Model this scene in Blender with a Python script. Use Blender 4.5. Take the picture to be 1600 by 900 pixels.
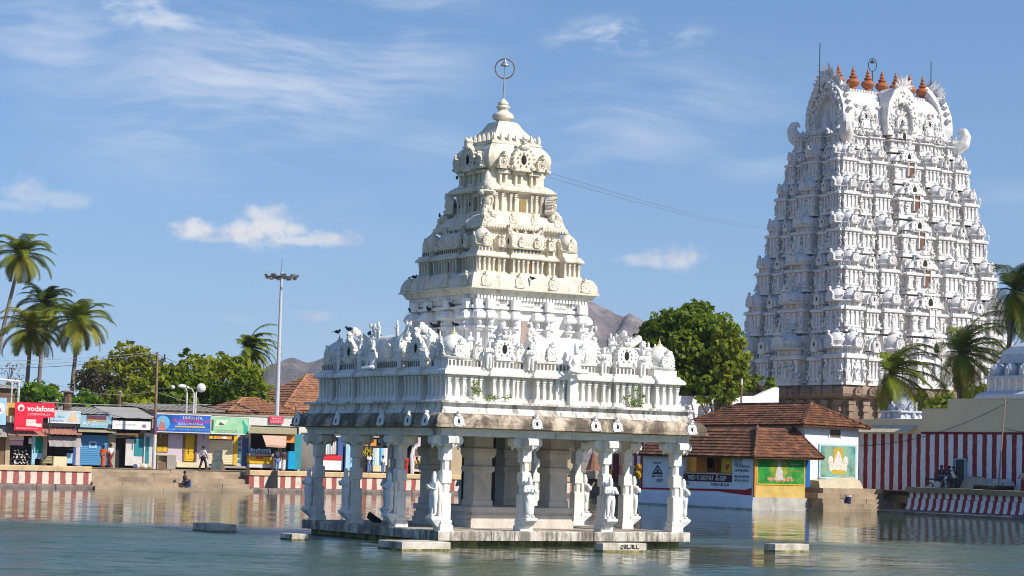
import bpy, math, random
import numpy as np
from mathutils import Matrix, Vector, Euler
R = math.radians; PI = math.pi
for o in list(bpy.data.objects): bpy.data.objects.remove(o)
scene = bpy.context.scene
COL = scene.collection
rnd = random.Random(7)
# ------------------------------------------------------------------ camera (water level is z = 0, metres)
CAM = Vector((-39.9564, -66.8662, 2.79)); YAW, PITCH, ROLL = .5447, .0754, .0267
_F = Vector((math.sin(YAW)*math.cos(PITCH), math.cos(YAW)*math.cos(PITCH), math.sin(PITCH)))
_r = Vector((math.cos(YAW), -math.sin(YAW), 0)); _u = _r.cross(_F)
_R = _r*math.cos(ROLL)+_u*math.sin(ROLL); _U = _u*math.cos(ROLL)-_r*math.sin(ROLL)
cd = bpy.data.cameras.new('camera'); cam = bpy.data.objects.new('camera', cd); COL.objects.link(cam)
cd.sensor_width = 36; cd.lens = 3528.94/1600*36; cd.clip_start = .5; cd.clip_end = 9000
cam.matrix_world = Matrix(((_R.x, _U.x, -_F.x, CAM.x), (_R.y, _U.y, -_F.y, CAM.y), (_R.z, _U.z, -_F.z, CAM.z), (0, 0, 0, 1)))
scene.camera = cam
scene.cycles.filter_width = 1.05
# ------------------------------------------------------------------ sun, exposure
SUN_EL, SUN_AZ = 38, 150           # azimuth clockwise from +Y
sv = Vector((math.sin(R(SUN_AZ))*math.cos(R(SUN_EL)), math.cos(R(SUN_AZ))*math.cos(R(SUN_EL)), math.sin(R(SUN_EL))))
sl = bpy.data.lights.new('sun', 'SUN'); sl.energy = 4.8; sl.angle = R(.5); sl.color = (1, .925, .80)
so = bpy.data.objects.new('sun', sl); COL.objects.link(so); so.rotation_euler = sv.to_track_quat('Z', 'Y').to_euler()
scene.view_settings.view_transform = 'Standard'; scene.view_settings.look = 'None'
scene.view_settings.exposure = .28; scene.view_settings.gamma = 1
# ------------------------------------------------------------------ node helpers
class G:
    def __init__(s, nt): s.nt = nt
    def n(s, t, **k):
        nd = s.nt.nodes.new(t)
        for a, b in k.items(): setattr(nd, a, b)
        return nd
    def put(s, sock, v):
        if isinstance(v, bpy.types.NodeSocket): s.nt.links.new(v, sock)
        elif v is not None: sock.default_value = v
    def m(s, op, a, b=None, c=None, clamp=False):
        nd = s.n('ShaderNodeMath', operation=op, use_clamp=clamp)
        s.put(nd.inputs[0], a); s.put(nd.inputs[1], b)
        if c is not None: s.put(nd.inputs[2], c)
        return nd.outputs[0]
    def mix(s, f, a, b, bt='MIX'):
        nd = s.n('ShaderNodeMix', data_type='RGBA', blend_type=bt, clamp_factor=True)
        s.put(nd.inputs[0], f)
        for i, v in ((6, a), (7, b)):
            s.put(nd.inputs[i], (*v, 1) if isinstance(v, tuple) and len(v) == 3 else v)
        return nd.outputs[2]
    def noise(s, vec, scale, detail=4, rough=.55, dist=0, out=0):
        nd = s.n('ShaderNodeTexNoise'); s.put(nd.inputs['Vector'], vec); nd.inputs['Scale'].default_value = scale
        nd.inputs['Detail'].default_value = detail; nd.inputs['Roughness'].default_value = rough; nd.inputs['Distortion'].default_value = dist
        return nd.outputs[out]
    def ramp(s, f, lo, hi, a=0., b=1.):
        nd = s.n('ShaderNodeMapRange', interpolation_type='SMOOTHSTEP'); s.put(nd.inputs[0], f)
        for i, v in ((1, lo), (2, hi), (3, a), (4, b)): s.put(nd.inputs[i], v)
        return nd.outputs[0]
    def map(s, vec, sc=(1, 1, 1), loc=(0, 0, 0), rot=(0, 0, 0)):
        nd = s.n('ShaderNodeMapping'); s.put(nd.inputs[0], vec); nd.inputs['Scale'].default_value = sc
        nd.inputs['Location'].default_value = loc; nd.inputs['Rotation'].default_value = rot
        return nd.outputs[0]
    def xyz(s, x, y, z):
        nd = s.n('ShaderNodeCombineXYZ')
        for i, v in enumerate((x, y, z)): s.put(nd.inputs[i], v)
        return nd.outputs[0]
# ------------------------------------------------------------------ sky with clouds (laid out by compass direction and elevation)
world = bpy.data.worlds.new('World'); world.cycles.sampling_method = 'MANUAL'; world.cycles.sample_map_resolution = 512; scene.world = world; world.use_nodes = True
g = G(world.node_tree); g.nt.nodes.clear()
sky = g.n('ShaderNodeTexSky', sky_type='NISHITA', sun_disc=False, sun_elevation=R(SUN_EL), sun_rotation=R(SUN_AZ), altitude=0, air_density=1.0, dust_density=.25, ozone_density=3.0)
tc = g.n('ShaderNodeTexCoord');
lv = g.n('ShaderNodeVectorMath', operation='MULTIPLY_ADD'); g.put(lv.inputs[0], tc.outputs['Generated']); lv.inputs[1].default_value = (1, 1, 1.0); lv.inputs[2].default_value = (0, 0, .085)
lvn = g.n('ShaderNodeVectorMath', operation='NORMALIZE'); g.put(lvn.inputs[0], lv.outputs[0]); g.put(sky.inputs[0], lvn.outputs[0])
sp = g.n('ShaderNodeSeparateXYZ'); g.put(sp.inputs[0], tc.outputs['Generated'])
az = g.m('ARCTAN2', sp.outputs[0], sp.outputs[1]); el = g.m('ARCSINE', sp.outputs[2])
pv = g.xyz(az, el, 0.)
def skyblob(a0, e0, ra, re, rot=0.):
    da = g.m('SUBTRACT', az, a0); de = g.m('SUBTRACT', el, e0)
    c, s_ = math.cos(rot), math.sin(rot)
    u = g.m('MULTIPLY_ADD', da, c/ra, g.m('MULTIPLY', de, s_/ra)); v = g.m('MULTIPLY_ADD', da, -s_/re, g.m('MULTIPLY', de, c/re))
    return g.m('SQRT', g.m('MULTIPLY_ADD', u, u, g.m('MULTIPLY', v, v)))
def pix_dir(px, py):
    d = _F+_R*((px-800)/3528.94)+_U*((450-py)/3528.94); d.normalize(); return math.atan2(d.x, d.y), math.asin(d.z)
# heaped clouds: (px, py, half width px, half height px)
n1 = g.noise(g.map(pv, (1, 1.5, 1)), 60, 4, .62); n2 = g.noise(pv, 190, 3, .6)
bump = g.m('MULTIPLY_ADD', g.m('SUBTRACT', n1, .5), 1.5, g.m('MULTIPLY', g.m('SUBTRACT', n2, .5), .7))
cum = None
for px, py, w, h, k in ((425, 356, 62, 36, 1), (388, 366, 54, 25, 1), (305, 358, 40, 20, 1), (515, 372, 46, 16, .85), (460, 376, 110, 11, .8), (350, 374, 80, 8, .6), (1062, 402, 48, 23, .75), (1010, 407, 58, 14, .6),
                  (42, 302, 46, 26, .42), (88, 312, 62, 18, .36), (20, 322, 60, 12, .3), (488, 494, 38, 11, .5), (375, 497, 40, 9, .14)):
    a, e = pix_dir(px, py); d = skyblob(a, e, w/3529, h/3529)
    v = g.ramp(g.m('ADD', g.m('SUBTRACT', 1.0, d), bump), -.1, .75, 0., k*.92)
    cum = v if cum is None else g.m('MAXIMUM', cum, v)
# thin high streaks, two families of direction
warpn = g.noise(pv, 9, 1, .5, 0, 1)
def streaks(rot, scl, seed, lo, hi):
    wv = g.n('ShaderNodeVectorMath', operation='ADD'); g.put(wv.inputs[0], pv)
    wn = g.n('ShaderNodeVectorMath', operation='SCALE'); g.put(wn.inputs[0], warpn); wn.inputs['Scale'].default_value = .04
    g.put(wv.inputs[1], wn.outputs[0])
    return g.ramp(g.noise(g.map(wv.outputs[0], scl, (seed, seed*.7, seed), (0, 0, rot)), 1, 4, .62), lo, hi)
cir = None
for (px, py, w, h, rot, k, fam) in ((430, 120, 330, 150, .25, .62, 0), (640, 60, 130, 60, .5, .55, 0), (330, 175, 170, 60, .1, .6, 0), (80, 60, 200, 90, -.3, .5, 1), (980, 55, 125, 30, .05, .8, 2), (1010, 180, 240, 90, .3, .34, 0),
                  (1190, 215, 110, 70, .1, .4, 1), (600, 215, 220, 40, -.1, .32, 1), (220, 15, 130, 35, -.2, .7, 2), (1560, 320, 90, 40, .1, .2, 0)):
    a, e = pix_dir(px, py); d = skyblob(a, e, w/3529, h/3529, rot)
    m_ = g.ramp(d, 1.4, .1, 0., min(.95, k*1.25))
    if fam == 0: st = st0 if cir is not None and 'st0' in globals() else streaks(-.33, (11, 60, 1), 1.3, .36, .74)
    if fam == 0: st0 = st
    if fam == 1: st = st1 if 'st1' in globals() else streaks(.22, (9, 46, 1), 4.1, .36, .76)
    if fam == 1: st1 = st
    if fam == 2: st = st2 if 'st2' in globals() else streaks(-.1, (26, 60, 1), 7.7, .38, .66)
    if fam == 2: st2 = st
    v = g.m('MULTIPLY', m_, st); cir = v if cir is None else g.m('MAXIMUM', cir, v)
glob = g.m('MULTIPLY', g.ramp(g.noise(pv, 3.2, 1, .5), .5, .75), g.m('MULTIPLY', st0, .22))
cir = g.m('MAXIMUM', cir, glob)
hs = g.n('ShaderNodeHueSaturation'); hs.inputs['Saturation'].default_value = SKY_SAT = 1.2; hs.inputs['Value'].default_value = 1.0
g.put(hs.inputs['Color'], sky.outputs[0])
tint = g.mix(1., hs.outputs[0], (1.10, 1.0, 1.0), 'MULTIPLY')
skc = g.mix(cir, tint, (5.6, 5.9, 6.6))
lit = g.ramp(g.m('ADD', g.noise(pv, 45, 2, .6), g.m('MULTIPLY', g.m('SUBTRACT', n2, .5), .6)), .3, .65)
cc = g.mix(lit, (4.4, 4.6, 5.4), (6.4, 6.3, 6.3))
skc = g.mix(cum, skc, cc)
bg = g.n('ShaderNodeBackground'); g.put(bg.inputs[0], skc); bg.inputs[1].default_value = .122
wo = g.n('ShaderNodeOutputWorld'); g.put(wo.inputs[0], bg.outputs[0])
# ------------------------------------------------------------------ materials
MATS = {}
def mat(name, col, rough=.8, var=.12, vscale=3., dirt=None, dcol=(.12, .10, .08), streak=None, bump=0., bscale=20, metal=0., spec=.3, streakc=None, coord='Object', hi=None):
    if name in MATS: return MATS[name]
    m = bpy.data.materials.new(name); m.use_nodes = True; q = G(m.node_tree); nt = m.node_tree
    b = nt.nodes['Principled BSDF']; t = q.n('ShaderNodeTexCoord').outputs[coord]
    if coord == 'Object':
        ge = q.n('ShaderNodeNewGeometry'); t = ge.outputs['Position']
    c = (*col, 1)
    if var: c = q.mix(q.ramp(q.noise(t, vscale, 5, .6), .3, .7), tuple(x*(1-var) for x in col), tuple(min(1, x*(1+var*.6)) for x in col))
    if dirt:
        c = q.mix(q.ramp(q.noise(q.map(t, (1, 1, .7), (3, 7, 1)), vscale*.45, 8, .68, .4), dirt[0], dirt[1], 0, dirt[2]), c, dcol)
    if streak:
        s1 = q.noise(q.map(t, (4, 4, .3), (1, 2, 3)), 1.1, 6, .72)
        c = q.mix(q.ramp(s1, streak[0], streak[1], 0, streak[2]), c, streakc or dcol)
    q.put(b.inputs['Base Color'], c); b.inputs['Roughness'].default_value = rough; b.inputs['Metallic'].default_value = metal
    b.inputs['Specular IOR Level'].default_value = spec
    if bump:
        bn = q.n('ShaderNodeBump'); bn.inputs['Strength'].default_value = bump; bn.inputs['Distance'].default_value = .03
        q.put(bn.inputs['Height'], q.noise(t, bscale, 5, .6)); q.put(b.inputs['Normal'], bn.outputs[0])
    MATS[name] = m; return m
def leafmat(name, c1, c2, c3, tr=.45, scale=.6):
    if name in MATS: return MATS[name]
    m = bpy.data.materials.new(name); m.use_nodes = True; q = G(m.node_tree); nt = m.node_tree
    b = nt.nodes['Principled BSDF']; ge = q.n('ShaderNodeNewGeometry')
    ri = ge.outputs['Random Per Island']
    c = q.mix(ri, c1, c2); c = q.mix(q.ramp(q.noise(ge.outputs['Position'], scale, 3, .5), .4, .7), c, c3)
    q.put(b.inputs['Base Color'], c); b.inputs['Roughness'].default_value = .55; b.inputs['Specular IOR Level'].default_value = .25
    tb = q.n('ShaderNodeBsdfTranslucent'); q.put(tb.inputs[0], c); ms = q.n('ShaderNodeMixShader'); ms.inputs[0].default_value = tr
    q.put(ms.inputs[1], b.outputs[0]); q.put(ms.inputs[2], tb.outputs[0])
    q.put(nt.nodes['Material Output'].inputs[0], ms.outputs[0]); MATS[name] = m; return m
WHITE = mat('white_limewash', (.80, .78, .73), .85, .08, 2.2, (.52, .76, .55), (.34, .30, .25), (.52, .72, .6), .35, 25, streakc=(.22, .20, .18))
WHITE2 = mat('white_limewash_clean', (.82, .81, .79), .85, .05, 2.5, (.6, .85, .35), (.5, .46, .4), (.6, .85, .25), .2, 30)
CREAM = mat('cream_weathered_limewash', (.74, .68, .56), .88, .08, 2.6, (.50, .74, .6), (.36, .30, .22), (.50, .72, .65), .45, 22, streakc=(.20, .17, .13))
EAVE = mat('stained_eave_stone', (.56, .46, .35), .92, .25, 3., (.36, .56, .92), (.10, .08, .06), (.5, .7, .5), .5, 18, streakc=(.07, .06, .05))
FASC = mat('stained_platform_stone', (.66, .61, .53), .9, .14, 2., (.44, .60, .8), (.20, .16, .12), (.46, .60, .75), .4, 18, streakc=(.08, .07, .06))
PLIN = mat('stained_plinth_limewash', (.78, .75, .69), .88, .1, 2.4, (.47, .68, .7), (.24, .21, .17), (.48, .62, .7), .35, 22, streakc=(.10, .09, .08))
STONEFLOOR = mat('platform_floor', (.46, .40, .33), .9, .15, 1.5, (.5, .75, .5))
ALGAE = mat('algae_stone', (.34, .30, .12), .8, .4, 4., (.42, .62, .9), (.05, .05, .02))
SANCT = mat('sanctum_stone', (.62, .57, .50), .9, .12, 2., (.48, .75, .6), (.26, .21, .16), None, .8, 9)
DARK = mat('painted_inner_shade', (.030, .027, .025), .95, .1)  # near-black colour standing in for the shade inside ornament holes
GOLDW = mat('yellowed_finial', (.74, .62, .36), .7, .1)
GOPW = mat('tower_white_paint', (.70, .69, .68), .85, .07, 1.2, (.50, .72, .6), (.34, .31, .30), (.50, .72, .55), .5, 9, streakc=(.20, .18, .18))
GOPST = mat('tower_brown_stone', (.30, .22, .16), .92, .25, .9, (.45, .7, .6), (.12, .09, .07), None, .6, 4)
TERRA = mat('terracotta_finial', (.36, .115, .038), .65, .15, 3)
WOODB = mat('window_brown_wood', (.17, .085, .05), .8, .2, 3)
METAL = mat('galvanised_metal', (.42, .45, .48), .45, .1, 3, metal=.6)
RUSTM = mat('rusty_ring', (.23, .13, .10), .6, .2, 8)
DKM = mat('dark_metal', (.05, .05, .055), .6, .2, 5)
# ------------------------------------------------------------------ mesh helpers
class MB:
    def __init__(s): s.v = []; s.f = []; s.mi = []; s.M = None; s.cur = 0
    def add(s, vs, fs):
        o = len(s.v)
        if s.M is not None: vs = [tuple(s.M @ Vector(p)) for p in vs]
        s.v.extend(vs); s.f.extend([tuple(i+o for i in f) for f in fs]); s.mi.extend([s.cur]*len(fs)); return s
    def box(s, x0, x1, y0, y1, z0, z1):
        return s.add([(x0, y0, z0), (x1, y0, z0), (x1, y1, z0), (x0, y1, z0), (x0, y0, z1), (x1, y0, z1), (x1, y1, z1), (x0, y1, z1)],
                     [(0, 3, 2, 1), (4, 5, 6, 7), (0, 1, 5, 4), (1, 2, 6, 5), (2, 3, 7, 6), (3, 0, 4, 7)])
    def rings(s, loops, cap=True):
        n = len(loops[0]); vs = [p for l in loops for p in l]; fs = []
        for k in range(len(loops)-1):
            for i in range(n):
                j = (i+1) % n; fs.append((k*n+i, k*n+j, (k+1)*n+j, (k+1)*n+i))
        if cap: fs.append(tuple(range(n-1, -1, -1))); fs.append(tuple((len(loops)-1)*n+i for i in range(n)))
        return s.add(vs, fs)
    def rect(s, prof, cx=0, cy=0, cap=True):          # prof: (hx, hy, z)
        return s.rings([[(cx-a, cy-b, z), (cx+a, cy-b, z), (cx+a, cy+b, z), (cx-a, cy+b, z)] for a, b, z in prof], cap)
    def sq(s, prof, cx=0, cy=0, cap=True): return s.rect([(h, h, z) for h, z in prof], cx, cy, cap)
    def lathe(s, prof, n=12, cx=0, cy=0, ph=0., sx=1., sy=1.):
        return s.rings([[(cx+r*sx*math.cos(2*PI*i/n+ph), cy+r*sy*math.sin(2*PI*i/n+ph), z) for i in range(n)] for r, z in prof])
    def tube(s, path, r, n=6):
        P = [Vector(p) for p in path]; loops = []
        for i, p in enumerate(P):
            d = (P[min(i+1, len(P)-1)]-P[max(i-1, 0)]).normalized()
            a = d.cross(Vector((0, 0, 1)) if abs(d.z) < .9 else Vector((1, 0, 0))).normalized(); b = d.cross(a)
            rr = r[i] if isinstance(r, (list, tuple)) else r
            loops.append([tuple(p+a*(rr*math.cos(2*PI*k/n))+b*(rr*math.sin(2*PI*k/n))) for k in range(n)])
        return s.rings(loops)
    def prism(s, poly, y0, y1):                        # poly in xz, extruded along y
        n = len(poly)
        return s.add([(x, y0, z) for x, z in poly]+[(x, y1, z) for x, z in poly],
                     [tuple(range(n)), tuple(range(2*n-1, n-1, -1))]+[(i, i+n, (i+1) % n+n, (i+1) % n) for i in range(n)])
    def ell(s, c, r, nu=8, nv=5):
        lo = [[(c[0]+r[0]*math.sin(PI*k/nv)*math.cos(2*PI*i/nu), c[1]+r[1]*math.sin(PI*k/nv)*math.sin(2*PI*i/nu), c[2]-r[2]*math.cos(PI*k/nv)) for i in range(nu)] for k in range(1, nv)]
        s.rings(lo, False); o = len(s.v)
        s.add([(c[0], c[1], c[2]-r[2])]+lo[0], [(0, i+1 if False else (i+1) % nu+1, i+1) for i in range(nu)])
        s.add([(c[0], c[1], c[2]+r[2])]+lo[-1], [(0, i+1, (i+1) % nu+1) for i in range(nu)])
        return s
    def quad(s, a, b, c, d): return s.add([a, b, c, d], [(0, 1, 2, 3)])
    def mesh(s, name='mesh', smooth=None):
        me = bpy.data.meshes.new(name); me.from_pydata(s.v, [], s.f); me.update()
        if max(s.mi, default=0) > 0: me.polygons.foreach_set('material_index', s.mi)
        if smooth:
            me.polygons.foreach_set('use_smooth', [True]*len(me.polygons)); me.set_sharp_from_angle(angle=R(smooth))
        return me
def tag(o, label=None, cat=None, group=None, kind=None):
    if label: o['label'] = label
    if cat: o['category'] = cat
    if group: o['group'] = group
    if kind: o['kind'] = kind
    return o
def obj(name, m, mats, parent=None, loc=None, rot=None, sc=None, smooth=None):
    me = m.mesh(name, smooth) if isinstance(m, MB) else m
    if mats is not None and len(me.materials) == 0:
        for x in (mats if isinstance(mats, (list, tuple)) else [mats]): me.materials.append(x)
    o = bpy.data.objects.new(name, me); COL.objects.link(o)
    if parent is not None: o.parent = parent
    if loc is not None: o.location = loc
    if rot is not None: o.rotation_euler = rot if isinstance(rot, (tuple, list, Euler)) else (0, 0, rot)
    if sc is not None: o.scale = sc if isinstance(sc, (tuple, list)) else (sc, sc, sc)
    return o
def thing(name, label, cat, loc=(0, 0, 0), rotz=0., group=None):
    o = bpy.data.objects.new(name, None); o.empty_display_size = .2; COL.objects.link(o)
    o.location = loc; o.rotation_euler = (0, 0, rotz); return tag(o, label, cat, group)
def struct(name, m, mats, smooth=None): return tag(obj(name, m, mats, smooth=smooth), kind='structure')
def bake(o):                                            # evaluated copy of an object as a plain mesh
    COL.objects.link(o); dg = bpy.context.evaluated_depsgraph_get(); dg.update()
    me = bpy.data.meshes.new_from_object(o.evaluated_get(dg)); COL.objects.unlink(o); bpy.data.objects.remove(o); return me
def skin(pts, edges, rad, sub=1, smooth=True):
    me = bpy.data.meshes.new('fig'); me.from_pydata(pts, edges, []); me.update()
    o = bpy.data.objects.new('fig', me); o.modifiers.new('s', 'SKIN').use_smooth_shade = smooth
    me.skin_vertices.new() if not me.skin_vertices else None
    for i, d in enumerate(me.skin_vertices[0].data):
        d.radius = rad[i] if isinstance(rad[i], tuple) else (rad[i], rad[i]); d.use_root = (i == 0)
    if sub: md = o.modifiers.new('b', 'SUBSURF'); md.levels = sub; md.render_levels = sub
    return bake(o)
def text(body, size, extrude=.004, align='CENTER', bold=0.):
    c = bpy.data.curves.new('t', 'FONT'); c.body = body; c.size = size; c.extrude = extrude; c.align_x = align; c.offset = bold; c.resolution_u = 2
    return bake(bpy.data.objects.new('t', c))
def dup(root, loc, rotz=None, label=None, sc=None):
    r = root.copy(); COL.objects.link(r); r.location = loc
    if rotz is not None: r.rotation_euler = (0, 0, rotz)
    if sc is not None: r.scale = (sc, sc, sc)
    if label: r['label'] = label
    for ch in list(root.children):
        c = ch.copy(); COL.objects.link(c); c.parent = r
        for k in list(ch.children):
            d = k.copy(); COL.objects.link(d); d.parent = c
    return r
# ------------------------------------------------------------------ ornament builders (local: faces -Y, base at z = 0)
def nasi(w, h, d=.1, hole=True, crest=True, mb=None, x=0., y=0., z=0., n=11):
    mb = mb or MB(); c = z+.40*h; r = .42*w; pts = []
    for a in range(-50, 231, 20): pts.append((x+r*math.cos(R(a)), c+r*.98*h/w*math.sin(R(a))*min(1, w/h)+0))
    pts = [(x+.30*w, z), (x+.47*w, z+.06*h), (x+.50*w, z+.15*h), (x+.40*w, z+.20*h)]+pts[2:-2]+[(x-.40*w, z+.20*h), (x-.50*w, z+.15*h), (x-.47*w, z+.06*h), (x-.30*w, z)]
    mb.cur = 0; mb.prism(pts[::-1], y-d, y)
    for k in range(n):
        a = R(-15+210*k/(n-1)); q = r*1.02
        mb.ell((x+q*math.cos(a), y-d*.7, c+q*math.sin(a)*.98), (.052*w, d*.6, .052*w), 6, 4)
    mb.ell((x-.36*w, y-d*.95, z+.13*h), (.11*w, d*.5, .09*h), 6, 4); mb.ell((x+.36*w, y-d*.95, z+.13*h), (.11*w, d*.5, .09*h), 6, 4)
    for k in range(9):                                                     # inner rim
        a = R(-60+300*k/8); mb.ell((x+.24*w*math.cos(a), y-d*1.05, c-.02*h+.24*w*math.sin(a)), (.04*w, d*.3, .04*w), 6, 4)
    if hole:
        mb.cur = 1; mb.ell((x, y-d*.92, c-.02*h), (.13*w, d*.25, .19*w), 8, 6); mb.cur = 0  # dark bulge, coloured as the shade inside a hole
    else: mb.ell((x, y-d, c), (.14*w, d*.45, .14*w), 8, 4)
    if crest:
        zz = c+r*.95
        for dx, dz, s in ((0, .04, .13), (-.10, .02, .09), (.10, .02, .09), (0, .17, .10), (-.07, .24, .05), (.07, .24, .05), (0, .30, .05)):
            mb.ell((x+dx*w, y-d*.8, zz+dz*w), (s*w, d*.8, s*w), 6, 4)
    return mb
def pilaster_mesh():                                                       # unit: width 1, height 1, depth 1 (y from -1 to 0)
    mb = MB()
    for a, z0, z1 in ((.50, 0, .07), (.38, .07, .10), (.30, .10, .62), (.40, .62, .66), (.30, .66, .70), (.46, .70, .77), (.34, .77, .82), (.58, .82, .88), (.42, .88, .93), (.62, .93, 1.)):
        mb.box(-a, a, -(.45+a*.9), .3, z0, z1)
    return mb.mesh('pilaster')
PIL = pilaster_mesh(); PIL.materials.append(WHITE)
PILC = PIL.copy(); PILC.materials.clear(); PILC.materials.append(CREAM)
def kalasa(mb, x, y, z, s, n=8):
    return mb.lathe([(.10*s, z), (.34*s, z+.05*s), (.40*s, z+.16*s), (.30*s, z+.28*s), (.12*s, z+.36*s), (.20*s, z+.44*s), (.10*s, z+.54*s), (.06*s, z+.75*s), (.02*s, z+1.0*s)], n, x, y)
def kuta_roof(s, h):                                                       # bulbous square dome, half size s
    mb = MB(); loops = []
    for f, z in ((.92, 0), (1.02, .05), (1.04, .10), (.84, .14), (.80, .2), (.88, .30), (.95, .42), (.96, .52), (.88, .66), (.70, .80), (.46, .92), (.24, 1.0)):
        L = []
        for k in range(16):
            a = 2*PI*(k+.5)/16; ca, sa = math.cos(a), math.sin(a); m = 1/max(abs(ca), abs(sa)); q = s*f*(m*.45+1.05*.55); L.append((q*ca, q*sa, h*z))
        loops.append(L)
    mb.rings(loops)
    for k in range(4):
        mb.M = Matrix.Rotation(k*PI/2, 4, 'Z'); nasi(s*1.05, h*.62, s*.16, False, True, mb, 0, -s*.86, h*.12, 9)
    mb.M = None; return mb.mesh('kuta', 40)
def sala_roof(hw, dp, h, n_front=2):                                       # barrel vault along x, half width hw, depth dp (y from -dp to dp)
    mb = MB(); prof = [(-.92, 0), (-1.0, .06), (-.96, .12), (-.82, .16), (-.92, .32), (-.90, .46), (-.78, .62), (-.55, .76), (-.25, .85), (0, .87)]
    prof = prof+[(-y, z) for y, z in prof[::-1][1:]]
    secs = [-1, -.5, 0, .5, 1]
    for i in range(len(secs)-1):
        for k in range(3):
            x0 = hw*(secs[i]+.5*k/3); x1 = hw*(secs[i]+.5*(k+1)/3)
            mb.rings([[(x0+.004, y*dp, z*h) for y, z in prof], [(x0+(x1-x0)*.5, y*dp*1.015, z*h*1.012) for y, z in prof], [(x1-.004, y*dp, z*h) for y, z in prof]])
    for sx in (-1, 1):                                                     # flared end gables with upswept crests
        mb.M = Matrix.Translation((sx*hw, 0, h*.02)) @ Matrix.Rotation(sx*PI/2, 4, 'Z')
        nasi(dp*2.15, h*.98, hw*.10, True, True, mb); mb.M = None
        for k in range(6):
            t = k/5; mb.ell((sx*hw*(.70+.36*t), 0, h*(.84+.36*t*t)), (.10*hw, .20*dp*(1-.3*t), h*.085), 6, 4)
        for dy in (-.22, .22): mb.ell((sx*hw*1.08, dy*dp, h*1.24), (.05*hw, .11*dp, h*.09), 6, 4)
    for k in range(n_front):
        xx = hw*(-.5+k/(max(1, n_front-1))) if n_front > 1 else 0
        nasi(hw*.42, h*.66, .09*dp+.04, False, True, mb, xx, -dp*.88, h*.10, 9)
    return mb.mesh('sala', 40)
def panj_roof(w, h, d):
    mb = MB(); mb.rect([(w*.5, d*.5, 0), (w*.56, d*.56, h*.06), (w*.42, d*.45, h*.12), (w*.44, d*.46, h*.4), (w*.25, d*.3, h*.62), (w*.08, d*.1, h*.75)])
    nasi(w*1.1, h*.86, d*.3, False, True, mb, 0, -d*.42, h*.04, 9); return mb.mesh('panj', 40)
ROT = [0, -PI/2, PI, PI/2]                                                 # side 0 faces -Y, 1 faces -X, 2 faces +Y, 3 faces +X
SIDE = [Matrix.Rotation(a, 4, 'Z') for a in ROT]
# ------------------------------------------------------------------ figures
def fig(arm='namaste', leg='stand', robe=False, crown=False, sub=1, thick=1., data=False):
    P = [(0, 0, .95), (0, 0, 1.12), (0, -.01, 1.32), (0, 0, 1.47), (0, -.015, 1.56), (0, -.02, 1.66)]; r = [.135, .125, .15, .058, .095, .085]
    E = [(0, 1), (1, 2), (2, 3), (3, 4), (4, 5)]
    if crown: P += [(0, 0, 1.78), (0, 0, 1.92)]; r += [.085, .04]; E += [(5, 6), (6, 7)]
    def chain(root, pts, rs):
        a = root
        for p, q in zip(pts, rs): P.append(p); r.append(q); E.append((a, len(P)-1)); a = len(P)-1
    for s in (-1, 1):
        if arm == 'namaste': pts = [(s*.19, 0, 1.40), (s*.24, -.08, 1.14), (s*.06, -.22, 1.22), (s*.02, -.25, 1.36)]
        elif arm == 'walk': pts = [(s*.19, 0, 1.40), (s*.23, s*.10+.02, 1.13), (s*.22, s*.17-.05, .90), (s*.21, s*.19-.06, .80)]
        elif arm == 'raise': pts = [(s*.19, 0, 1.40), (s*.34, -.05, 1.22), (s*.36, -.12, 1.45), (s*.36, -.13, 1.58)] if s > 0 else [(s*.19, 0, 1.40), (s*.30, -.02, 1.15), (s*.24, -.14, .98), (s*.2, -.18, .92)]
        elif arm == 'fwd': pts = [(s*.19, 0, 1.40), (s*.22, -.12, 1.16), (s*.18, -.36, 1.10), (s*.16, -.45, 1.1)]
        else: pts = [(s*.19, 0, 1.40), (s*.25, .02, 1.14), (s*.24, -.03, .90), (s*.23, -.05, .80)]
        chain(2, pts, [.072*thick, .05*thick, .04*thick, .035*thick])
        if leg == 'stand': pts = [(s*.10, 0, .88), (s*.10, -.02, .50), (s*.10, 0, .09), (s*.12, -.16, .035)]
        elif leg == 'walk': pts = [(s*.09, 0, .88), (s*.09, s*.14-.06, .50), (s*.09, s*.26+.02, .10), (s*.10, s*.26-.13, .035)]
        elif leg == 'squat': pts = [(s*.10, 0, .90), (s*.15, -.42, 1.02), (s*.13, -.20, .62), (s*.14, -.36, .57)]
        elif leg == 'sit': pts = [(s*.10, 0, .90), (s*.13, -.42, .90), (s*.12, -.42, .48), (s*.13, -.58, .44)]
        else: pts = [(s*.12, -.02, .88), (s*.40, -.22, .90), (s*.05, -.38, .84), (-s*.08, -.36, .83)]          # cross-legged
        chain(0, pts, [.095*thick, .07*thick, .05*thick, .042])
    if robe:
        chain(0, [(0, 0, .70), (0, 0, .35), (0, 0, .06)], [(.17, .13), (.19, .14), (.2, .15)])
    lo = min(p[2] for p in P) if leg in ('squat', 'cross', 'sit') else 0
    if leg in ('squat', 'cross', 'sit'): lo -= .03
    P = [(x, y, z-lo) for x, y, z in P]
    return (P, E, r) if data else skin(P, E, r, sub)
def set_mat(me, *ms):
    me.materials.clear()
    for m in ms: me.materials.append(m)
    return me
ST_NAM = set_mat(fig('namaste', 'stand', False, True, 1, 1.15), WHITE2)
ST_ROBE = set_mat(fig('namaste', 'stand', True, True, 1, 1.1), WHITE2)
ST_SEAT = set_mat(fig('raise', 'cross', False, True, 1, 1.2), WHITE2)
ST_STAND = set_mat(fig('down', 'stand', False, True, 1, 1.2), CREAM)
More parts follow.
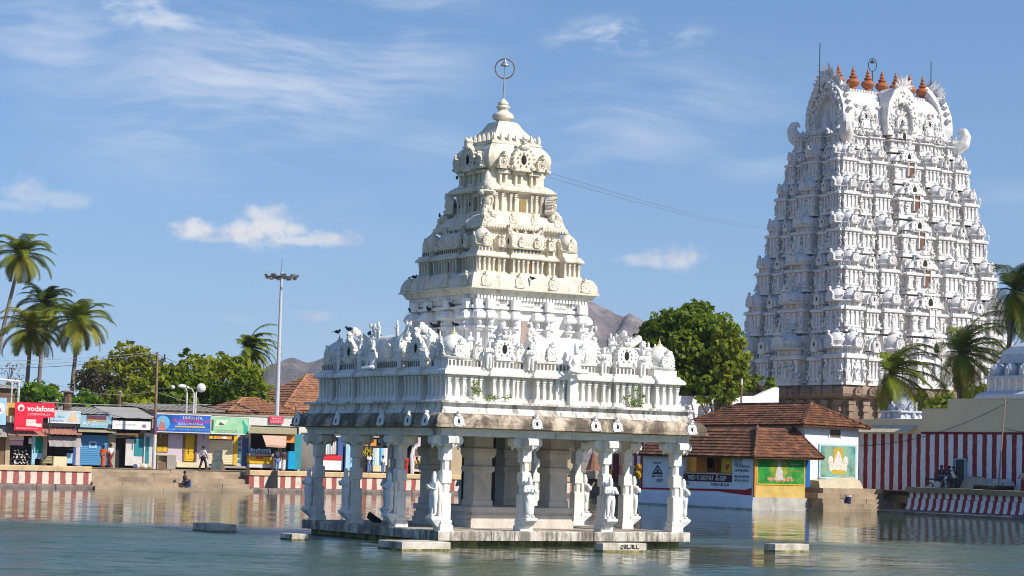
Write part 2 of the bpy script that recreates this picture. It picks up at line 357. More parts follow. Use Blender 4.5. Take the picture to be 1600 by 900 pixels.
# ------------------------------------------------------------------ water and ground
WAVE_SLOPE = 1.0
wm = bpy.data.materials.new('tank_water'); wm.use_nodes = True; q = G(wm.node_tree); b = wm.node_tree.nodes['Principled BSDF']
pos = q.n('ShaderNodeNewGeometry').outputs['Position']
sy = q.n('ShaderNodeSeparateXYZ'); q.put(sy.inputs[0], pos)
calm = q.ramp(q.noise(q.map(pos, (1, 1.6, 1), (4, 2, 0), (0, 0, .545)), .05, 4, .65, .5), .36, .62, .7, 1.)
far = q.m('MULTIPLY_ADD', q.noise(q.map(pos, (1, .6, 1), (0, 0, 0), (0, 0, .545)), .09, 3, .6), 14, q.m('MULTIPLY_ADD', sy.outputs[1], .85, q.m('MULTIPLY', sy.outputs[0], .53)))
shore = q.ramp(far, 18, 9, .09, 1.)                     # sheltered water towards the banks, wind-ruffled in the open
shel = q.m('SQRT', q.m('ADD', q.m('POWER', q.m('ADD', sy.outputs[0], 1.), 2.), q.m('POWER', q.m('ADD', sy.outputs[1], 9.), 2.)))
lee = q.ramp(shel, 5, 14, .16, 1.)
amp = q.m('MULTIPLY', q.m('MULTIPLY', calm, shore), lee)
pr_ = q.map(pos, (1, 1, 1), (0, 0, 0), (0, 0, .5447))
def vm(op, a_, b_=None, sc=None):
    nd = q.n('ShaderNodeVectorMath', operation=op); q.put(nd.inputs[0], a_)
    if b_ is not None: q.put(nd.inputs[1], b_)
    if sc is not None: q.put(nd.inputs['Scale'], sc)
    return nd.outputs[0]
c1 = vm('SUBTRACT', q.noise(q.map(pr_, (1.0, 2.6, 1)), 1., 2, .5, .3, 1), (.5, .5, .5)); c2 = vm('SUBTRACT', q.noise(q.map(pr_, (3.4, 8., 1), (5, 1, 0)), 1., 2, .55, .2, 1), (.5, .5, .5))
c0 = vm('SUBTRACT', q.noise(q.map(pr_, (.25, .8, 1), (2, 7, 0)), 1., 2, .5, .3, 1), (.5, .5, .5))
slope = vm('MULTIPLY', vm('ADD', vm('ADD', c1, vm('SCALE', c2, None, .9)), vm('SCALE', c0, None, .8)), (.6, 1., 0.))
slope = vm('SCALE', slope, None, q.m('MULTIPLY', amp, WAVE_SLOPE))
rv = q.n('ShaderNodeVectorRotate', rotation_type='Z_AXIS'); q.put(rv.inputs['Vector'], slope); rv.inputs['Angle'].default_value = -.5447
nrm_ = vm('NORMALIZE', vm('ADD', rv.outputs[0], (0, 0, 1.)))
q.put(b.inputs['Normal'], nrm_)
q.put(b.inputs['Base Color'], q.mix(q.ramp(q.noise(pos, .05, 3, .5), .35, .65), (.030, .075, .055), (.055, .080, .030)))
q.put(b.inputs['Roughness'], q.m('MULTIPLY_ADD', amp, .27, .05)); b.inputs['IOR'].default_value = 1.333
mb = MB(); mb.quad((-70, -66, 0), (62, -66, 0), (62, 79, 0), (-70, 79, 0)); struct('water', mb, wm)
DIRT = mat('packed_earth', (.30, .235, .17), .95, .2, .8, (.5, .75, .4), (.16, .12, .09))
def ring_ground():
    mb = MB(); B = 5000; x0, x1, y0, y1 = -62, 59.5, -66, 79.6; z = 1.4
    mb.quad((-B, -B, z), (B, -B, z), (B, y0, z), (-B, y0, z)); mb.quad((-B, y1, z), (B, y1, z), (B, B, z), (-B, B, z))
    mb.quad((-B, y0, z), (x0, y0, z), (x0, y1, z), (-B, y1, z)); mb.quad((x1, y0, z), (B, y0, z), (B, y1, z), (x1, y1, z))
    for a, c in (((x0, y0), (x1, y0)), ((x1, y0), (x1, y1)), ((x1, y1), (x0, y1)), ((x0, y1), (x0, y0))):
        mb.quad((*a, -1.5), (*c, -1.5), (*c, z), (*a, z))
    mb.quad((x0, y0, -1.5), (x0, y1, -1.5), (x1, y1, -1.5), (x1, y0, -1.5))
    return mb
struct('ground', ring_ground(), DIRT)
# ------------------------------------------------------------------ the pavilion in the tank
pav = thing('tank_pavilion', 'white carved stone pavilion with stepped spire standing in the tank water', 'pavilion')
mb = MB(); mb.sq([(4.60, -1.4), (4.60, .02), (4.60, .165)]); obj('platform_base', mb, ALGAE, pav)
for k in range(4):                                                         # fascia stones laid round the platform edge
    for i in range(5):
        m2 = MB(); a = -4.86+9.72*i/5+.006; c = -4.86+9.72*(i+1)/5-.006; j = rnd.uniform(-.012, .012)
        if i == 4: c -= .50
        m2.rings([[(a, -4.86+j, .17), (c, -4.86+j, .17), (c, -4.36, .17), (a, -4.36, .17)], [(a, -4.86+j, .44), (c, -4.86+j, .44), (c, -4.36, .44), (a, -4.36, .44)], [(a, -4.83+j, .475), (c, -4.83+j, .475), (c, -4.36, .475), (a, -4.36, .475)]])
        obj('fascia_stone', m2, FASC, pav, rot=ROT[k])
mb = MB(); mb.box(-4.355, 4.355, -4.355, 4.355, .18, .47); obj('platform_floor', mb, STONEFLOOR, pav)
def octo(h, c, z): return [(-h+c, -h, z), (h-c, -h, z), (h, -h+c, z), (h, h-c, z), (h-c, h, z), (-h+c, h, z), (-h, h-c, z), (-h, -h+c, z)]
mb = MB(); mb.rings([octo(h, c, z) for h, c, z in ((.235, .01, 0), (.235, .01, .14), (.19, .01, .22), (.205, .01, .24), (.205, .01, .32), (.17, .01, .34), (.17, .01, 1.16), (.135, .07, 1.20), (.135, .07, 1.46), (.17, .01, 1.50), (.17, .01, 1.86), (.132, .075, 1.91), (.132, .075, 2.18), (.165, .01, 2.23), (.165, .01, 2.66))])
COLM = mb.mesh('shaft')
mb = MB()                                                                  # four-armed corbel capital with hanging buds
for k in range(2):
    mb.M = Matrix.Rotation(k*PI/2, 4, 'Z'); w = .19-.004*k
    mb.prism([(-.46, 3.0-.002*k), (-.53, 2.95), (-.555, 2.86), (-.54, 2.76), (-.48, 2.72), (-.42, 2.75), (-.37, 2.72), (-.28, 2.66), (-.18, 2.65), (.18, 2.65), (.28, 2.66), (.37, 2.72), (.42, 2.75), (.48, 2.72), (.54, 2.76), (.555, 2.86), (.53, 2.95), (.46, 3.0-.002*k)][::-1], -w, w)
    for s in (-1, 1): mb.lathe([(.01, 2.58), (.045, 2.64), (.06, 2.70), (.05, 2.74)], 8, s*.47, 0)
mb.M = None; CAPM = mb.mesh('capital', 35)
mb = MB(); mb.rings([[(-a, -.14-b, z), (a, -.14-b, z), (a+.0, -.14, z), (-a, -.14, z)] for a, b, z in ((.06, .05, .04), (.12, .17, .14), (.18, .33, .28), (.21, .40, .35), (.21, .41, .42), (.19, .38, .44))])
BRKM = mb.mesh('bracket')
mb = MB(); mb.prism([(-.15, .40), (.15, .40), (.16, 1.1), (.13, 1.45), (0, 1.62), (-.13, 1.45), (-.16, 1.1)], -.25, -.16); BACKM = mb.mesh('back_slab')
cpos = []
for i in range(4):
    for j in range(4):
        if i in (0, 3) or j in (0, 3): cpos.append((i, j))
cc4 = (-4.46, -1.50, 1.62, 4.46)
for i, j in cpos:
    side = 1 if i == 0 else 3 if i == 3 else 0 if j == 0 else 2
    c = obj('column', COLM, WHITE, pav, loc=(cc4[i], cc4[j], .472), rot=ROT[side])
    obj('capital', CAPM, WHITE, c); obj('bracket', BRKM, WHITE2, c); obj('back_slab', BACKM, WHITE, c)
    s_ = .72*rnd.uniform(.97, 1.03); obj('statue', ST_ROBE if (i+j) % 2 else ST_NAM, None, c, loc=(0, -.37, .435), sc=(s_*1.38, s_*1.3, s_))
for k in range(4):                                                         # lintel beams
    mb = MB(); e = .0 if k % 2 == 0 else .33
    mb.rings([[(-4.78+e, -4.78, 3.472), (4.78-e, -4.78, 3.472), (4.78-e, -4.2, 3.472), (-4.78+e, -4.2, 3.472)], [(-4.80+e, -4.80, 3.60), (4.80-e, -4.80, 3.60), (4.80-e, -4.2, 3.60), (-4.80+e, -4.2, 3.60)], [(-4.86+e, -4.86, 3.70), (4.86-e, -4.86, 3.70), (4.86-e, -4.2, 3.70), (-4.86+e, -4.2, 3.70)]])
    obj('beam', mb, WHITE, pav, rot=ROT[k])
for y in (-1.5, 1.62):
    mb = MB(); mb.box(-4.19, 4.19, y-.2, y+.2, 3.475, 3.72); obj('beam', mb, SANCT, pav)
mb = MB(); mb.sq([(4.82, 3.705), (5.14, 3.715), (5.25, 3.73), (5.25, 3.80), (5.21, 3.81), (5.22, 3.86), (5.20, 3.97), (5.14, 4.08), (5.06, 4.15), (4.96, 4.18), (4.90, 4.181)]); eave = obj('eave', mb, EAVE, pav)
for side, xs in ((0, (-4.44, -1.54, .72, 1.58, 4.58)), (1, (-4.76, -1.70, 1.48, 3.35, 4.49)), (2, (-4.4, -1.5, 1.5, 4.4)), (3, (-4.4, -1.5, 1.5, 4.4))):
    nm = nasi(.44, .42, .10, True, True).mesh('n', 40) if side == 0 else nm
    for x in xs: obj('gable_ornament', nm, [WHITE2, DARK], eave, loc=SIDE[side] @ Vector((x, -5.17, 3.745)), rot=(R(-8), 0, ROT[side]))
mb = MB(); mb.sq([(4.86, 4.178), (4.80, 4.24), (4.74, 4.42), (4.76, 4.50), (4.90, 4.51), (4.90, 4.57), (4.86, 4.585)]); obj('plinth', mb, PLIN, pav)
# sanctum under the roof
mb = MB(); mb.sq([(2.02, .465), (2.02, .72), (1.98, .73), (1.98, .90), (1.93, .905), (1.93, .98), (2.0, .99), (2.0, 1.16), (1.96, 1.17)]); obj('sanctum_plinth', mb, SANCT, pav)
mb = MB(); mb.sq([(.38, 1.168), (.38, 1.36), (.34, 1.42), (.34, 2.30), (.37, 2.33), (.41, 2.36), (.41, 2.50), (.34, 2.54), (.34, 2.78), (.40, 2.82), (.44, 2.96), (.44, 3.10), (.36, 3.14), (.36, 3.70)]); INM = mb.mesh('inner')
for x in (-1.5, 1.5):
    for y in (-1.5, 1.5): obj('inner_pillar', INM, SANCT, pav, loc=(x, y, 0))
mb = MB(); mb.box(-.62, .62, .9, 1.1, 1.17, 3.7); obj('inner_wall', mb, mat('shade_dark_stone', (.07, .06, .05), .9, .3, 3), pav)  # dark stone, coloured near black for the deep shade of the opening
mb = MB(); mb.sq([(4.79, 3.71), (4.79, 3.79)]); obj('ceiling_slab', mb, SANCT, pav)
SLOT = mat('painted_slot_shade', (.17, .155, .14), .9, .2, 5)
# ---- one tier of miniature shrines round a core
def tier(core_h, z0, zc0, zc1, zg, zr, bays, mt, pil, npil_w, pd=.06):
    """bays: list of (kind, x centre, half width, proud) per side; corner bays added by kind 'k'."""
    for side in range(4):
        for kind, x, hw, proud in bays:
            f = core_h+proud; mb = MB()
            d = .5 if kind != 'k' else 2*hw
            yf = -f
            wr = .09 if z0 < 8 else .06
            def rr(e, za, zb, mb=mb): mb.box(x-hw-e, x+hw+e, yf-e, yf+d, za, zb)
            h0 = zc0-z0
            rr(.07, z0, z0+h0*.10); rr(.04, z0+h0*.105, z0+h0*.17); rr(-wr, z0+h0*.172, zc0-.003)
            e = .17 if z0 < 8 else .11
            c_ = [(0, zc0), (e, zc0+.02), (e+.01, zc0+(zc1-zc0)*.35), (e*.75, zc0+(zc1-zc0)*.72), (e*.25, zc1)]
            mb.rings([[(x-hw-a, yf-a, z), (x+hw+a, yf-a, z), (x+hw+a, yf+d, z), (x-hw-a, yf+d, z)] for a, z in c_])
            rr(.03, zc1+.002, zc1+(zg-zc1)*.22)
            rr(-.06, zc1+(zg-zc1)*.22, zg)
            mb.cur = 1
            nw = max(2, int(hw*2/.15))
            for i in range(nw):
                cx = x-hw+.06+(2*hw-.12)*(i+.5)/nw; mb.box(cx-.035, cx+.035, yf+.045, yf+.08, zc1+(zg-zc1)*.30, zg-.02)  # raised blocks painted dark as the shade of small openings
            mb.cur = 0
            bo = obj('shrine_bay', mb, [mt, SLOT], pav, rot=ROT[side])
            n = max(2, int(round(2*hw/npil_w)))
            for i in range(n):
                px = x-hw+npil_w*.28+(2*hw-npil_w*.56)*i/(n-1)
                obj('pilaster', pil, None, bo, loc=(px, yf+wr*.75, z0+h0*.172), sc=(npil_w*.46, pd*2.0, h0*.82))
            if kind == 'k':
                for i in range(n):
                    py = -f+npil_w*.28+(2*hw-npil_w*.56)*i/(n-1)
                    obj('pilaster', pil, None, bo, loc=(x-hw+wr*.75, py, z0+h0*.172), rot=-PI/2, sc=(npil_w*.46, pd*2.0, h0*.82))
            key = (kind, round(hw, 2), zr)
            if key not in RM:
                hr = (zr-zg)*(1.25 if kind in 'ns' and z0 < 8 else 1.1 if kind == 'p' and z0 < 8 else 1)
                RM[key] = kuta_roof(hw*.98, hr) if kind == 'k' else sala_roof(hw*.98, .36 if z0 < 8 else .26, hr) if kind == 's' else nasi_roof(hw, hr) if kind == 'n' else panj_roof(hw*2, hr*.95, .3)
            yy = yf+(hw if kind == 'k' else .36 if z0 < 8 and kind in 'sn' else .2)
            obj('shrine_roof', RM[key], [mt, DARK], bo, loc=(x, yy, zg+.002))
            if kind in 'ks':
                m3 = MB(); hr = zr-zg
                if kind == 'k': kalasa(m3, 0, 0, hr*.97, hr*.36)
                else:
                    for dx in (-.3, 0, .3): kalasa(m3, dx*hw*2*.9, 0, hr*.86, hr*.26)
                obj('finial', m3, GOLDW if kind == 'k' and z0 < 8 else mt, bo, loc=(x, yy, zg+.002), smooth=50)
RM = {}
SLOT = mat('painted_slot_shade', (.17, .155, .14), .9, .2, 5)
def nasi_roof(hw, hr):
    mb = MB(); mb.rect([(hw*.95, .3, 0), (hw, .34, hr*.05), (hw*.9, .28, hr*.12), (hw*.9, .28, hr*.3), (hw*.6, .25, hr*.62), (hw*.2, .2, hr*.8)])
    nasi(hw*2.0, hr*.95, .16, True, True, mb, 0, -.20, hr*.03, 13)
    for k in range(5): t = k/4; mb.ell((0, -.15+.5*t, hr*(.78+.32*(1-t))), (hw*.26, .14, hr*.14), 7, 4)
    return mb.mesh('nasir', 40)
mb = MB(); mb.sq([(4.18, 4.583), (4.18, 5.42), (4.28, 5.44), (4.28, 5.60), (4.12, 5.62), (4.12, 5.95), (4.0, 5.96)]); obj('tier_wall', mb, WHITE, pav)
tier(4.36, 4.587, 5.40, 5.62, 5.90, 6.72, [('k', -4.02, .49, .16), ('n', -2.38, .44, .14), ('s', 0, 1.2, .18), ('n', 2.38, .44, .14), ('p', -3.27, .17, .02), ('p', 3.27, .17, .02), ('p', -1.68, .18, .02), ('p', 1.68, .18, .02)], WHITE, PIL, .25)
# seated figures in front of the central vaults
for k in range(4):
    o = obj('deity_statue', ST_SEAT, None, pav, loc=SIDE[k] @ Vector((.12, -4.86, 5.60)), rot=ROT[k], sc=.92)
    for x, y, z, sc_ in ((-3.0, -4.56, 5.64, .46), (-1.42, -4.56, 5.64, .46), (1.42, -4.56, 5.64, .46), (2.98, -4.56, 5.64, .46), (-.62, -4.30, 6.60, .36), (.72, -4.30, 6.60, .36), (-2.72, -4.2, 6.2, .40), (-2.02, -4.2, 6.2, .40), (2.02, -4.2, 6.2, .40), (2.74, -4.2, 6.2, .40), (-3.5, -4.2, 6.1, .38), (3.45, -4.2, 6.1, .38)):
        obj('guardian_statue', ST_NAM, None, pav, loc=SIDE[k] @ Vector((x, y, z)), rot=ROT[k]+rnd.uniform(-.4, .4), sc=(sc_*1.3, sc_*1.2, sc_))
for x, z in ((.16, 4.6), ): 
    m2 = MB(); m2.box(-.13, .13, -.12, .10, 0, .98); obj('statue_support', m2, WHITE, pav, loc=(.12, -4.66, 4.6))
# ---- upper storey wall with bracketed canopies
mb = MB(); mb.sq([(2.16, 5.90), (2.16, 7.92), (2.22, 7.93), (2.22, 8.085)]); obj('upper_wall', mb, WHITE, pav)
mb = MB(); mb.rect([(.30, .30, 0), (.33, .33, .05), (.31, .31, .14), (.24, .24, .24), (.10, .12, .31)])
for k in range(7): a = PI*(k+.5)/7; mb.ell((.27*math.cos(a), -.27*math.sin(a)*.9, .12), (.06, .06, .17), 6, 4)
CANM = mb.mesh('canopy', 40)
mb = MB(); mb.box(-.09, .09, -.10, .1, 0, .95); mb.box(-.26, .26, -.26, .1, .62, .68); mb.box(-.20, .20, -.20, .1, .55, .62); mb.lathe([(.05, .68), (.12, .74), (.13, .80), (.07, .88), (.10, .98)], 8, 0, -.12); STPM = mb.mesh('strut', 40)
mb = MB(); mb.box(-.24, .24, -.10, .1, 0, .34); PNLM = mb.mesh('frieze')
for k in range(4):
    for x, pr in ((-2.08, .10), (-1.70, .25), (-1.12, .05), (-.72, .25), (.22, .05), (.62, .25), (1.50, .05), (1.92, .25)):
        y = -2.16-pr*.6
        c = obj('canopy', CANM, WHITE2, pav, loc=SIDE[k] @ Vector((x, y+.08, 7.42)), rot=ROT[k], sc=(.56, 1, 1))
        obj('strut', STPM, WHITE2, c, loc=(0, -.03, -.93)); obj('frieze_block', PNLM, WHITE2, c, loc=(0, .02-pr*.6, .33), sc=(1, 1, .95))
    mb = MB(); mb.box(-2.2, 2.2, -2.30, -2.16, 7.76, 7.86); obj('string_course', mb, WHITE2, pav, rot=ROT[k])
    m2 = MB(); m2.box(-.36, -.06, -2.18, -2.10, 6.4, 7.42); obj('doorway', m2, WOODB if k else mat('pinkish_door', (.36, .27, .24), .8), pav, rot=ROT[k])
mb = MB()
for k in range(4):
    mb.M = SIDE[k]
    for i in range(34): x = -2.2+4.4*(i+.5)/34; mb.box(x-.038, x+.038, -2.31, -2.21, 8.09, 8.215)
mb.M = None; tag(obj('dentil_course', mb, WHITE2, pav), kind='stuff')
mb = MB(); mb.sq([(2.21, 8.083), (2.21, 8.22), (2.34, 8.221), (2.38, 8.30), (2.44, 8.40), (2.54, 8.405), (2.545, 8.46), (2.50, 8.475), (2.50, 8.56), (2.47, 8.72), (2.40, 8.86), (2.33, 8.94), (2.26, 8.95)]); co = obj('cornice', mb, CREAM, pav)
nm = nasi(.42, .50, .07, False, True).mesh('n2', 40)
for k in range(4):
    for x in (-1.96, -.64, .68, 1.98): obj('gable_ornament', nm, CREAM, co, loc=SIDE[k] @ Vector((x, -2.48, 8.48)), rot=(R(-12), 0, ROT[k]))
# ---- second tier
mb = MB(); mb.sq([(1.66, 8.948), (1.66, 10.0), (1.5, 10.2), (1.5, 10.5)]); obj('tier_wall', mb, CREAM, pav)
tier(1.86, 8.952, 9.50, 9.67, 9.86, 10.50, [('k', -1.70, .33, .16), ('s', -.06, .62, .14), ('p', -1.05, .15, .05), ('p', .95, .15, .05)], CREAM, PILC, .17, .05)
m2 = MB(); m2.box(-.08, .14, -2.012, -1.9, 9.06, 9.42)
dm = m2.mesh('doorway'); dm.materials.append(WOODB)
for k in range(4): obj('doorway', dm, None, pav, rot=ROT[k])
# ---- third cornice slab, scalloped
mb = MB(); mb.sq([(1.5, 10.48), (1.64, 10.56), (1.70, 10.60), (1.71, 10.69), (1.66, 10.70), (1.60, 10.86), (1.48, 11.0), (1.30, 11.08), (1.2, 11.10)]); co = obj('cornice', mb, CREAM, pav)
mb = MB()
for k in range(4):
    mb.M = SIDE[k]
    for i in range(30): x = -1.66+3.32*(i+.5)/30; mb.ell((x, -1.70, 10.585), (.05, .03, .06), 6, 4)
mb.M = None; tag(obj('scallop_edge', mb, CREAM, co), kind='stuff')
nm = nasi(.30, .42, .07, False, True).mesh('n3', 40)
for k in range(4):
    for x in (-1.45, -.45, .42, 1.35): obj('gable_ornament', nm, CREAM, co, loc=SIDE[k] @ Vector((x, -1.60, 10.72)), rot=(R(-22), 0, ROT[k]))
# ---- third storey
mb = MB(); mb.sq([(1.22, 11.095), (1.22, 11.20), (1.12, 11.202), (1.12, 11.83), (1.18, 11.84), (1.30, 11.86), (1.36, 11.90), (1.36, 11.97), (1.28, 12.06), (1.16, 12.14), (1.08, 12.18), (1.06, 12.64), (1.08, 12.66)]); obj('spire_storey', mb, CREAM, pav)
for k in range(4):
    for x in (-.86, -.62, -.30, -.12, .50, .68, .9): obj('pilaster', PILC, None, pav, loc=SIDE[k] @ Vector((x*1.05, -1.12, 11.204)), rot=ROT[k], sc=(.10, .13, .62))
    m2 = MB(); m2.box(.08, .36, -1.133, -1.0, 11.204, 11.72); obj('doorway', m2, mat('ochre_door', (.30, .22, .10), .8), pav, rot=ROT[k])
    for x in (-.62, 0, .62):
        m2 = MB(); m2.box(x-.2, x+.2, -1.27, -.98, 12.08, 12.16); m2.box(x-.15, x-.07, -1.2, -.98, 12.16, 12.5); m2.box(x+.07, x+.15, -1.2, -.98, 12.16, 12.5); m2.box(x-.23, x+.23, -1.27, -.98, 12.5, 12.61); obj('niche', m2, CREAM, pav, rot=ROT[k])
    # corners: crowned guardian at the near one, scrolled ornaments at the others
    if k == 0:
        g0 = obj('corner_guardian', ST_STAND, None, pav, loc=(-1.34, -1.34, 10.98), rot=-PI/4, sc=(.78, .7, .46))
        m2 = MB(); m2.lathe([(.20, .84), (.26, .90), (.20, .97), (.22, 1.02), (.23, 1.12), (.19, 1.26), (.15, 1.42), (.09, 1.58), (.02, 1.68)], 12); m2.ell((-.22, 0, .86), (.13, .13, .12)); m2.ell((.22, 0, .86), (.13, .13, .12))
        for i in range(26): a_ = i*2.4; z_ = .95+.6*i/26; r_ = .22-.17*(i/26)**1.5; m2.ell((r_*math.cos(a_), r_*math.sin(a_), z_), (.05, .05, .05), 5, 4)
        obj('crown', m2, CREAM, pav, loc=(-1.34, -1.34, 10.98-.02), sc=(1, 1, .92), smooth=50)
    v = SIDE[k] @ Vector((-1.16, -1.16, 0))
    if k: obj('corner_scroll', nasi(.62, .86, .26, False, True).mesh('cs', 40), CREAM, pav, loc=(v.x, v.y, 11.16), rot=ROT[k]-PI/4)
    m2 = MB()
    for i in range(9): m2.ell((rnd.uniform(-.25, .25), rnd.uniform(-.2, .2), rnd.uniform(0, .3)), (.12, .12, .12), 6, 4)
    v = SIDE[k] @ Vector((-1.38, -1.38, 0)); obj('corner_leafwork', m2, CREAM, pav, loc=(v.x, v.y, 10.95))
# ---- ribbed square dome
mb = MB(); loops = []
for hf, z in ((1.02, 12.62), (1.16, 12.68), (1.27, 12.85), (1.31, 13.02), (1.28, 13.18), (1.20, 13.34), (1.07, 13.48), (.98, 13.54)):
    L = []
    for k in range(4):
        for i in range(24):
            t = -1+2*i/24; rib = 1+.016*abs(math.sin(i*PI/2)); v = SIDE[[0, 3, 2, 1][k]] @ Vector((t*hf*(1-.03*t*t), -hf*rib*(1-.05*t*t), z)); L.append(tuple(v))
    loops.append(L)
mb.rings(loops); dm_ = obj('dome', mb, CREAM, pav, smooth=25)
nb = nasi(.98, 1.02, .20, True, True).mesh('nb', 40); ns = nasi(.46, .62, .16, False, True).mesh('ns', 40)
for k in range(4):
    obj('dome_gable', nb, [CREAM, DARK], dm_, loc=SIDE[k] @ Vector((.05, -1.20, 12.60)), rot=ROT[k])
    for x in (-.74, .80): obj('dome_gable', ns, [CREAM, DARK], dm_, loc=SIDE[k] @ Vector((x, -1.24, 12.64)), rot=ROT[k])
mb = MB(); mb.sq([(1.0, 13.53), (1.02, 13.56), (1.0, 13.60), (.96, 13.605), (.97, 13.66), (.92, 13.67), (.87, 13.70), (.80, 13.80), (.66, 13.98), (.52, 14.16), (.43, 14.32), (.37, 14.41), (.30, 14.43)]); obj('spire_cap', mb, CREAM, pav)
mb = MB(); mb.lathe([(.02, .26), (.05, .2), (.075, .1), (.06, .0)], 6); PET = mb.mesh('petal', 50)
for k in range(4):
    for i in range(7): obj('lotus_petal', PET, CREAM, pav, loc=SIDE[k] @ Vector((-.9+.3*i, -.93, 13.66)), rot=ROT[k])
mb = MB(); mb.lathe([(.22, 14.42), (.24, 14.50), (.36, 14.56), (.385, 14.64), (.35, 14.72), (.22, 14.80), (.17, 14.86), (.20, 14.90), (.24, 14.95), (.23, 15.0), (.16, 15.03), (.19, 15.07), (.18, 15.12), (.10, 15.20), (.04, 15.27)], 14); obj('finial', mb, CREAM, pav, smooth=45)
mb = MB(); mb.tube([(0, 0, 15.2), (.015, -.01, 15.9), (.02, -.01, 16.3), (.02, -.01, 16.62)], [.035, .03, .018, .018], 8); rod = obj('lightning_rod', mb, METAL, pav)
mb = MB(); ca, sa = math.cos(-.5447), math.sin(-.5447)
mb.tube([(.02+.335*math.cos(a)*ca, -.01+.335*math.cos(a)*sa, 16.33+.345*math.sin(a)) for a in [2*PI*i/36 for i in range(36)]]+[(.02+.335*ca, -.01+.335*sa, 16.331)], .024, 6); obj('rod_ring', mb, RUSTM, rod, smooth=60)
mb = MB(); mb.lathe([(.03, 16.66), (.04, 16.62), (.09, 16.52), (.15, 16.46), (.16, 16.43), (.02, 16.44)], 14, .02, -.01); obj('rod_bell', mb, METAL, rod, smooth=50)
# ------------------------------------------------------------------ placing by sight line on a real plane
def at(px, py, X=None, Y=None, Z=None):
    d = _F+_R*((px-800)/3528.94)+_U*((450-py)/3528.94)
    t = (X-CAM.x)/d.x if X is not None else (Y-CAM.y)/d.y if Y is not None else (Z-CAM.z)/d.z
    return CAM+d*t
def pb(mb, x0, y0, x1, y1, Y, dep=.1):                 # box whose front lies in the plane Y
    P = at(x0, y0, Y=Y); Q = at(x1, y1, Y=Y); return mb.box(P.x, Q.x, Y, Y+dep, Q.z, P.z)
def pxb(mb, x0, y0, x1, y1, X, dep=.1):                # box whose front lies in the plane X (faces -X); x0 is the far end
    P = at(x0, y0, X=X); Q = at(x1, y1, X=X); return mb.box(X, X+dep, Q.y, P.y, Q.z, P.z)
def stripe_mat(name, axis, per, red, white, ph=0., duty=.47):
    m = bpy.data.materials.new(name); m.use_nodes = True; q = G(m.node_tree); b = m.node_tree.nodes['Principled BSDF']
    p = q.n('ShaderNodeNewGeometry').outputs['Position']; s_ = q.n('ShaderNodeSeparateXYZ'); q.put(s_.inputs[0], p)
    wob = q.m('MULTIPLY', q.m('SUBTRACT', q.noise(p, 1.6, 3, .6), .5), .16)
    f = q.m('FRACT', q.m('ADD', q.m('DIVIDE', q.m('ADD', s_.outputs[axis], wob), per), ph))
    k = q.m('LESS_THAN', f, duty)
    c = q.mix(k, white, red); c = q.mix(q.ramp(q.noise(p, 2.2, 6, .7), .5, .75, 0, .5), c, tuple(.55*(a+b_)/2 for a, b_ in zip(red, white)))
    q.put(b.inputs['Base Color'], c); b.inputs['Roughness'].default_value = .85; return m
STN = stripe_mat('striped_paint_bank_north', 0, .81, (.34, .085, .075), (.66, .58, .48))
STE = stripe_mat('striped_paint_bank_east', 1, .66, (.34, .03, .045), (.78, .76, .74))
STW = stripe_mat('striped_paint_compound', 1, .885, (.26, .016, .022), (.76, .77, .82), .1)
COPE = mat('ochre_coping', (.62, .44, .25), .85, .15, 1.2, (.5, .75, .5), (.25, .17, .1))
LEDGE = mat('wet_ledge_stone', (.22, .17, .155), .85, .3, 1.5, (.45, .65, .7), (.07, .06, .055))
GHAT = mat('ghat_steps_stone', (.38, .29, .20), .92, .22, .9, (.45, .7, .7), (.15, .12, .09), None, .5, 8)
def bank_wall(label, x0, x1):
    t = thing('bank_wall', label, 'wall', ((x0+x1)/2, 78, 0), 0, 'striped walls along the north bank'); w = (x1-x0)/2
    mb = MB(); mb.box(-w, w, 0, .45, .30, 1.155); obj('painted_face', mb, STN, t)
    n = max(1, int(round((x1-x0)/2.4)))
    for i in range(n):
        a = -w+2*w*i/n; c = -w+2*w*(i+1)/n-.012; mb = MB(); j = rnd.uniform(-.012, .012)
        mb.rings([[(a, -.10, 1.158), (c, -.10, 1.158), (c, .6, 1.158), (a, .6, 1.158)], [(a, -.11, 1.44+j), (c, -.11, 1.44+j), (c, .6, 1.44+j), (a, .6, 1.44+j)], [(a+.01, -.07, 1.50+j), (c-.01, -.07, 1.50+j), (c-.01, .58, 1.50+j), (a+.01, .58, 1.50+j)]])
        obj('coping_slab', mb, COPE, t)
    n = max(1, int(round((x1-x0)/1.3)))
    for i in range(n):
        a = -w+2*w*i/n; c = -w+2*w*(i+1)/n-.03; j = rnd.uniform(-.05, .05); mb = MB()
        mb.rings([[(a, -.55+j, -.6), (c, -.55+j, -.6), (c, .1, -.6), (a, .1, -.6)], [(a, -.55+j, .16), (c, -.55+j, .16), (c, .1, .16), (a, .1, .16)], [(a+.02, -.42+j, .28+j*.3), (c-.02, -.42+j, .28+j*.3), (c-.02, .1, .295), (a+.02, .1, .295)]])
        obj('footing_stone', mb, LEDGE, t)
    return t
xw = at(143, 745, Y=78).x; xe = at(389, 752, Y=78).x
bank_wall('red and cream striped bank wall at the left edge of the tank', -14, xw)
bank_wall('red and cream striped bank wall right of the stone steps, seen behind the pavilion', xe, 54.8)
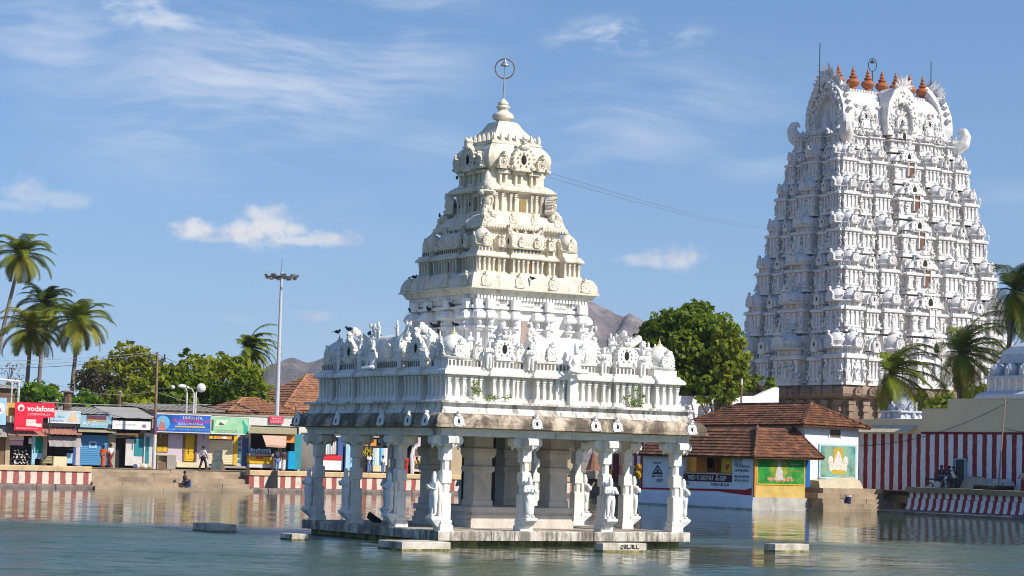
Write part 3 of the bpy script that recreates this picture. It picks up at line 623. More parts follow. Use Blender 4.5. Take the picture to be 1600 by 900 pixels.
# ghat steps between the walls: each course of long stones
gh = thing('ghat_steps', 'worn brown stone steps leading down to the water between the striped walls', 'steps', (xw, 78, 0))
W = xe-xw
for k, (yf, z0, z1) in enumerate(((-.75, -.6, .22), (-.25, -.1, .52), (.30, .2, .86), (.95, .6, 1.17), (1.35, .9, 1.402))):
    n = (5, 6, 5, 7, 4)[k]; cuts = [0]+sorted(W*(i+rnd.uniform(-.2, .2))/n for i in range(1, n))+[W]
    for a, c in zip(cuts, cuts[1:]):
        mb = MB(); j = rnd.uniform(-.04, .04); mb.box(a+.008, c-.008, yf+j, yf+1.2, z0, z1-.02*abs(j)*10*.3+j*.3); obj('step_stone', mb, GHAT, gh)
mb = MB(); mb.quad((-30, 79.3, 1.404), (70, 79.3, 1.404), (70, 84.2, 1.404), (-30, 84.2, 1.404)); struct('pavement', mb, mat('bank_promenade', (.40, .31, .225), .95, .18, .7, (.5, .75, .5), (.2, .15, .11)))
mb = MB(); mb.box(-30, xw-.02, 78.62, 79.6, .5, 1.40); mb.box(xe+.02, 54.8, 78.62, 79.6, .5, 1.40); struct('bank_fill', mb, DIRT)
# ------------------------------------------------------------------ shops along the north bank (fronts at Y = 84)
YS = 84.
def C_(name, col, r=.75, v=.1): return mat(name, col, r, v, 2.)
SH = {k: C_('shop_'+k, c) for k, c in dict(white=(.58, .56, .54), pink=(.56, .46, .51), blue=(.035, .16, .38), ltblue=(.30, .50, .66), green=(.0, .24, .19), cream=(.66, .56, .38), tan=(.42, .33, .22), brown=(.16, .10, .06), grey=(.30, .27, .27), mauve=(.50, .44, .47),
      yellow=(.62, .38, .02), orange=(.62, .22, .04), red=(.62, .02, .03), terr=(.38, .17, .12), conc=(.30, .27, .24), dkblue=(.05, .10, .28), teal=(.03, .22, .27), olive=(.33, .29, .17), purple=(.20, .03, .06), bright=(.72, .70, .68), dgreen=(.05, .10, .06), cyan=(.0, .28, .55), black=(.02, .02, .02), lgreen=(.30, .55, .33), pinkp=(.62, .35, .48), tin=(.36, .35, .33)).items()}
def slats(x0, y0, x1, y1, Y, m, parent, name, horiz=True, n=12, dep=.05):
    P = at(x0, y0, Y=Y); Q = at(x1, y1, Y=Y)
    mb = MB()
    for i in range(n):
        if horiz:
            a = Q.z+(P.z-Q.z)*i/n; c = Q.z+(P.z-Q.z)*(i+1)/n; mb.rings([[(P.x, Y+.02, a), (Q.x, Y+.02, a), (Q.x, Y+dep+.02, a), (P.x, Y+dep+.02, a)], [(P.x, Y, (a+c)/2), (Q.x, Y, (a+c)/2), (Q.x, Y+dep, (a+c)/2), (P.x, Y+dep, (a+c)/2)], [(P.x, Y+.02, c-.004), (Q.x, Y+.02, c-.004), (Q.x, Y+dep+.02, c-.004), (P.x, Y+dep+.02, c-.004)]])
        else:
            a = P.x+(Q.x-P.x)*i/n; c = P.x+(Q.x-P.x)*(i+1)/n; mb.box(a+.006, c-.006, Y+(.012 if i % 2 else 0), Y+dep, Q.z, P.z)
    return obj(name, mb, m, parent)
def P1(t, name, rect, m, Y=YS, dep=.1): return obj(name, pb(MB(), *rect, Y, dep), SH[m] if isinstance(m, str) else m, t)
def awning(t, name, rect, m, out=.9, drop=None, n=0):
    P = at(rect[0], rect[1], Y=YS); Q = at(rect[2], rect[3], Y=YS-out); Q2 = at(rect[0], rect[3], Y=YS-out)
    mb = MB(); k = max(1, n)
    for i in range(k):
        xa = P.x+(at(rect[2], rect[1], Y=YS).x-P.x)*i/k; xb = P.x+(at(rect[2], rect[1], Y=YS).x-P.x)*(i+1)/k-.01
        ya = Q2.x+(Q.x-Q2.x)*i/k; yb = Q2.x+(Q.x-Q2.x)*(i+1)/k-.01; o = .02*(i % 2)
        mb.rings([[(xa, YS, P.z+o), (xb, YS, P.z+o), (xb, YS, P.z+o+.04), (xa, YS, P.z+o+.04)], [(ya, YS-out, Q.z+o), (yb, YS-out, Q.z+o), (yb, YS-out, Q.z+o+.04), (ya, YS-out, Q.z+o+.04)]])
    return obj(name, mb, SH[m] if isinstance(m, str) else m, t)
def shell(name, label, x0, x1, ytop, depth=4.2, m='white', ybot=None, group='shops along the north bank', piers=.16):
    a = at(x0, 690, Y=YS).x; c = at(x1, 690, Y=YS).x; zt = at((x0+x1)/2, ytop, Y=YS).z
    t = thing(name, label, 'shop', ((a+c)/2, YS, 1.4), 0, group); t['_x'] = 0.
    w = (c-a)/2; mb = MB(); h = zt-1.4
    mb.box(-w+.003, -w+piers, .05, depth, 0, h); mb.box(w-piers, w-.003, .05, depth, 0, h); mb.box(-w+piers, w-piers, depth-.15, depth, 0, h)
    obj('wall', mb, SH[m], t)
    mb = MB(); mb.box(-w-.02, w+.02-.024, -.05, depth+.1, h+.002, h+.14); obj('roof', mb, SH['conc'], t)
    mb = MB(); mb.box(-w+piers+.002, w-piers-.002, .55, depth-.16, .01, h-.02); obj('painted_inner_shade', mb, SH['black'], t)  # solid black box painted as the shade inside the shop
    inv = Vector((-(a+c)/2, -YS, -1.4)); t['_inv'] = inv; return t
class Sub:                                             # parts given in world metres, parented to a thing that stands at its own base
    pass
_obj = obj
def obj(name, m, mats, parent=None, loc=None, rot=None, sc=None, smooth=None):
    o = _obj(name, m, mats, parent, loc, rot, sc, smooth)
    if parent is not None and parent.get('_world') and loc is None: o.location = -Vector(parent.location)
    return o
def world(t): t['_world'] = 1; return t
def fin(t):
    for k in ('_world', '_inv', '_x'):
        if k in t: del t[k]
# --- shop with wooden front at the left edge
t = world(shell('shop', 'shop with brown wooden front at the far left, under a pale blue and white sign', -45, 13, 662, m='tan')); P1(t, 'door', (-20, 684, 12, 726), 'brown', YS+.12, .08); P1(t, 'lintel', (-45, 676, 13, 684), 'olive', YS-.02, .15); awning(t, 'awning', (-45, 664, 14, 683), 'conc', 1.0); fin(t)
# --- goods shop with green panel
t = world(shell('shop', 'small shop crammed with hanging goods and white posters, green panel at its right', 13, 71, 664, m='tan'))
P1(t, 'pillar', (51, 681, 54, 726), 'ltblue', YS-.05, .2); slats(54, 680, 70, 708, YS+.1, SH['green'], t, 'green_shutter', False, 8); P1(t, 'lower_panel', (55, 708, 68, 717), 'ltblue', YS+.1, .06)
for r_ in ((15, 680, 37, 688), (16, 688, 36, 696), (45, 684, 55, 694)): P1(t, 'poster', r_, 'pinkp' if r_[1] == 688 else 'bright', YS+.02+.03*rnd.random(), .02)
mb = MB()
for i in range(5): pb(mb, 20, 690+7*i, 51, 690.6+7*i, YS+.35, .3)
obj('shelf', mb, SH['grey'], t)
mb = MB()
for i in range(60): x = rnd.uniform(21, 50); y = rnd.uniform(702, 725); s_ = rnd.uniform(.8, 1.6); pb(mb, x, y, x+s_, y+s_*1.3, YS+.2+.1*rnd.random(), .1)
tag(obj('goods', mb, SH['bright'], t), kind='stuff'); awning(t, 'awning', (13, 666, 74, 682), 'terr', 1.1, n=14); fin(t)
# --- shop with grey cloth awning
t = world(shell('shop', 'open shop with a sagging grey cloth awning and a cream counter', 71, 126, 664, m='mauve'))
awning(t, 'tiled_awning', (72, 668, 128, 680), 'terr', 1.1, n=14); P1(t, 'parapet', (72, 661, 126, 668), 'grey', YS-.04, .2)
mb = MB(); A = at(75, 681, Y=YS-.5); B_ = at(126, 682, Y=YS-.5); zz = at(100, 698, Y=YS-.9).z
for i in range(10):
    f0, f1 = i/10, (i+1)/10; xa, xb = A.x+(B_.x-A.x)*f0, A.x+(B_.x-A.x)*f1; d0, d1 = .05*math.sin(i*2.1), .05*math.sin((i+1)*2.1)
    mb.add([(xa, YS-.45, A.z), (xb, YS-.45, A.z), (xb, YS-.9+d1, zz+d1*.3), (xa, YS-.9+d0, zz+d0*.3), (xa, YS-.43, A.z), (xb, YS-.43, A.z), (xb, YS-.88+d1, zz+d1*.3), (xa, YS-.88+d0, zz+d0*.3)], [(0, 1, 2, 3), (7, 6, 5, 4), (3, 2, 6, 7)])
obj('cloth_awning', mb, SH['grey'], t); P1(t, 'counter', (84, 713, 104, 728), 'cream', YS-.3, .7); P1(t, 'pillar', (115, 699, 117.5, 727), 'dkblue', YS-.05, .15); P1(t, 'pillar', (119, 699, 124.5, 727), 'mauve', YS-.06, .25)
P1(t, 'stall_front', (86, 699, 113, 712), 'black', YS+.3, .1); P1(t, 'glass_case', (105, 708, 113, 724), 'ltblue', YS, .4)
for i in range(5): P1(t, 'crate', (66+2*i, 722-2.4*i, 82, 724-2.4*i), 'olive', YS-.25+.02*i, .4)
fin(t)
# --- blue shutter shop
t = world(shell('shop', 'shop closed by a bright blue rolled shutter with a small notice on it', 126, 177.5, 664, m='blue'))
slats(127, 679, 170, 727.5, YS+.03, SH['blue'] if False else C_('shutter_blue', (.07, .24, .46)), t, 'shutter', True, 16); P1(t, 'notice', (139, 689, 151, 700), 'ltblue', YS-.0, .03); P1(t, 'notice_centre', (142, 692, 148.5, 697), 'dkblue', YS-.02, .02); P1(t, 'door_post', (170, 678, 177, 727), 'olive', YS, .2); awning(t, 'awning', (122, 668, 182, 676.5), 'olive', 1.0); fin(t)
# --- white fronted shop with dark doorway
t = world(shell('shop', 'white shop with a dark open doorway and a teal notice board', 178, 240, 652, m='grey'))
P1(t, 'wall_panel', (197, 686, 210, 727.5), 'white', YS+.05, .08); P1(t, 'wall_panel', (210, 708, 225, 728), 'white', YS+.06, .08); P1(t, 'notice_board', (210, 685, 224, 713), 'teal', YS+.04, .08); P1(t, 'lintel', (178, 676, 236, 684), 'brown', YS+.1, .2)
P1(t, 'pillar', (226, 676, 237, 728), 'white', YS-.05, .3); P1(t, 'poster_strip', (228, 682, 232.5, 724), 'teal', YS-.07, .02); P1(t, 'tube_light', (182, 683.5, 203, 684.6), 'white', YS-.02, .05)
A = at(172, 646, Y=YS); B_ = at(236, 648, Y=YS); mb = MB()
for i in range(20): xa = A.x-.1+(B_.x-A.x+.2)*i/20; mb.rings([[(xa, YS-.9, A.z-.30+.02*(i % 2)), (xa+.16, YS-.9, A.z-.30), (xa+.16, YS-.9, A.z-.27), (xa, YS-.9, A.z-.27)], [(xa, YS+3, A.z+.50+.02*(i % 2)), (xa+.16, YS+3, A.z+.5), (xa+.16, YS+3, A.z+.53), (xa, YS+3, A.z+.53)]])
obj('sheet_roof', mb, SH['tin'], t); fin(t)
# --- pink walled house with yellow door
t = world(shell('shop', 'pale pink house front with a yellow door and a yellow shuttered window', 243, 325, 648, m='pink'))
P1(t, 'front_wall', (246, 678, 287, 728), 'pink', YS+.04, .15); P1(t, 'front_wall', (306, 678, 322, 731), 'pink', YS+.04, .15); P1(t, 'door', (288, 679, 305.5, 721), 'yellow', YS+.10, .06); P1(t, 'door_frame', (286.5, 678, 288, 722), 'brown', YS, .1); P1(t, 'door_frame', (305.5, 678, 307, 722), 'brown', YS, .1)
for i in range(3): P1(t, 'door_board', (290, 683+12.5*i, 303.5, 693+12.5*i), 'yellow', YS+.075, .03)
P1(t, 'window', (244.5, 678, 262, 707), 'brown', YS, .06)
for a in (245.6, 254): P1(t, 'shutter_leaf', (a, 697, a+7.2, 706), 'yellow', YS-.03, .03)
for a in (245.6, 254): P1(t, 'window_pane', (a, 680, a+7.2, 695), C_('shop_dkyellow', (.22, .13, .02)), YS-.02, .03)
P1(t, 'doorstep', (276, 722, 322, 731), 'cream', YS-.35, .5); P1(t, 'wainscot', (246, 708, 286, 728), 'mauve', YS+.02, .03); fin(t)
# --- green sign shop
t = world(shell('shop', 'shop with cream rolled shutter and a strip of round posters beside it', 325, 389, 650, m='mauve'))
slats(326, 687, 366, 726, YS+.05, SH['cream'], t, 'shutter', True, 15); P1(t, 'shutter_post', (366, 681, 370, 727), 'yellow', YS, .12); P1(t, 'side_panel', (370, 680, 388, 729), 'mauve', YS+.04, .1); P1(t, 'door', (379, 684, 387, 728), 'dkblue', YS+.01, .05)
for i in range(5): o = obj('round_poster', MB().lathe([(.13, 0), (.13, .02)], 14), SH['teal'], t, loc=at(374.5, 686+8.5*i, Y=YS-.01)-Vector(t.location), rot=(PI/2, 0, 0))
P1(t, 'sill', (322, 727, 389, 732), 'conc', YS-.3, .4); fin(t)
# --- snack stall
t = world(shell('shop', 'snack stall with tan awning, hanging cloth and yellow counter', 389, 470, 652, m='white'))
P1(t, 'upper_wall', (390, 648, 470, 667), 'white', YS+.02, .2); awning(t, 'awning', (388, 667, 464, 679), 'olive', 1.7); mb = MB(); P = at(410, 680, Y=YS-1.6); Q = at(448, 699, Y=YS-1.7)
mb.rings([[(P.x, YS-1.6, P.z), (Q.x, YS-1.6, P.z), (Q.x, YS-1.57, P.z), (P.x, YS-1.57, P.z)], [(P.x+.2, YS-1.8, Q.z+.15), (Q.x-.1, YS-1.8, Q.z+.1), (Q.x-.1, YS-1.77, Q.z+.1), (P.x+.2, YS-1.77, Q.z+.15)], [(P.x+.25, YS-1.75, Q.z), (Q.x-.15, YS-1.75, Q.z-.05), (Q.x-.15, YS-1.72, Q.z-.05), (P.x+.25, YS-1.72, Q.z)]]); obj('hanging_cloth', mb, C_('cloth_pink', (.56, .36, .27)), t)
P1(t, 'counter', (390, 713, 424, 725), 'yellow', YS-.6, .5); P1(t, 'counter_top', (389.5, 708, 428, 713), 'grey', YS-.65, .6); P1(t, 'counter_badge', (400, 714, 411, 717), 'red', YS-.62, .02); P1(t, 'counter_base', (390, 725, 424, 731), 'white', YS-.6, .5); P1(t, 'cabinet', (451, 705, 461, 733), 'cyan', YS-.5, .5); P1(t, 'side_wall', (461, 678, 470, 734), 'teal', YS-.4, .3); P1(t, 'freezer', (430, 716, 441, 732), 'bright', YS-.5, .4); P1(t, 'menu_board', (446, 679, 460, 692), 'orange', YS-1.2, .04)
mb = MB()
for i in range(8): pb(mb, 392+4*i, 700+rnd.random()*2, 394.5+4*i, 707.5, YS-.4, .12)
obj('jar', mb, SH['ltblue'], t); fin(t)
# --- stalls seen under the pavilion roof
t = world(shell('shop', 'stall hung with blue and white packets behind the pavilion columns', 495, 552, 680, m='bright')); P1(t, 'counter', (500, 711, 534, 719), 'red', YS-.5, .4); P1(t, 'counter_front', (504, 719, 533, 735), 'bright', YS-.45, .35)
for i in range(14): P1(t, 'packet_row', (499+2.6*i, 688+rnd.uniform(-3, 3), 501.3+2.6*i, 710), rnd.choice(('bright', 'ltblue', 'white', 'bright')), YS+.1, .05)
P1(t, 'pillar', (529, 683, 535, 735), 'dkblue', YS-.08, .2); P1(t, 'pillar', (541, 690, 553, 736), 'ltblue', YS-.08, .2); P1(t, 'upper_wall', (495, 664, 552, 684), 'white', YS, .2); fin(t)
t = world(shell('shop', 'fruit stall with hanging yellow bananas and blue curtains behind the pavilion', 553, 612, 684, m='white')); P1(t, 'sign_panel', (570, 686, 588, 697), 'orange', YS-.7, .05); P1(t, 'counter', (583, 727, 602, 737), 'cream', YS-.6, .4)
for i in range(7): P1(t, 'curtain', (583+3.2*i, 700, 585.6+3.2*i, 727), ('ltblue', 'white', 'bright', 'cyan')[i % 4], YS, .05)
for i in range(5):
    mb = MB(); c0 = at(565+3.8*i, 706+2*(i % 2), Y=YS-.8)-Vector(t.location)
    for k in range(16): a = rnd.uniform(0, 2*PI); z = rnd.uniform(-.3, .3); mb.tube([(c0.x+.09*math.cos(a), c0.y+.09*math.sin(a), c0.z+z+.07), (c0.x+.15*math.cos(a), c0.y+.15*math.sin(a), c0.z+z), (c0.x+.13*math.cos(a), c0.y+.13*math.sin(a), c0.z+z-.07)], [.02, .028, .01], 5)
    obj('banana_bunch', mb, SH['yellow'] if i % 2 else C_('banana', (.62, .52, .02)), t, loc=(0, 0, 0))
fin(t)
t = world(shell('shop', 'pale mauve house with a white arch over its doorway behind the pavilion', 626, 700, 672, m='mauve')); P1(t, 'front_wall', (648, 676, 700, 738), 'pink', YS+.02, .15); P1(t, 'window', (649, 701, 656, 713), 'brown', YS-.0, .03); mb = MB(); pts = [at(644, 740, Y=YS-.2), at(643, 712, Y=YS-.2), at(646, 700, Y=YS-.2), at(652, 692, Y=YS-.2)]; mb.tube([tuple(p) for p in pts], .14, 6); obj('arch', mb, SH['bright'], t); fin(t)
t = world(shell('shop', 'tan plastered building at the far corner of the tank behind the pavilion', 700, 905, 690, m='tan')); P1(t, 'front_wall', (705, 692, 905, 745), 'tan', YS, .3); P1(t, 'base_band', (705, 741, 905, 748), 'cream', YS-.1, .1); fin(t)
# ------------------------------------------------------------------ signs
def sign(name, label, rect, m, Y, frame=None, dep=.07, posts=True):
    P = at(rect[0], rect[1], Y=Y); Q = at(rect[2], rect[3], Y=Y); c = Vector(((P.x+Q.x)/2, Y, Q.z)); w = (Q.x-P.x)/2; h = P.z-Q.z
    t = thing(name, label, 'sign', c, 0); mb = MB(); mb.box(-w, w, 0, dep, 0, h); obj('panel', mb, m, t)
    if frame:
        mb = MB(); e = .05
        for r_ in ((-w-e, w+e, -e, 0), (-w-e, w+e, h, h+e), (-w-e, -w, 0, h), (w, w+e, 0, h)): mb.box(r_[0], r_[1], -.02, dep+.01, r_[2], r_[3])
        obj('frame', mb, frame, t)
    if posts:
        mb = MB()
        for x in (-w*.8, w*.8): mb.box(x-.03, x+.03, dep+.012, dep+.07, -.5, h*.9)
        obj('post', mb, DKM, t)
    return t, w, h
def letter(t, body, x, z, size, m, y=-.008, align='CENTER', bold=.0):
    me = text(body, size, .004, align, bold); set_mat(me, SH[m] if isinstance(m, str) else m); return _obj('lettering', me, None, t, loc=(x, y, z), rot=(PI/2, 0, 0))
def scrawl(t, x0, x1, z, h, m, seed, y=-.01, name='lettering'):            # rows of small looping strokes, as unreadable script looks from here
    rr = random.Random(seed); mb = MB(); x = x0
    while x < x1-.4*h:
        w = h*rr.uniform(.45, .95); k = rr.randint(0, 3); s_ = h*.17
        if k == 0: mb.box(x, x+w, y, y+.006, z, z+s_); mb.box(x, x+s_, y, y+.006, z, z+h)
        elif k == 1: mb.box(x, x+w, y, y+.006, z+h-s_, z+h); mb.box(x+w-s_, x+w, y, y+.006, z, z+h); mb.box(x, x+s_, y, y+.006, z, z+h*.6)
        elif k == 2: mb.tube([(x+w/2+w/2.3*math.cos(a), y, z+h*.45+h*.42*math.sin(a)) for a in [i*PI/5 for i in range(10)]], s_*.5, 4)
        else: mb.box(x+w*.4, x+w*.4+s_, y, y+.006, z, z+h); mb.box(x, x+w, y, y+.006, z+h*.45, z+h*.45+s_)
        x += w+h*.22
    return _obj(name, mb, SH[m] if isinstance(m, str) else m, t)
REDS = C_('sign_red', (.72, .012, .045), .5, .03)
P = at(22, 674, Y=82.7)
t, w, h = sign('billboard', 'red billboard with white roundel and lettering above the goods shop', (24, 628, 84, 674), REDS, 82.7, None)
bpy.data.objects.remove([c for c in t.children if c.name.startswith('panel')][0])
mb = MB(); mb.prism([(-w, 0), (w*.42, 0), (w*.42, h*.47), (w, h*.50), (w, h), (-w, h)], 0, .08); obj('panel', mb, REDS, t)
letter(t, 'vodafone', -w*.40+.02, h*.70, .52, 'bright', align='LEFT', bold=.012); scrawl(t, -w*.35, w*.8, h*.55, .15, 'bright', 2)
mb = MB(); mb.lathe([(.24, 0), (.24, .012)], 24); obj('roundel', mb, SH['bright'], t, loc=(-w*.70, -.004, h*.80), rot=(PI/2, 0, 0))
mb = MB(); mb.lathe([(.12, 0), (.12, .012)], 20); mb.prism([(.02, .05), (.12, .18), (.06, .2), (-.08, .08)], 0, .012); obj('roundel_mark', mb, REDS, t, loc=(-w*.70+.01, -.018, h*.78), rot=(PI/2, 0, 0))
mb = MB(); mb.box(-w*.42, w*.08, -.01, 0, h*.16, h*.40); mb.box(w*.08+.01, w*.36, -.01, 0, h*.14, h*.26); obj('picture_panel', mb, C_('sign_pinkwhite', (.75, .58, .55)), t); scrawl(t, -w*.9, w*.2, h*.06, .08, 'bright', 3)
t, w, h = sign('signboard', 'plain yellow signboard tucked behind the red billboard', (10, 629, 26, 650), C_('sign_yellow', (.62, .36, .10)), 83.2)
t, w, h = sign('signboard', 'pale blue and white sign with purple marks at the far left edge', (-12, 621, 9, 664), SH['ltblue'], 82.9); mb = MB(); mb.lathe([(w*.8, 0), (w*.8, .012)], 20); obj('disc', mb, SH['bright'], t, loc=(0, 0, h*.6), rot=(PI/2, 0, 0)); scrawl(t, -w*.5, w*.6, h*.5, .2, 'purple', 9, -.03)
t, w, h = sign('signboard', 'pale blue sign with a tan pyramid picture and white frame', (77, 642, 124, 661), C_('sign_paleblue', (.42, .56, .66)), 83.3, SH['bright']); mb = MB(); mb.prism([(w*.18, h*.08), (w*.92, h*.08), (w*.68, h*.92), (w*.45, h*.92)], -.012, 0); obj('picture', mb, C_('sign_tan', (.62, .44, .30)), t); scrawl(t, -w*.8, w*.1, h*.68, .16, 'bright', 4); scrawl(t, -w*.8, 0, h*.38, .16, 'teal', 5); scrawl(t, -w*.95, 0, h*.08, .12, 'dkblue', 6)
t, w, h = sign('signboard', 'dull blue sign with a dark purple panel above white lettering', (126, 648, 174, 669), C_('sign_dullblue', (.23, .40, .50)), 83.3); mb = MB(); mb.box(-w*.6, w*.65, -.03, 0, h*.62, h*.98); obj('picture', mb, C_('sign_plum', (.11, .04, .08)), t); mb = MB(); mb.box(-w*.6, w*.65, -.034, -.03, h*.56, h*.64); obj('picture_edge', mb, SH['yellow'], t); scrawl(t, -w*.85, w*.15, h*.22, .24, 'bright', 7); scrawl(t, w*.25, w*.9, h*.24, .13, 'bright', 8)
t, w, h = sign('signboard', 'white sign with rounded right end over the dark doorway', (176, 657, 235, 672), SH['bright'], 82.95, None, .05); scrawl(t, -w*.8, w*.3, h*.45, .12, 'ltblue', 10); mb = MB(); mb.ell((w*.66, -.004, h*.45), (.16, .012, .13), 10, 6); obj('emblem', mb, C_('sign_violet', (.22, .14, .42)), t)
BLUS = mat('sign_blue_sky', (.02, .10, .44), .5, .5, .8)
t, w, h = sign('signboard', 'large blue signboard with red, white and yellow lettering and a figure picture', (245, 647, 328.5, 676.5), BLUS, 82.8, SH['bright'])
scrawl(t, -w*.05, w*.68, h*.76, .20, 'bright', 11); scrawl(t, -w*.42, w*.92, h*.56, .25, C_('sign_pinkred', (.75, .04, .14)), 12); scrawl(t, -w*.22, w*.72, h*.42, .15, 'bright', 13); scrawl(t, -w*.55, w*.98, h*.10, .14, C_('sign_aqua', (.15, .55, .6)), 15)
mb = MB(); mb.box(-w*.32, w*.80, -.014, -.004, h*.28, h*.36); obj('yellow_band', mb, C_('sign_gold', (.65, .42, .08)), t)
mb = MB(); mb.lathe([(.52, 0), (.52, .008)], 24); obj('picture_disc', mb, C_('sign_cyan', (.10, .38, .62)), t, loc=(-w*.76, 0, h*.5), rot=(PI/2, 0, 0))
mb = MB(); mb.prism([(-.34, 0), (.28, 0), (.20, .35), (.12, .55), (.1, .8), (0, .92), (-.1, .8), (-.14, .55), (-.28, .35)], -.022, -.008); obj('picture_figure', mb, C_('sign_figure', (.40, .16, .16)), t, loc=(-w*.78, 0, h*.06))
mb = MB(); mb.ell((-w*.785, -.02, h*.62), (.1, .02, .13), 10, 6); obj('picture_face', mb, C_('sign_face', (.52, .34, .25)), t)
t, w, h = sign('signboard', 'light green signboard with a small framed picture and teal map shape', (330, 651, 388, 678.5), SH['lgreen'], 82.8, SH['bright'])
mb = MB(); mb.prism([(-w*.80, h*.42), (-w*.30, h*.42), (-w*.10, h*.82), (-w*.72, h*.82)], -.012, 0); obj('picture', mb, C_('sign_paleg', (.55, .70, .50)), t); mb = MB(); mb.prism([(-w*.6, h*.5), (-w*.25, h*.5), (-w*.4, h*.62), (-w*.52, h*.7)], -.02, -.012); obj('picture_shape', mb, SH['dgreen'], t); scrawl(t, -w*.75, w*.4, h*.14, .11, 'grey', 16); scrawl(t, -w*.75, w*.4, h*.04, .09, 'grey', 17)
mb = MB(); mb.prism([(w*.75, 0), (w*.98, 0), (w*.95, h*.5), (w*.82, h*.62), (w*.68, h*.9), (w*.64, h*.7), (w*.74, h*.5)], -.01, 0); obj('map_shape', mb, C_('sign_teal', (.02, .36, .27)), t); mb = MB(); mb.box(-w*.97, -w*.86, -.01, 0, h*.15, h*.82); obj('side_band', mb, SH['dgreen'], t)
t, w, h = sign('signboard', 'orange and yellow shop strip sign below the green board', (327, 681, 362, 686.5), SH['orange'], 82.9, None, .05, False); mb = MB(); mb.box(-w, -w*.4, -.008, 0, .01, h-.01); obj('yellow_end', mb, SH['yellow'], t); mb = MB(); mb.ell((w*.35, -.004, h*.5), (.22, .01, .08), 12, 5); obj('emblem', mb, SH['bright'], t)
t, w, h = sign('signboard', 'small red sign with white lines on the white upper wall', (421.5, 650.5, 443, 662), C_('sign_crimson', (.62, .04, .09)), 83.85, None, .05, False); scrawl(t, -w*.7, w*.7, h*.62, .1, 'bright', 18); scrawl(t, -w*.85, w*.85, h*.12, .16, 'bright', 19)
# ------------------------------------------------------------------ east bank: striped low wall, landing, compound wall
BL = mat('bluewash_plaster', (.78, .80, .86), .85, .08, 1.2, (.52, .78, .5), (.36, .34, .33), (.55, .78, .4), .2, 12)
BW = mat('white_plaster_house', (.72, .74, .78), .85, .08, 1.2, (.55, .8, .5), (.45, .42, .38))
OCH = mat('buff_parapet', (.82, .66, .42), .9, .05, .8, (.6, .9, .3), (.5, .4, .28))
ew = thing('bank_wall', 'two-stepped red and white striped low wall along the right bank', 'wall', (55, 34, 0)); ew['_world'] = 1
y1 = 41.65; y0 = -30.
mb = MB(); mb.box(55.25, 56.0, y0, y1-.1, 1.02, 1.36); obj('painted_upper_face', mb, STE, ew)
mb = MB(); mb.rings([[(54.98, y0, .28), (56.0, y0, .28), (56.0, y0, 1.0), (55.14, y0, 1.0), (55.10, y0, .62)], [(54.98, y1+.05, .28), (56.0, y1+.05, .28), (56.0, y1+.05, 1.0), (55.14, y1+.05, 1.0), (55.10, y1+.05, .62)]]); obj('painted_lower_face', mb, STE, ew)
COPB = mat('brown_coping', (.32, .24, .15), .9, .2, 1.2, (.5, .75, .5), (.15, .11, .08))
for i in range(24):
    a = y1+.08-3*i; mb = MB(); j = rnd.uniform(-.015, .015); mb.box(55.05, 56.2, a-2.99, a, 1.362, 1.68+j); obj('coping_slab', mb, COPB, ew)
for i in range(24):
    a = y1+1.6-3*i; mb = MB(); j = rnd.uniform(-.06, .06); mb.rings([[(54.0+j, a-2.97, -.8), (56, a-2.97, -.8), (56, a, -.8), (54.0+j, a, -.8)], [(54.05+j, a-2.97, .16), (56, a-2.97, .18), (56, a, .18), (54.05+j, a, .16)], [(54.3+j, a-2.95, .25), (56, a-2.95, .27), (56, a-.02, .27), (54.3+j, a-.02, .25)]]); obj('footing_stone', mb, LEDGE, ew)
fin(ew)
mb = MB(); mb.box(56.0, 60, -30, 41.5, .5, 1.40); mb.quad((56.0, -30, 1.404), (60, -30, 1.404), (60, 47.4, 1.404), (56.0, 47.4, 1.404)); struct('bank_fill', mb, DIRT)
ld = thing('landing_steps', 'pale stone landing with steps beside the tiled house on the right bank', 'steps', (54, 44.5, 0)); ld['_world'] = 1
for k, (xa, xb, ya, yb, za, zb) in enumerate(((50.7, 57.2, 44.4, 47.4, -.8, .20), (50.9, 56.6, 44.65, 47.4, .19, .52), (51.0, 56.4, 44.9, 47.4, .51, .82), (50.9, 56.3, 45.2, 47.4, .81, 1.12), (51.6, 56.0, 45.6, 47.4, 1.11, 1.46), (57.0, 60, 43.0, 47.4, .6, 1.12), (58.0, 60, 42.6, 47.4, 1.11, 1.41))):
    n = 3 if k < 5 else 1
    for i in range(n):
        mb = MB(); a = xa+(xb-xa)*i/n; c = xa+(xb-xa)*(i+1)/n-.012; j = rnd.uniform(-.03, .03); mb.box(a, c, ya+j, yb, za, zb+j*.3); obj('step_stone', mb, GHAT, ld)
mb = MB(); mb.rings([[(52.0, 46.4, 1.45), (55.6, 46.4, 1.45), (55.7, 47.45, 1.45), (52.0, 47.45, 1.45)], [(52.0, 46.5, 1.9), (55.4, 46.5, 1.95), (55.6, 47.45, 2.2), (52.0, 47.45, 1.95)]]); obj('plaster_block', mb, mat('cream_block', (.58, .50, .36), .9, .15, 2), ld); fin(ld)
cw = thing('compound_wall', 'tall red and white striped temple wall with buff stepped parapet', 'wall', (60, 40, 1.4)); cw['_world'] = 1
mb = MB(); mb.box(60, 60.6, -30, 84, 1.38, 5.12); obj('striped_face', mb, STW, cw)
mb = MB(); mb.box(59.94, 60.6, -30, 45.85, 5.122, 5.26); obj('red_band', mb, mat('dark_red_band', (.20, .015, .02), .8), cw)
mb = MB(); mb.box(60.002, 60.58, -30, 43.4, 5.262, 7.32); mb.box(60.002, 60.58, 43.4, 45.85, 5.262, 6.70); mb.box(60.002, 60.58, 45.85, 84, 5.122, 6.02); obj('parapet', mb, OCH, cw)
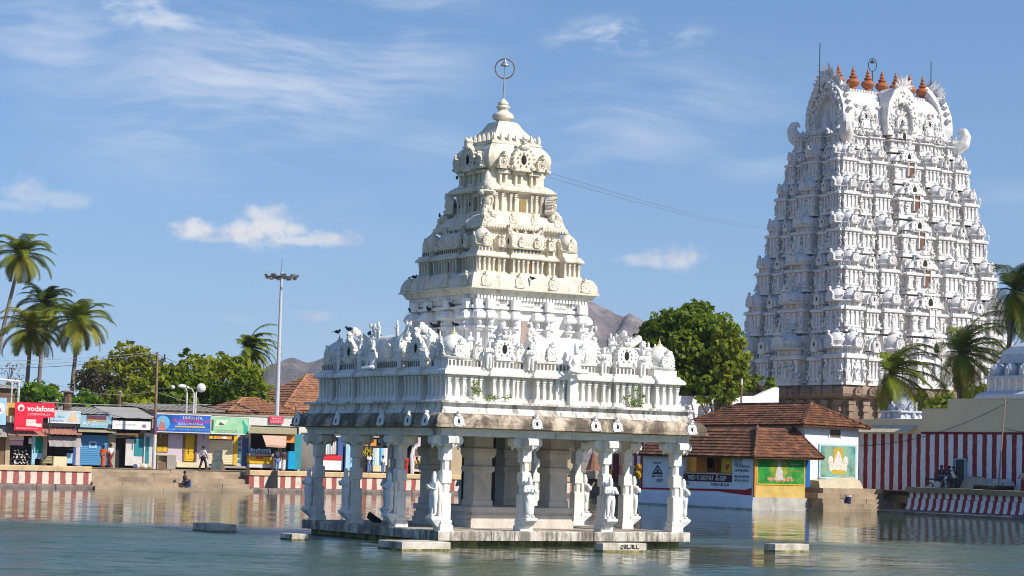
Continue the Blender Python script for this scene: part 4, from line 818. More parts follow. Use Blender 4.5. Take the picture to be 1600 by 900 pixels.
mb = MB(); mb.box(59.96, 60.62, -30, 43.38, 7.322, 7.40); mb.box(59.96, 60.62, 43.42, 45.83, 6.702, 6.78); mb.box(59.96, 60.62, 45.87, 84, 6.022, 6.10); obj('parapet_cap', mb, OCH, cw)
mb = MB(); mb.rings([[(59.1, 46.3, 5.16), (59.1, 53, 5.16), (60, 53, 5.62), (60, 46.3, 5.62)], [(59.1, 46.3, 5.22), (59.1, 53, 5.22), (60, 53, 5.68), (60, 46.3, 5.68)]][::-1]); obj('sunshade', mb, mat('sunshade_plaster', (.62, .54, .38), .9, .15, 2), cw)
P = at(1494, 718, X=59.9); Q = at(1507, 758, X=59.9); mb = MB(); mb.box(59.9, 59.99, Q.y, P.y, 1.4, P.z); dr = obj('door', mb, mat('door_navy', (.012, .03, .06), .6, .1), cw)
mb = MB(); mb.box(59.86, 59.99, Q.y-.1, Q.y, 1.4, P.z+.08); mb.box(59.86, 59.99, P.y, P.y+.1, 1.4, P.z+.08); mb.box(59.86, 59.99, Q.y, P.y, P.z+.002, P.z+.08); obj('door_frame', mb, mat('door_frame_teal', (.25, .42, .45), .7), cw); fin(cw)
# ------------------------------------------------------------------ tiled roofs: every tile course of pantiles
TILE = [mat('clay_tile_'+str(i), c, .85, .35, 2.2, (.45, .68, .7), (.055, .038, .03)) for i, c in enumerate(((.205, .085, .045), (.25, .105, .05), (.155, .068, .042), (.30, .135, .065)))]
TILEL = [mat('pale_clay_tile_'+str(i), c, .85, .25, 2.2, (.5, .72, .5), (.12, .07, .045)) for i, c in enumerate(((.36, .17, .09), (.40, .20, .11), (.30, .14, .08)))]
def tile_mesh(w, l):
    mb = MB(); n = 5; lo = []
    for k, z in ((0, 0), (1, 0)):
        lo.append([(w*(i/(n-1)-.5)*1.08, l*k*1.12, .045*math.sin(PI*i/(n-1))+.06*(1-k)) for i in range(n)]+[(w*(i/(n-1)-.5)*1.08, l*k*1.12, .045*math.sin(PI*i/(n-1))+.06*(1-k)-.03) for i in range(n-1, -1, -1)])
    return mb.rings(lo).mesh('tile', 50)
def roof_slope(A, B, C, D, parent, tw=.30, tl=.34, mats=TILE, limit=145, stuff=True):
    """A-B eave (left to right seen from outside), D-C top edge; tiles in courses"""
    A, B, C, D = map(Vector, (A, B, C, D)); ex = (B-A).normalized(); nrm = ex.cross(D-A).normalized()
    if nrm.z < 0: nrm = -nrm
    up = nrm.cross(ex).normalized(); up = up if up.z > 0 else -up
    H_ = (D-A).dot(up); W_ = (B-A).length; l0 = (D-A).dot(ex); r0 = (C-A).dot(ex)
    mb = MB(); mb.add([tuple(p-nrm*.03) for p in (A, B, C, D)]+[tuple(p-nrm*.10) for p in (A, B, C, D)], [(0, 1, 2, 3), (7, 6, 5, 4), (0, 4, 5, 1), (1, 5, 6, 2), (2, 6, 7, 3), (3, 7, 4, 0)])
    rf = obj('roof', mb, mats[0], parent)
    M = Matrix((( ex.x, up.x, nrm.x, 0), (ex.y, up.y, nrm.y, 0), (ex.z, up.z, nrm.z, 0), (0, 0, 0, 1)))
    tm = [tile_mesh(tw, tl) for _ in mats]
    for a, b in zip(tm, mats): a.materials.append(b)
    nr = int(H_/tl); cells = []
    for r_ in range(nr):
        f = r_/max(1, nr); xa, xb = l0*f, W_+(r0-W_)*f; n = max(1, int((xb-xa)/tw))
        for i in range(n): cells.append((r_, xa+(xb-xa)*(i+.5)/n))
    near = sorted(range(len(cells)), key=lambda k: (A+ex*cells[k][1]+up*(cells[k][0]*tl)-CAM).length)
    pick = set(near[:limit])
    big = MB(); mlist = []
    for k, (r_, x) in enumerate(cells):
        p = A+ex*(x+rnd.uniform(-.012, .012))+up*(r_*tl+rnd.uniform(-.015, .015))+nrm*rnd.uniform(0, .012)
        mi = rnd.choices(range(len(mats)), [5, 4, 3, 2][:len(mats)])[0]
        if k in pick:
            o = obj('tile', tm[mi], None, rf, loc=p if not parent.get('_world') else p); o.rotation_euler = M.to_euler()
        else:
            big.cur = mi; big.M = Matrix.Translation(p) @ M; n = 5
            vs = [(v.co.x, v.co.y, v.co.z) for v in tm[mi].vertices]; big.add(vs, [tuple(pl.vertices) for pl in tm[mi].polygons])
    if big.f: big.M = None; tag(_obj('tile_courses', big, mats, rf), kind='stuff')
    return rf
def ridge(pts, parent, r=.10, mats=TILE):
    a, b = Vector(pts[0]), Vector(pts[1]); n = max(2, int((b-a).length/.38)); out = MB()
    for i in range(n):
        p, q = a+(b-a)*(i/n), a+(b-a)*((i+1.12)/n); out.cur = rnd.randrange(len(mats)); out.tube([tuple(p), tuple(q)], [r, r*.86], 6)
    return obj('ridge_tiles', out, mats, parent)
# ------------------------------------------------------------------ kiosk with painted walls
kk = thing('tiled_kiosk', 'low tiled kiosk with painted advertisement wall and green mural at the water edge', 'building', (48.5, 52, 0)); kk['_world'] = 1
mb = MB(); mb.rings([[(46.22, 45.85, -.8), (51.0, 45.85, -.8), (51.0, 58.6, -.8), (46.22, 58.6, -.8)], [(46.28, 45.93, .10), (50.9, 45.93, .12), (50.9, 58.5, .12), (46.28, 58.5, .10)], [(46.40, 45.97, .80), (50.62, 45.97, .80), (50.62, 58.5, .80), (46.40, 58.5, .80)]]); obj('base', mb, mat('kiosk_base', (.46, .43, .39), .9, .2, 1.2, (.45, .68, .7), (.16, .14, .12)), kk)
mb = MB(); wy0, wy1 = 48.75, 53.3
mb.box(46.5, 46.7, 46.2, 48.35, .802, 3.30); mb.box(46.5, 46.7, 53.6, 58.45, .802, 3.30); mb.box(46.5, 46.7, 48.35, 53.6, .802, 2.20); mb.box(46.5, 46.7, 48.35, 53.6, 3.24, 3.3); obj('side_wall', mb, BL, kk)
mb = MB(); mb.box(46.55, 50.5, 46.02, 46.2, .802, 3.30); mb.box(50.3, 50.5, 46.2, 58.4, .802, 3.3); mb.box(46.7, 50.3, 58.2, 58.4, .802, 3.3); obj('front_wall', mb, mat('kiosk_yellow', (.62, .42, .12), .85, .15, 1.6, (.5, .75, .5), (.45, .38, .28)), kk)
mb = MB(); mb.rings([[(46.27, 45.94, .10), (46.40, 45.94, .10), (46.40, 58.5, .10), (46.27, 58.5, .10)], [(46.37, 45.98, .801), (46.5, 45.98, .801), (46.5, 58.48, .801), (46.37, 58.48, .801)]]); obj('lower_wall_face', mb, BL, kk)
# serving window, orange inside
OR = mat('kiosk_orange', (.50, .18, .02), .8, .15); mb = MB(); mb.box(47.5, 47.6, 48.4, 53.6, 2.2, 3.2); obj('window_back', mb, OR, kk)
mb = MB(); mb.box(46.46, 47.0, 48.3, 53.65, 2.202, 2.26); obj('window_sill', mb, OR, kk)
mb = MB(); mb.box(46.9, 47.0, 50.9, 51.6, 2.27, 3.2); mb.M = Matrix.Translation((46.95, 51.25, 2.9)) @ Matrix.Rotation(PI/2, 4, 'Y'); mb.lathe([(.42, -.05), (.42, .05)], 16); mb.M = None; obj('arched_panel', mb, mat('kiosk_brown', (.13, .05, .02), .8), kk)
mb = MB(); mb.box(46.50, 46.56, 48.36, 49.5, 2.27, 3.22); obj('price_board', mb, SH['yellow'], kk)
mb = MB(); mb.ell((46.49, 48.9, 2.62), (.012, .16, .2), 8, 6); mb.ell((46.49, 48.75, 2.72), (.012, .1, .1), 8, 6); obj('picture', mb, SH['red'], kk)
MRN = mat('sign_maroon', (.10, .015, .02), .8, .1); RB = mat('kiosk_red_band', (.45, .012, .03), .8, .1); NVY = mat('ink_navy', (.03, .035, .07), .8)
mb = MB(); mb.box(46.484, 46.5, 48.35, 53.6, 1.66, 2.14); obj('name_band', mb, MRN, kk)
mb = MB(); mb.rings([[(46.486, 58.45, .98), (46.5, 58.45, .98), (46.5, 58.45, 1.10), (46.486, 58.45, 1.10)], [(46.486, 50, 1.08), (46.5, 50, 1.08), (46.5, 50, 1.22), (46.486, 50, 1.22)], [(46.486, 46.9, .90), (46.5, 46.9, .90), (46.5, 46.9, 1.24), (46.486, 46.9, 1.24)], [(46.486, 46.3, .90), (46.5, 46.3, .90), (46.5, 46.3, 1.38), (46.486, 46.3, 1.38)]]); obj('red_band', mb, RB, kk)
mb = MB(); mb.box(46.484, 46.5, 58.3, 58.45, 1.1, 3.2); obj('red_edge', mb, RB, kk)
def wtext(body, y, z, size, m, bold=0.): me = text(body, size, .004, 'CENTER', bold); set_mat(me, m); _obj('lettering', me, None, kk, loc=Vector((46.478, y, z))-Vector(kk.location), rot=(PI/2, 0, -PI/2))
wtext('MED K GIOTA3  \u0b83.GIIP', 51.0, 1.76, .40, SH['bright'], .008)
wtext('FOOT', 56.3, 1.52, .26, NVY, .006)
kw = thing_w = kk
def wscr(y0_, y1_, z, h, m, seed):
    o = scrawl(kk, 0, y1_-y0_, 0, h, m, seed, 0.); o.location = Vector((46.476, y1_, z))-Vector(kk.location); o.rotation_euler = (0, 0, -PI/2)
wscr(53.0, 54.9, 1.42, .18, NVY, 57); wscr(48.6, 50.6, 1.42, .17, NVY, 58)
for i, z in enumerate((2.62, 2.36, 1.98, 1.74)): wscr(46.5+.1*(i % 2), 48.1, z, .15, NVY, 30+i)
for i in range(4): wscr(47.3, 48.2, 2.78+.13*i, .1, NVY, 40+i)
mb = MB(); mb.add([(46.484, 57.2, 2.02), (46.484, 55.9, 2.02), (46.484, 56.55, 2.66), (46.484, 57.0, 2.1), (46.484, 56.1, 2.1), (46.484, 56.55, 2.5)], [(0, 1, 4, 3), (1, 2, 5, 4), (2, 0, 3, 5)]); mb.ell((46.484, 56.55, 2.24), (.008, .14, .14), 10, 6); mb.box(46.478, 46.484, 56.2, 56.9, 2.1, 2.16); obj('triangle_emblem', mb, NVY, kk); wscr(56.1, 57.1, 2.72, .13, NVY, 50); wscr(55.9, 57.2, 1.82, .15, NVY, 51)
mb = MB(); mb.box(46.49, 46.5, 54.4, 55.3, 2.4, 3.2); obj('grey_notice', mb, mat('notice_grey', (.35, .38, .45), .8), kk)
GM = mat('mural_green', (.02, .26, .035), .75, .35, 2.5, (.52, .72, .6), (.25, .34, .08))
mb = MB(); mb.box(46.72, 50.36, 46.0, 46.02, 1.66, 3.28); obj('mural_ground', mb, GM, kk)
mb = MB(); mb.box(46.66, 46.72, 45.985, 46.02, 1.6, 3.3); mb.box(50.36, 50.46, 45.985, 46.02, 1.6, 3.3); mb.box(46.72, 50.36, 45.98, 46.02, 1.58, 1.66); obj('mural_border', mb, SH['yellow'], kk)
mb = MB(); mb.box(46.46, 46.56, 45.98, 46.05, .85, 3.3); obj('corner_strip', mb, SH['orange'], kk)
mb = MB(); mb.prism([(48.1, 1.9), (48.75, 1.9), (48.7, 2.3), (48.62, 2.62), (48.5, 2.75), (48.3, 2.75), (48.2, 2.6), (48.12, 2.3)], 45.985, 46.0); obj('mural_figure', mb, mat('mural_pale', (.55, .50, .46), .8, .3, 6), kk)
mb = MB(); mb.ell((48.4, 45.995, 2.93), (.2, .012, .2), 14, 6); obj('mural_head', mb, mat('mural_bluegrey', (.34, .42, .46), .8, .3, 8), kk)
mb = MB()
for i in range(14): mb.ell((47.6+.14*i+rnd.uniform(-.05, .05), 45.995, 1.88+rnd.uniform(-.05, .22)), (.14, .01, .09), 8, 5)
obj('mural_flowers', mb, mat('mural_peach', (.55, .28, .14), .8, .4, 7), kk); scr_ = scrawl(kk, 0, .8, 0, .1, SH['bright'], 61, 0.); scr_.location = Vector((49.3, 45.992, 2.85))-Vector(kk.location); scr_ = scrawl(kk, 0, .9, 0, .09, SH['yellow'], 62, 0.); scr_.location = Vector((49.3, 45.992, 2.42))-Vector(kk.location)
mb = MB(); mb.ell((48.4, 46.0, 2.6), (.75, .006, .6), 16, 8); obj('mural_glow', mb, mat('mural_olive', (.24, .30, .03), .8, .4, 4), kk)
ko = Vector(kk.location)
kz = -ko
def W_(p): return Vector(p)
rf = roof_slope((46.0, 59.1, 3.30), (46.0, 45.4, 3.26), (48.55, 48.5, 5.22), (48.55, 57.0, 5.12), kk)
rf = roof_slope((46.0, 45.4, 3.26), (51.5, 45.4, 3.30), (51.4, 48.5, 5.24), (48.55, 48.5, 5.22), kk)
ridge(((46.0, 45.4, 3.32), (48.55, 48.5, 5.28)), kk); ridge(((46.0, 59.1, 3.36), (48.55, 57, 5.2)), kk); ridge(((51.5, 45.4, 3.36), (51.4, 48.5, 5.3)), kk)
mb = MB(); mb.box(50.55, 51.35, 46.6, 46.66, 1.5, 3.35); obj('door', mb, mat('door_blue', (.01, .12, .42), .7, .1), kk); fin(kk)
# ------------------------------------------------------------------ house with hipped tile roof behind the kiosk
hs_ = thing('tiled_house', 'pale blue house with hipped tile roof, small window and painted white figure panel', 'building', (54, 53, 1.4)); hs_['_world'] = 1
mb = MB(); mb.box(51.6, 56.05, 47.5, 60, 1.3, 5.42); obj('wall', mb, BW, hs_)
mb = MB(); mb.box(53.62, 54.5, 47.46, 47.5, 4.74, 5.2); wi = obj('window', mb, SH['brown'], hs_)
mb = MB(); mb.box(53.56, 53.62, 47.44, 47.5, 4.7, 5.24); mb.box(54.5, 54.56, 47.44, 47.5, 4.7, 5.24); _obj('window_frame', mb, BL, wi)
mb = MB(); mb.box(52.75, 55.85, 47.42, 47.5, 2.05, 4.28); obj('panel_frame', mb, mat('panel_frame_blue', (.45, .62, .72), .7), hs_)
mb = MB(); mb.box(52.88, 55.72, 47.40, 47.42, 2.16, 4.17); obj('panel_ground', mb, mat('panel_teal', (.12, .36, .34), .7, .6, 1.3, (.4, .6, .7), (.30, .42, .26)), hs_)
mb = MB(); mb.prism([(53.75, 2.35), (54.85, 2.35), (54.75, 2.9), (54.5, 3.55), (54.42, 3.75), (54.3, 3.88), (54.18, 3.75), (54.1, 3.55), (53.85, 2.9)], 47.385, 47.398); obj('painted_figure', mb, mat('panel_white', (.68, .64, .56), .8, .2, 5), hs_)
mb = MB(); mb.prism([(53.9, 3.2), (54.7, 3.2), (54.72, 3.9), (54.5, 4.08), (54.1, 4.08), (53.88, 3.9)], 47.392, 47.402); obj('painted_halo', mb, mat('panel_gold', (.55, .36, .04), .8, .2, 5), hs_)
mb = MB(); mb.box(53.78, 54.83, 47.38, 47.386, 2.36, 2.62); obj('painted_hem', mb, mat('panel_gold', (.55, .36, .04)), hs_)
mb = MB()
for s in (-1, 1): mb.ell((54.3+s*.62, 47.398, 3.2), (.22, .012, .32), 10, 6); mb.ell((54.3+s*.55, 47.398, 2.8), (.2, .012, .3), 10, 6)
obj('painted_wing', mb, mat('panel_white', (.68, .64, .56)), hs_)
mb = MB(); mb.box(52.6, 54.2, 47.36, 47.42, 1.78, 2.04); obj('name_plate', mb, NVY, hs_); me = text('SEM', .26, .004, 'CENTER', .01); set_mat(me, SH['bright']); _obj('lettering', me, None, hs_, loc=Vector((53.3, 47.355, 1.82))-Vector(hs_.location), rot=(PI/2, 0, 0))
roof_slope((51.0, 60.6, 5.36), (51.0, 46.9, 5.44), (53.8, 49.6, 6.86), (53.8, 57.6, 6.86), hs_)
roof_slope((51.0, 46.9, 5.44), (56.6, 46.9, 5.36), (53.82, 49.6, 6.86), (53.8, 49.6, 6.86), hs_)
roof_slope((56.6, 46.9, 5.40), (56.6, 60.6, 5.36), (53.8, 57.6, 6.86), (53.8, 49.6, 6.86), hs_, limit=0)
ridge(((53.8, 49.6, 6.93), (53.8, 57.6, 6.93)), hs_); ridge(((51.0, 46.9, 5.5), (53.8, 49.6, 6.93)), hs_); ridge(((56.6, 46.9, 5.45), (53.8, 49.6, 6.93)), hs_); ridge(((51.0, 60.6, 5.42), (53.8, 57.6, 6.93)), hs_); fin(hs_)
# ------------------------------------------------------------------ white garden wall with raised end, far behind
gw = thing('garden_wall', 'long pale bluish white wall with upswept right end behind the tiled house', 'wall', (74, 86, 1.4)); gw['_world'] = 1
a = at(960, 618, Y=88); b_ = at(1180, 619, Y=88); c = at(1200, 610, Y=88); d = at(1217, 606, Y=88); mb = MB()
mb.prism([(a.x, 1.4), (d.x, 1.4), (d.x, d.z), (d.x-.3, d.z+.05), (c.x, c.z), (b_.x, b_.z), (a.x, a.z)], 88, 88.4); obj('wall_face', mb, mat('bluish_white_wall', (.74, .74, .82), .85, .05, .6), gw); fin(gw)
# ------------------------------------------------------------------ great gateway tower
gp = thing('temple_gateway_tower', 'towering white temple gateway tower covered in carved figures, with barrel roof and terracotta finials', 'temple tower', (113.3, 113.3, 1.4)); GO = Vector((113.3, 113.3, 0)); gp['_gop'] = 1
def gob(name, m, mats, parent=None, loc=(0, 0, 0), rot=None, sc=None, smooth=None): return _obj(name, m, mats, parent or gp, loc=Vector(loc)-(Vector((0, 0, 1.4)) if parent is None else Vector((0, 0, 0))), rot=rot, sc=sc, smooth=smooth)
lev = [(11.26, 8.72, 10.84), (10.66, 7.80, 16.09), (10.07, 6.91, 20.33), (9.48, 6.02, 24.18), (8.99, 5.20, 28.13), (8.44, 4.29, 31.8), (7.92, 3.5, 35.11), (7.6, 3.2, 36.9)]
# stone base: two storeys of pilastered brown granite
mb = MB(); mb.rect([(11.9, 9.3, 1.4), (11.9, 9.3, 2.4), (11.4, 8.8, 2.5), (11.4, 8.8, 3.2), (10.7, 8.1, 3.3), (10.7, 8.1, 9.4), (10.9, 8.3, 9.5), (11.5, 8.9, 9.75), (11.65, 9.05, 10.0), (11.6, 9.0, 10.5), (11.2, 8.65, 10.84)]); gob('stone_base', mb, GOPST)
PILS = PIL.copy(); PILS.materials.clear(); PILS.materials.append(GOPST)
for s, (L, F_) in ((0, (10.7, 8.1)), (1, (8.1, 10.7))):
    n = 12 if s == 0 else 9
    for i in range(n):
        x = -L+.6+(2*L-1.2)*i/(n-1); v = SIDE[s] @ Vector((x, -F_, 3.3)); gob('base_pilaster', PILS, None, loc=v, rot=ROT[s], sc=(.7, .5, 6.1))
    nm = nasi(1.1, 1.0, .25, False, False).mesh('nb', 40)
    for i in range(n): x = -L+.9+(2*L-1.8)*i/(n-1); v = SIDE[s] @ Vector((x, -F_-.92, 9.85)); gob('base_gable', nm, GOPST, loc=v, rot=ROT[s])
# figures: four poses, coarse
FG = [set_mat(fig(a, l, r_, c, 0, 1.4), GOPW) for a, l, r_, c in (('namaste', 'stand', True, True), ('raise', 'stand', False, True), ('fwd', 'walk', False, True), ('down', 'stand', True, True), ('raise', 'cross', False, True))]
def g_bay(w, h, d, vault):                              # one aedicule, width w, height h, faces -Y
    mb = MB(); mb.box(-w/2, w/2, -d, .3, 0, h*.05); mb.box(-w/2+.06*w, w/2-.06*w, -d*.85, .3, h*.05, h*.40)
    n = 4 if w > 1.6 else 3
    for i in range(n): x = -w*.40+w*.80*i/(n-1); mb.box(x-.05*w, x+.05*w, -d*1.02, -d*.7, h*.05, h*.36); mb.box(x-.075*w, x+.075*w, -d*1.08, -d*.7, h*.33, h*.38)
    mb.rings([[(-w*(.5+a), -d*(1+b), h*z), (w*(.5+a), -d*(1+b), h*z), (w*(.5+a), .3, h*z), (-w*(.5+a), .3, h*z)] for a, b, z in ((-.06, -.1, .38), (.06, .28, .40), (.06, .30, .44), (0, .1, .48))])
    mb.box(-w*.40, w*.40, -d*.8, .3, h*.48, h*.58)
    for i in range(3): x = -w*.28+w*.28*i; mb.box(x-.05*w, x+.05*w, -d*.95, -d*.7, h*.48, h*.57)
    if vault:
        pr = [(math.cos(a)*w*.47, h*.60+math.sin(a)*h*.27) for a in [PI*i/8 for i in range(9)]]
        mb.prism(pr, -d*1.0, .3); nasi(w*.62, h*.40, d*.35, True, True, mb, 0, -d*.98, h*.57, 9)
    else:
        mb.lathe([(w*.46, h*.58), (w*.50, h*.61), (w*.40, h*.64), (w*.45, h*.72), (w*.38, h*.80), (w*.2, h*.87), (w*.1, h*.89), (w*.14, h*.92), (w*.05, h*.97), (.01, h*1.02)], 10, 0, -d*.3)
        nasi(w*.5, h*.28, d*.3, False, True, mb, 0, -d*.3-w*.36, h*.60, 7)
    mb.cur = 0; return mb
figs = []
for ti in range(7):
    hx, hy, z0 = lev[ti]; hx2, hy2, z1 = lev[ti+1]; H_ = z1-z0
    core = MB(); ix, iy = hx2-1.25, hy2-1.15
    if ti == 6: ix, iy = hx-1.2, hy-1.0
    core.rect([(hx-.55, hy-.55, z0-.3), (hx-.55, hy-.55, z0+.35), (ix, iy, z0+.4), (ix, iy, z1-.45), (hx2-.5, hy2-.5, z1-.30), (hx2-.5, hy2-.5, z1-.005)]); gob('tower_tier', core, GOPW)
    PATF = [(1.0, .45), (.22, None), (.72, .05), (.2, None), (1.05, .35), (.42, None), (2.0, .8), (.42, None), (1.05, .35), (.2, None), (.72, .05), (.22, None), (1.0, .45)]
    PATL = [(1.0, .45), (.2, None), (.72, .0), (.38, None), (1.5, .7), (.38, None), (.72, .0), (.2, None), (1.0, .45)]
    for s, (L, Fc, pat) in ((0, (hx, hy, PATF)), (1, (hy, hx, PATL)), (3, (hy, hx, PATL[:1]+[(4.1, None)]+PATL[-1:]))):
        tot = sum(p_[0] for p_ in pat); cur = -L; n = len(pat)
        for i, (pw, proud) in enumerate(pat):
            bw = 2*L*pw/tot; x = cur+bw/2; cur += bw
            if proud is None: continue
            w = bw*.97; mid = s == 0 and i == 6; ins = 0. if i in (0, n-1) else .0
            hb = H_*(1.02 if i % 4 == 0 else .94)
            key = ('g', round(w, 2), round(hb, 2), i % 4 == 0)
            if key not in RM: m_ = g_bay(w, hb, .75, i % 4 == 2 or mid).mesh('aedicule', 40); m_.materials.append(GOPW); m_.materials.append(DARK); RM[key] = m_
            v = SIDE[s] @ Vector((x, -(Fc-.75)-proud*.5, z0+.5)); gob('aedicule', RM[key], None, loc=v, rot=ROT[s])
            m2 = MB(); yy = -(Fc+.10)-proud*.5; m2.box(x-w*.52, x+w*.52, yy, -(Fc-1.6), z0+.02, z0+.26); m2.box(x-w*.48, x+w*.48, yy+.14, -(Fc-1.6), z0+.26, z0+.5); m2.box(x-w*.46, x+w*.46, -(Fc-.75)-proud*.5, -(Fc-1.8), z0+.5, z1-.2); gob('ledge', m2, GOPW, rot=ROT[s])
            n_ = 9
            # figures in front, between and above
            hf = min(1.9, H_*.38); nf = max(2, int(w/.75))
            for j in range(nf):
                dx = -w*.46+w*.92*j/(nf-1)
                if mid and abs(dx) < .8: continue
                figs.append((s, x+dx, -(Fc+.0)-proud*.5, z0+.48, hf*rnd.uniform(.75, 1.1)))
            for j in range(nf): figs.append((s, x-w*.42+w*.84*(j+.5*(nf < 3))/max(1, nf-1), -(Fc-.42)-proud*.5, z0+.5+hb*.47, hf*.55*rnd.uniform(.8, 1.2)))
            for j in range(nf+1): figs.append((s, x-w*.45+w*.9*j/nf, -(Fc-.62)-proud*.5, z0+.5+hb*.60, hf*.5*rnd.uniform(.8, 1.2)))
            for j in range(nf-1): figs.append((s, x-w*.3+w*.6*(j+.5)/max(1, nf-1), -(Fc-.30)-proud*.5, z0+.5+hb*.72, hf*.5*rnd.uniform(.8, 1.2)))
    # window in the front centre of each tier
    zc = z0+.52; wm_ = WOODB if ti >= 2 else mat('white_window', (.70, .69, .70), .8)
    m2 = MB(); wz = H_*.44; m2.box(-.36, .36, -.14, .4, 0, wz); m2.cur = 1; m2.box(-.46, -.36, -.26, .4, 0, wz+.1); m2.box(.36, .46, -.26, .4, 0, wz+.1); m2.box(-.9, .9, -.34, .4, wz+.1, wz+.28)
    if ti < 6: gob('window', m2, [wm_, GOPW], loc=(.35, -hy-.42, zc+H_*.10))
figs.sort(key=lambda f: (-f[4]))
for k, (s, x, y, z, h) in enumerate(figs[:300]):
    v = SIDE[s] @ Vector((x, y, z)); gob('carved_figure', FG[rnd.randrange(5)], None, loc=v, rot=ROT[s]+rnd.uniform(-.3, .3), sc=h/1.9)
vsA = []; fsA = []; off = 0; cache = [(np.array([v.co[:] for v in m.vertices]), [tuple(p.vertices) for p in m.polygons]) for m in FG]
for (s, x, y, z, h) in figs[300:]:
    V, Fa = cache[rnd.randrange(5)]; M = Matrix.Translation(SIDE[s] @ Vector((x, y, z))) @ Matrix.Rotation(ROT[s]+rnd.uniform(-.3, .3), 4, 'Z') @ Matrix.Scale(h/1.9, 4); A = np.array(M); vv = V @ A[:3, :3].T+A[:3, 3]
    vsA.extend(map(tuple, vv)); fsA.extend(tuple(i+off for i in f) for f in Fa); off += len(V)
me = bpy.data.meshes.new('figs'); me.from_pydata(vsA, [], fsA); me.update(); me.polygons.foreach_set('use_smooth', [True]*len(me.polygons)); tag(gob('carved_figures', me, GOPW), kind='stuff')
# small bosses and mouldings peppered over the tiers
mb = MB()
for ti in range(7):
    hx, hy, z0 = lev[ti]; hx2, hy2, z1 = lev[ti+1]
    for s, L, Fc in ((0, hx, hy), (1, hy, hx)):
        n = int(2*L/.42)
        mb.M = SIDE[s]
        for i in range(n):
            x = -L+2*L*(i+.5)/n; f2 = (hy2 if s == 0 else hx2)+.15
            mb.ell((x*(hx2/hx), -f2+.55, z1-.14), (.10, .10, .10), 5, 4)
            if i % 2 == 0: mb.box(x-.09, x+.09, -(Fc+.1), -(Fc-.2), z0+.30, z0+.48)
            for k in range(6):
                mb.ell((x+rnd.uniform(-.2, .2), -(Fc-.55)-rnd.uniform(0, .5), z0+rnd.uniform(.5, (z1-z0)*.95)), (rnd.uniform(.05, .11), .13, rnd.uniform(.07, .2)), 5, 4)
mb.M = None; tag(gob('carved_bosses', mb, GOPW), kind='stuff')
def arch_ring(mb, outer, inner, y0, y1):
    n = len(outer); vs = [(x, y0, z) for x, z in outer]+[(x, y0, z) for x, z in inner]+[(x, y1, z) for x, z in outer]+[(x, y1, z) for x, z in inner]; fs = []
    for i in range(n):
        j = (i+1) % n; fs += [(i, j, n+j, n+i), (2*n+j, 2*n+i, 3*n+i, 3*n+j), (j, i, 2*n+i, 2*n+j), (n+i, n+j, 3*n+j, 3*n+i)]
    mb.add(vs, fs)
# barrel roof
mb = MB(); pr = [(y_*.84, z_) for y_, z_ in [(-3.5, 36.9), (-3.75, 37.05), (-3.72, 37.3), (-3.35, 37.5), (-3.55, 38.3), (-3.45, 39.1), (-3.0, 40.1), (-2.2, 40.9), (-1.3, 41.4), (-.8, 41.55), (-.75, 41.8), (0, 41.9)]]
pr = pr+[(-y, z) for y, z in pr[::-1][1:]]
mb.rings([[(x, y, z) for y, z in pr] for x in (-6.3, 6.6)]); gob('barrel_roof', mb, GOPW, smooth=35)
mb = MB()
for k in range(260): a = rnd.uniform(.15, 1.0); x = rnd.uniform(-6.0, 6.3); mb.ell((x, -2.98+.95*(1-a)**.5*a, 37.6+2.6*(1-a)), (.12, .16, .16), 5, 4)
tag(gob('roof_carving', mb, GOPW), kind='stuff')
mb = MB()
for i in range(34): x = -6.1+12.5*(i+.5)/34; mb.box(x-.1, x+.1, -.86, -.7, 41.5, 41.75); mb.box(x-.12, x+.12, -3.26, -3.0, 37.06, 37.28)
tag(gob('roof_dentils', mb, GOPW), kind='stuff')
nm1 = nasi(1.5, 3.3, .5, True, True).mesh('g1', 40); nm2 = nasi(1.0, 2.3, .4, False, True).mesh('g2', 40)
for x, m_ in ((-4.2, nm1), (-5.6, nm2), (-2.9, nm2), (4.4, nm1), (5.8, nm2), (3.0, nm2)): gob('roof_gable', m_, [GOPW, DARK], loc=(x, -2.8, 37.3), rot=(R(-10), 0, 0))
for x in (-4.9, -3.5, 3.7, 5.1): gob('carved_figure', FG[0], None, loc=(x, -3.2, 37.3), sc=.8)
cgp = [(-2, 36.9), (2, 36.9), (2.1, 38.6), (1.9, 40.2), (1.2, 41.5), (.4, 42.0), (-.4, 42.0), (-1.2, 41.5), (-1.9, 40.2), (-2.1, 38.6)]; cg = MB(); cg.prism(cgp, -3.4, -1.0); arch_ring(cg, cgp, [(x_*.62, 37.0+(z_-36.9)*.66) for x_, z_ in cgp], -3.9, -3.4); nasi(1.6, 2.4, .3, True, False, cg, 0, -3.5, 37.4, 11)
for k in range(110): a = rnd.uniform(0, PI); q_ = rnd.uniform(.3, 1.0); cg.ell((1.9*q_*math.cos(a), -3.92 if q_ > .66 else -3.48, 37.4+4.2*q_*math.sin(a)), (.11, .14, .13), 5, 4)
cen = gob('centre_gable', cg, [GOPW, DARK])
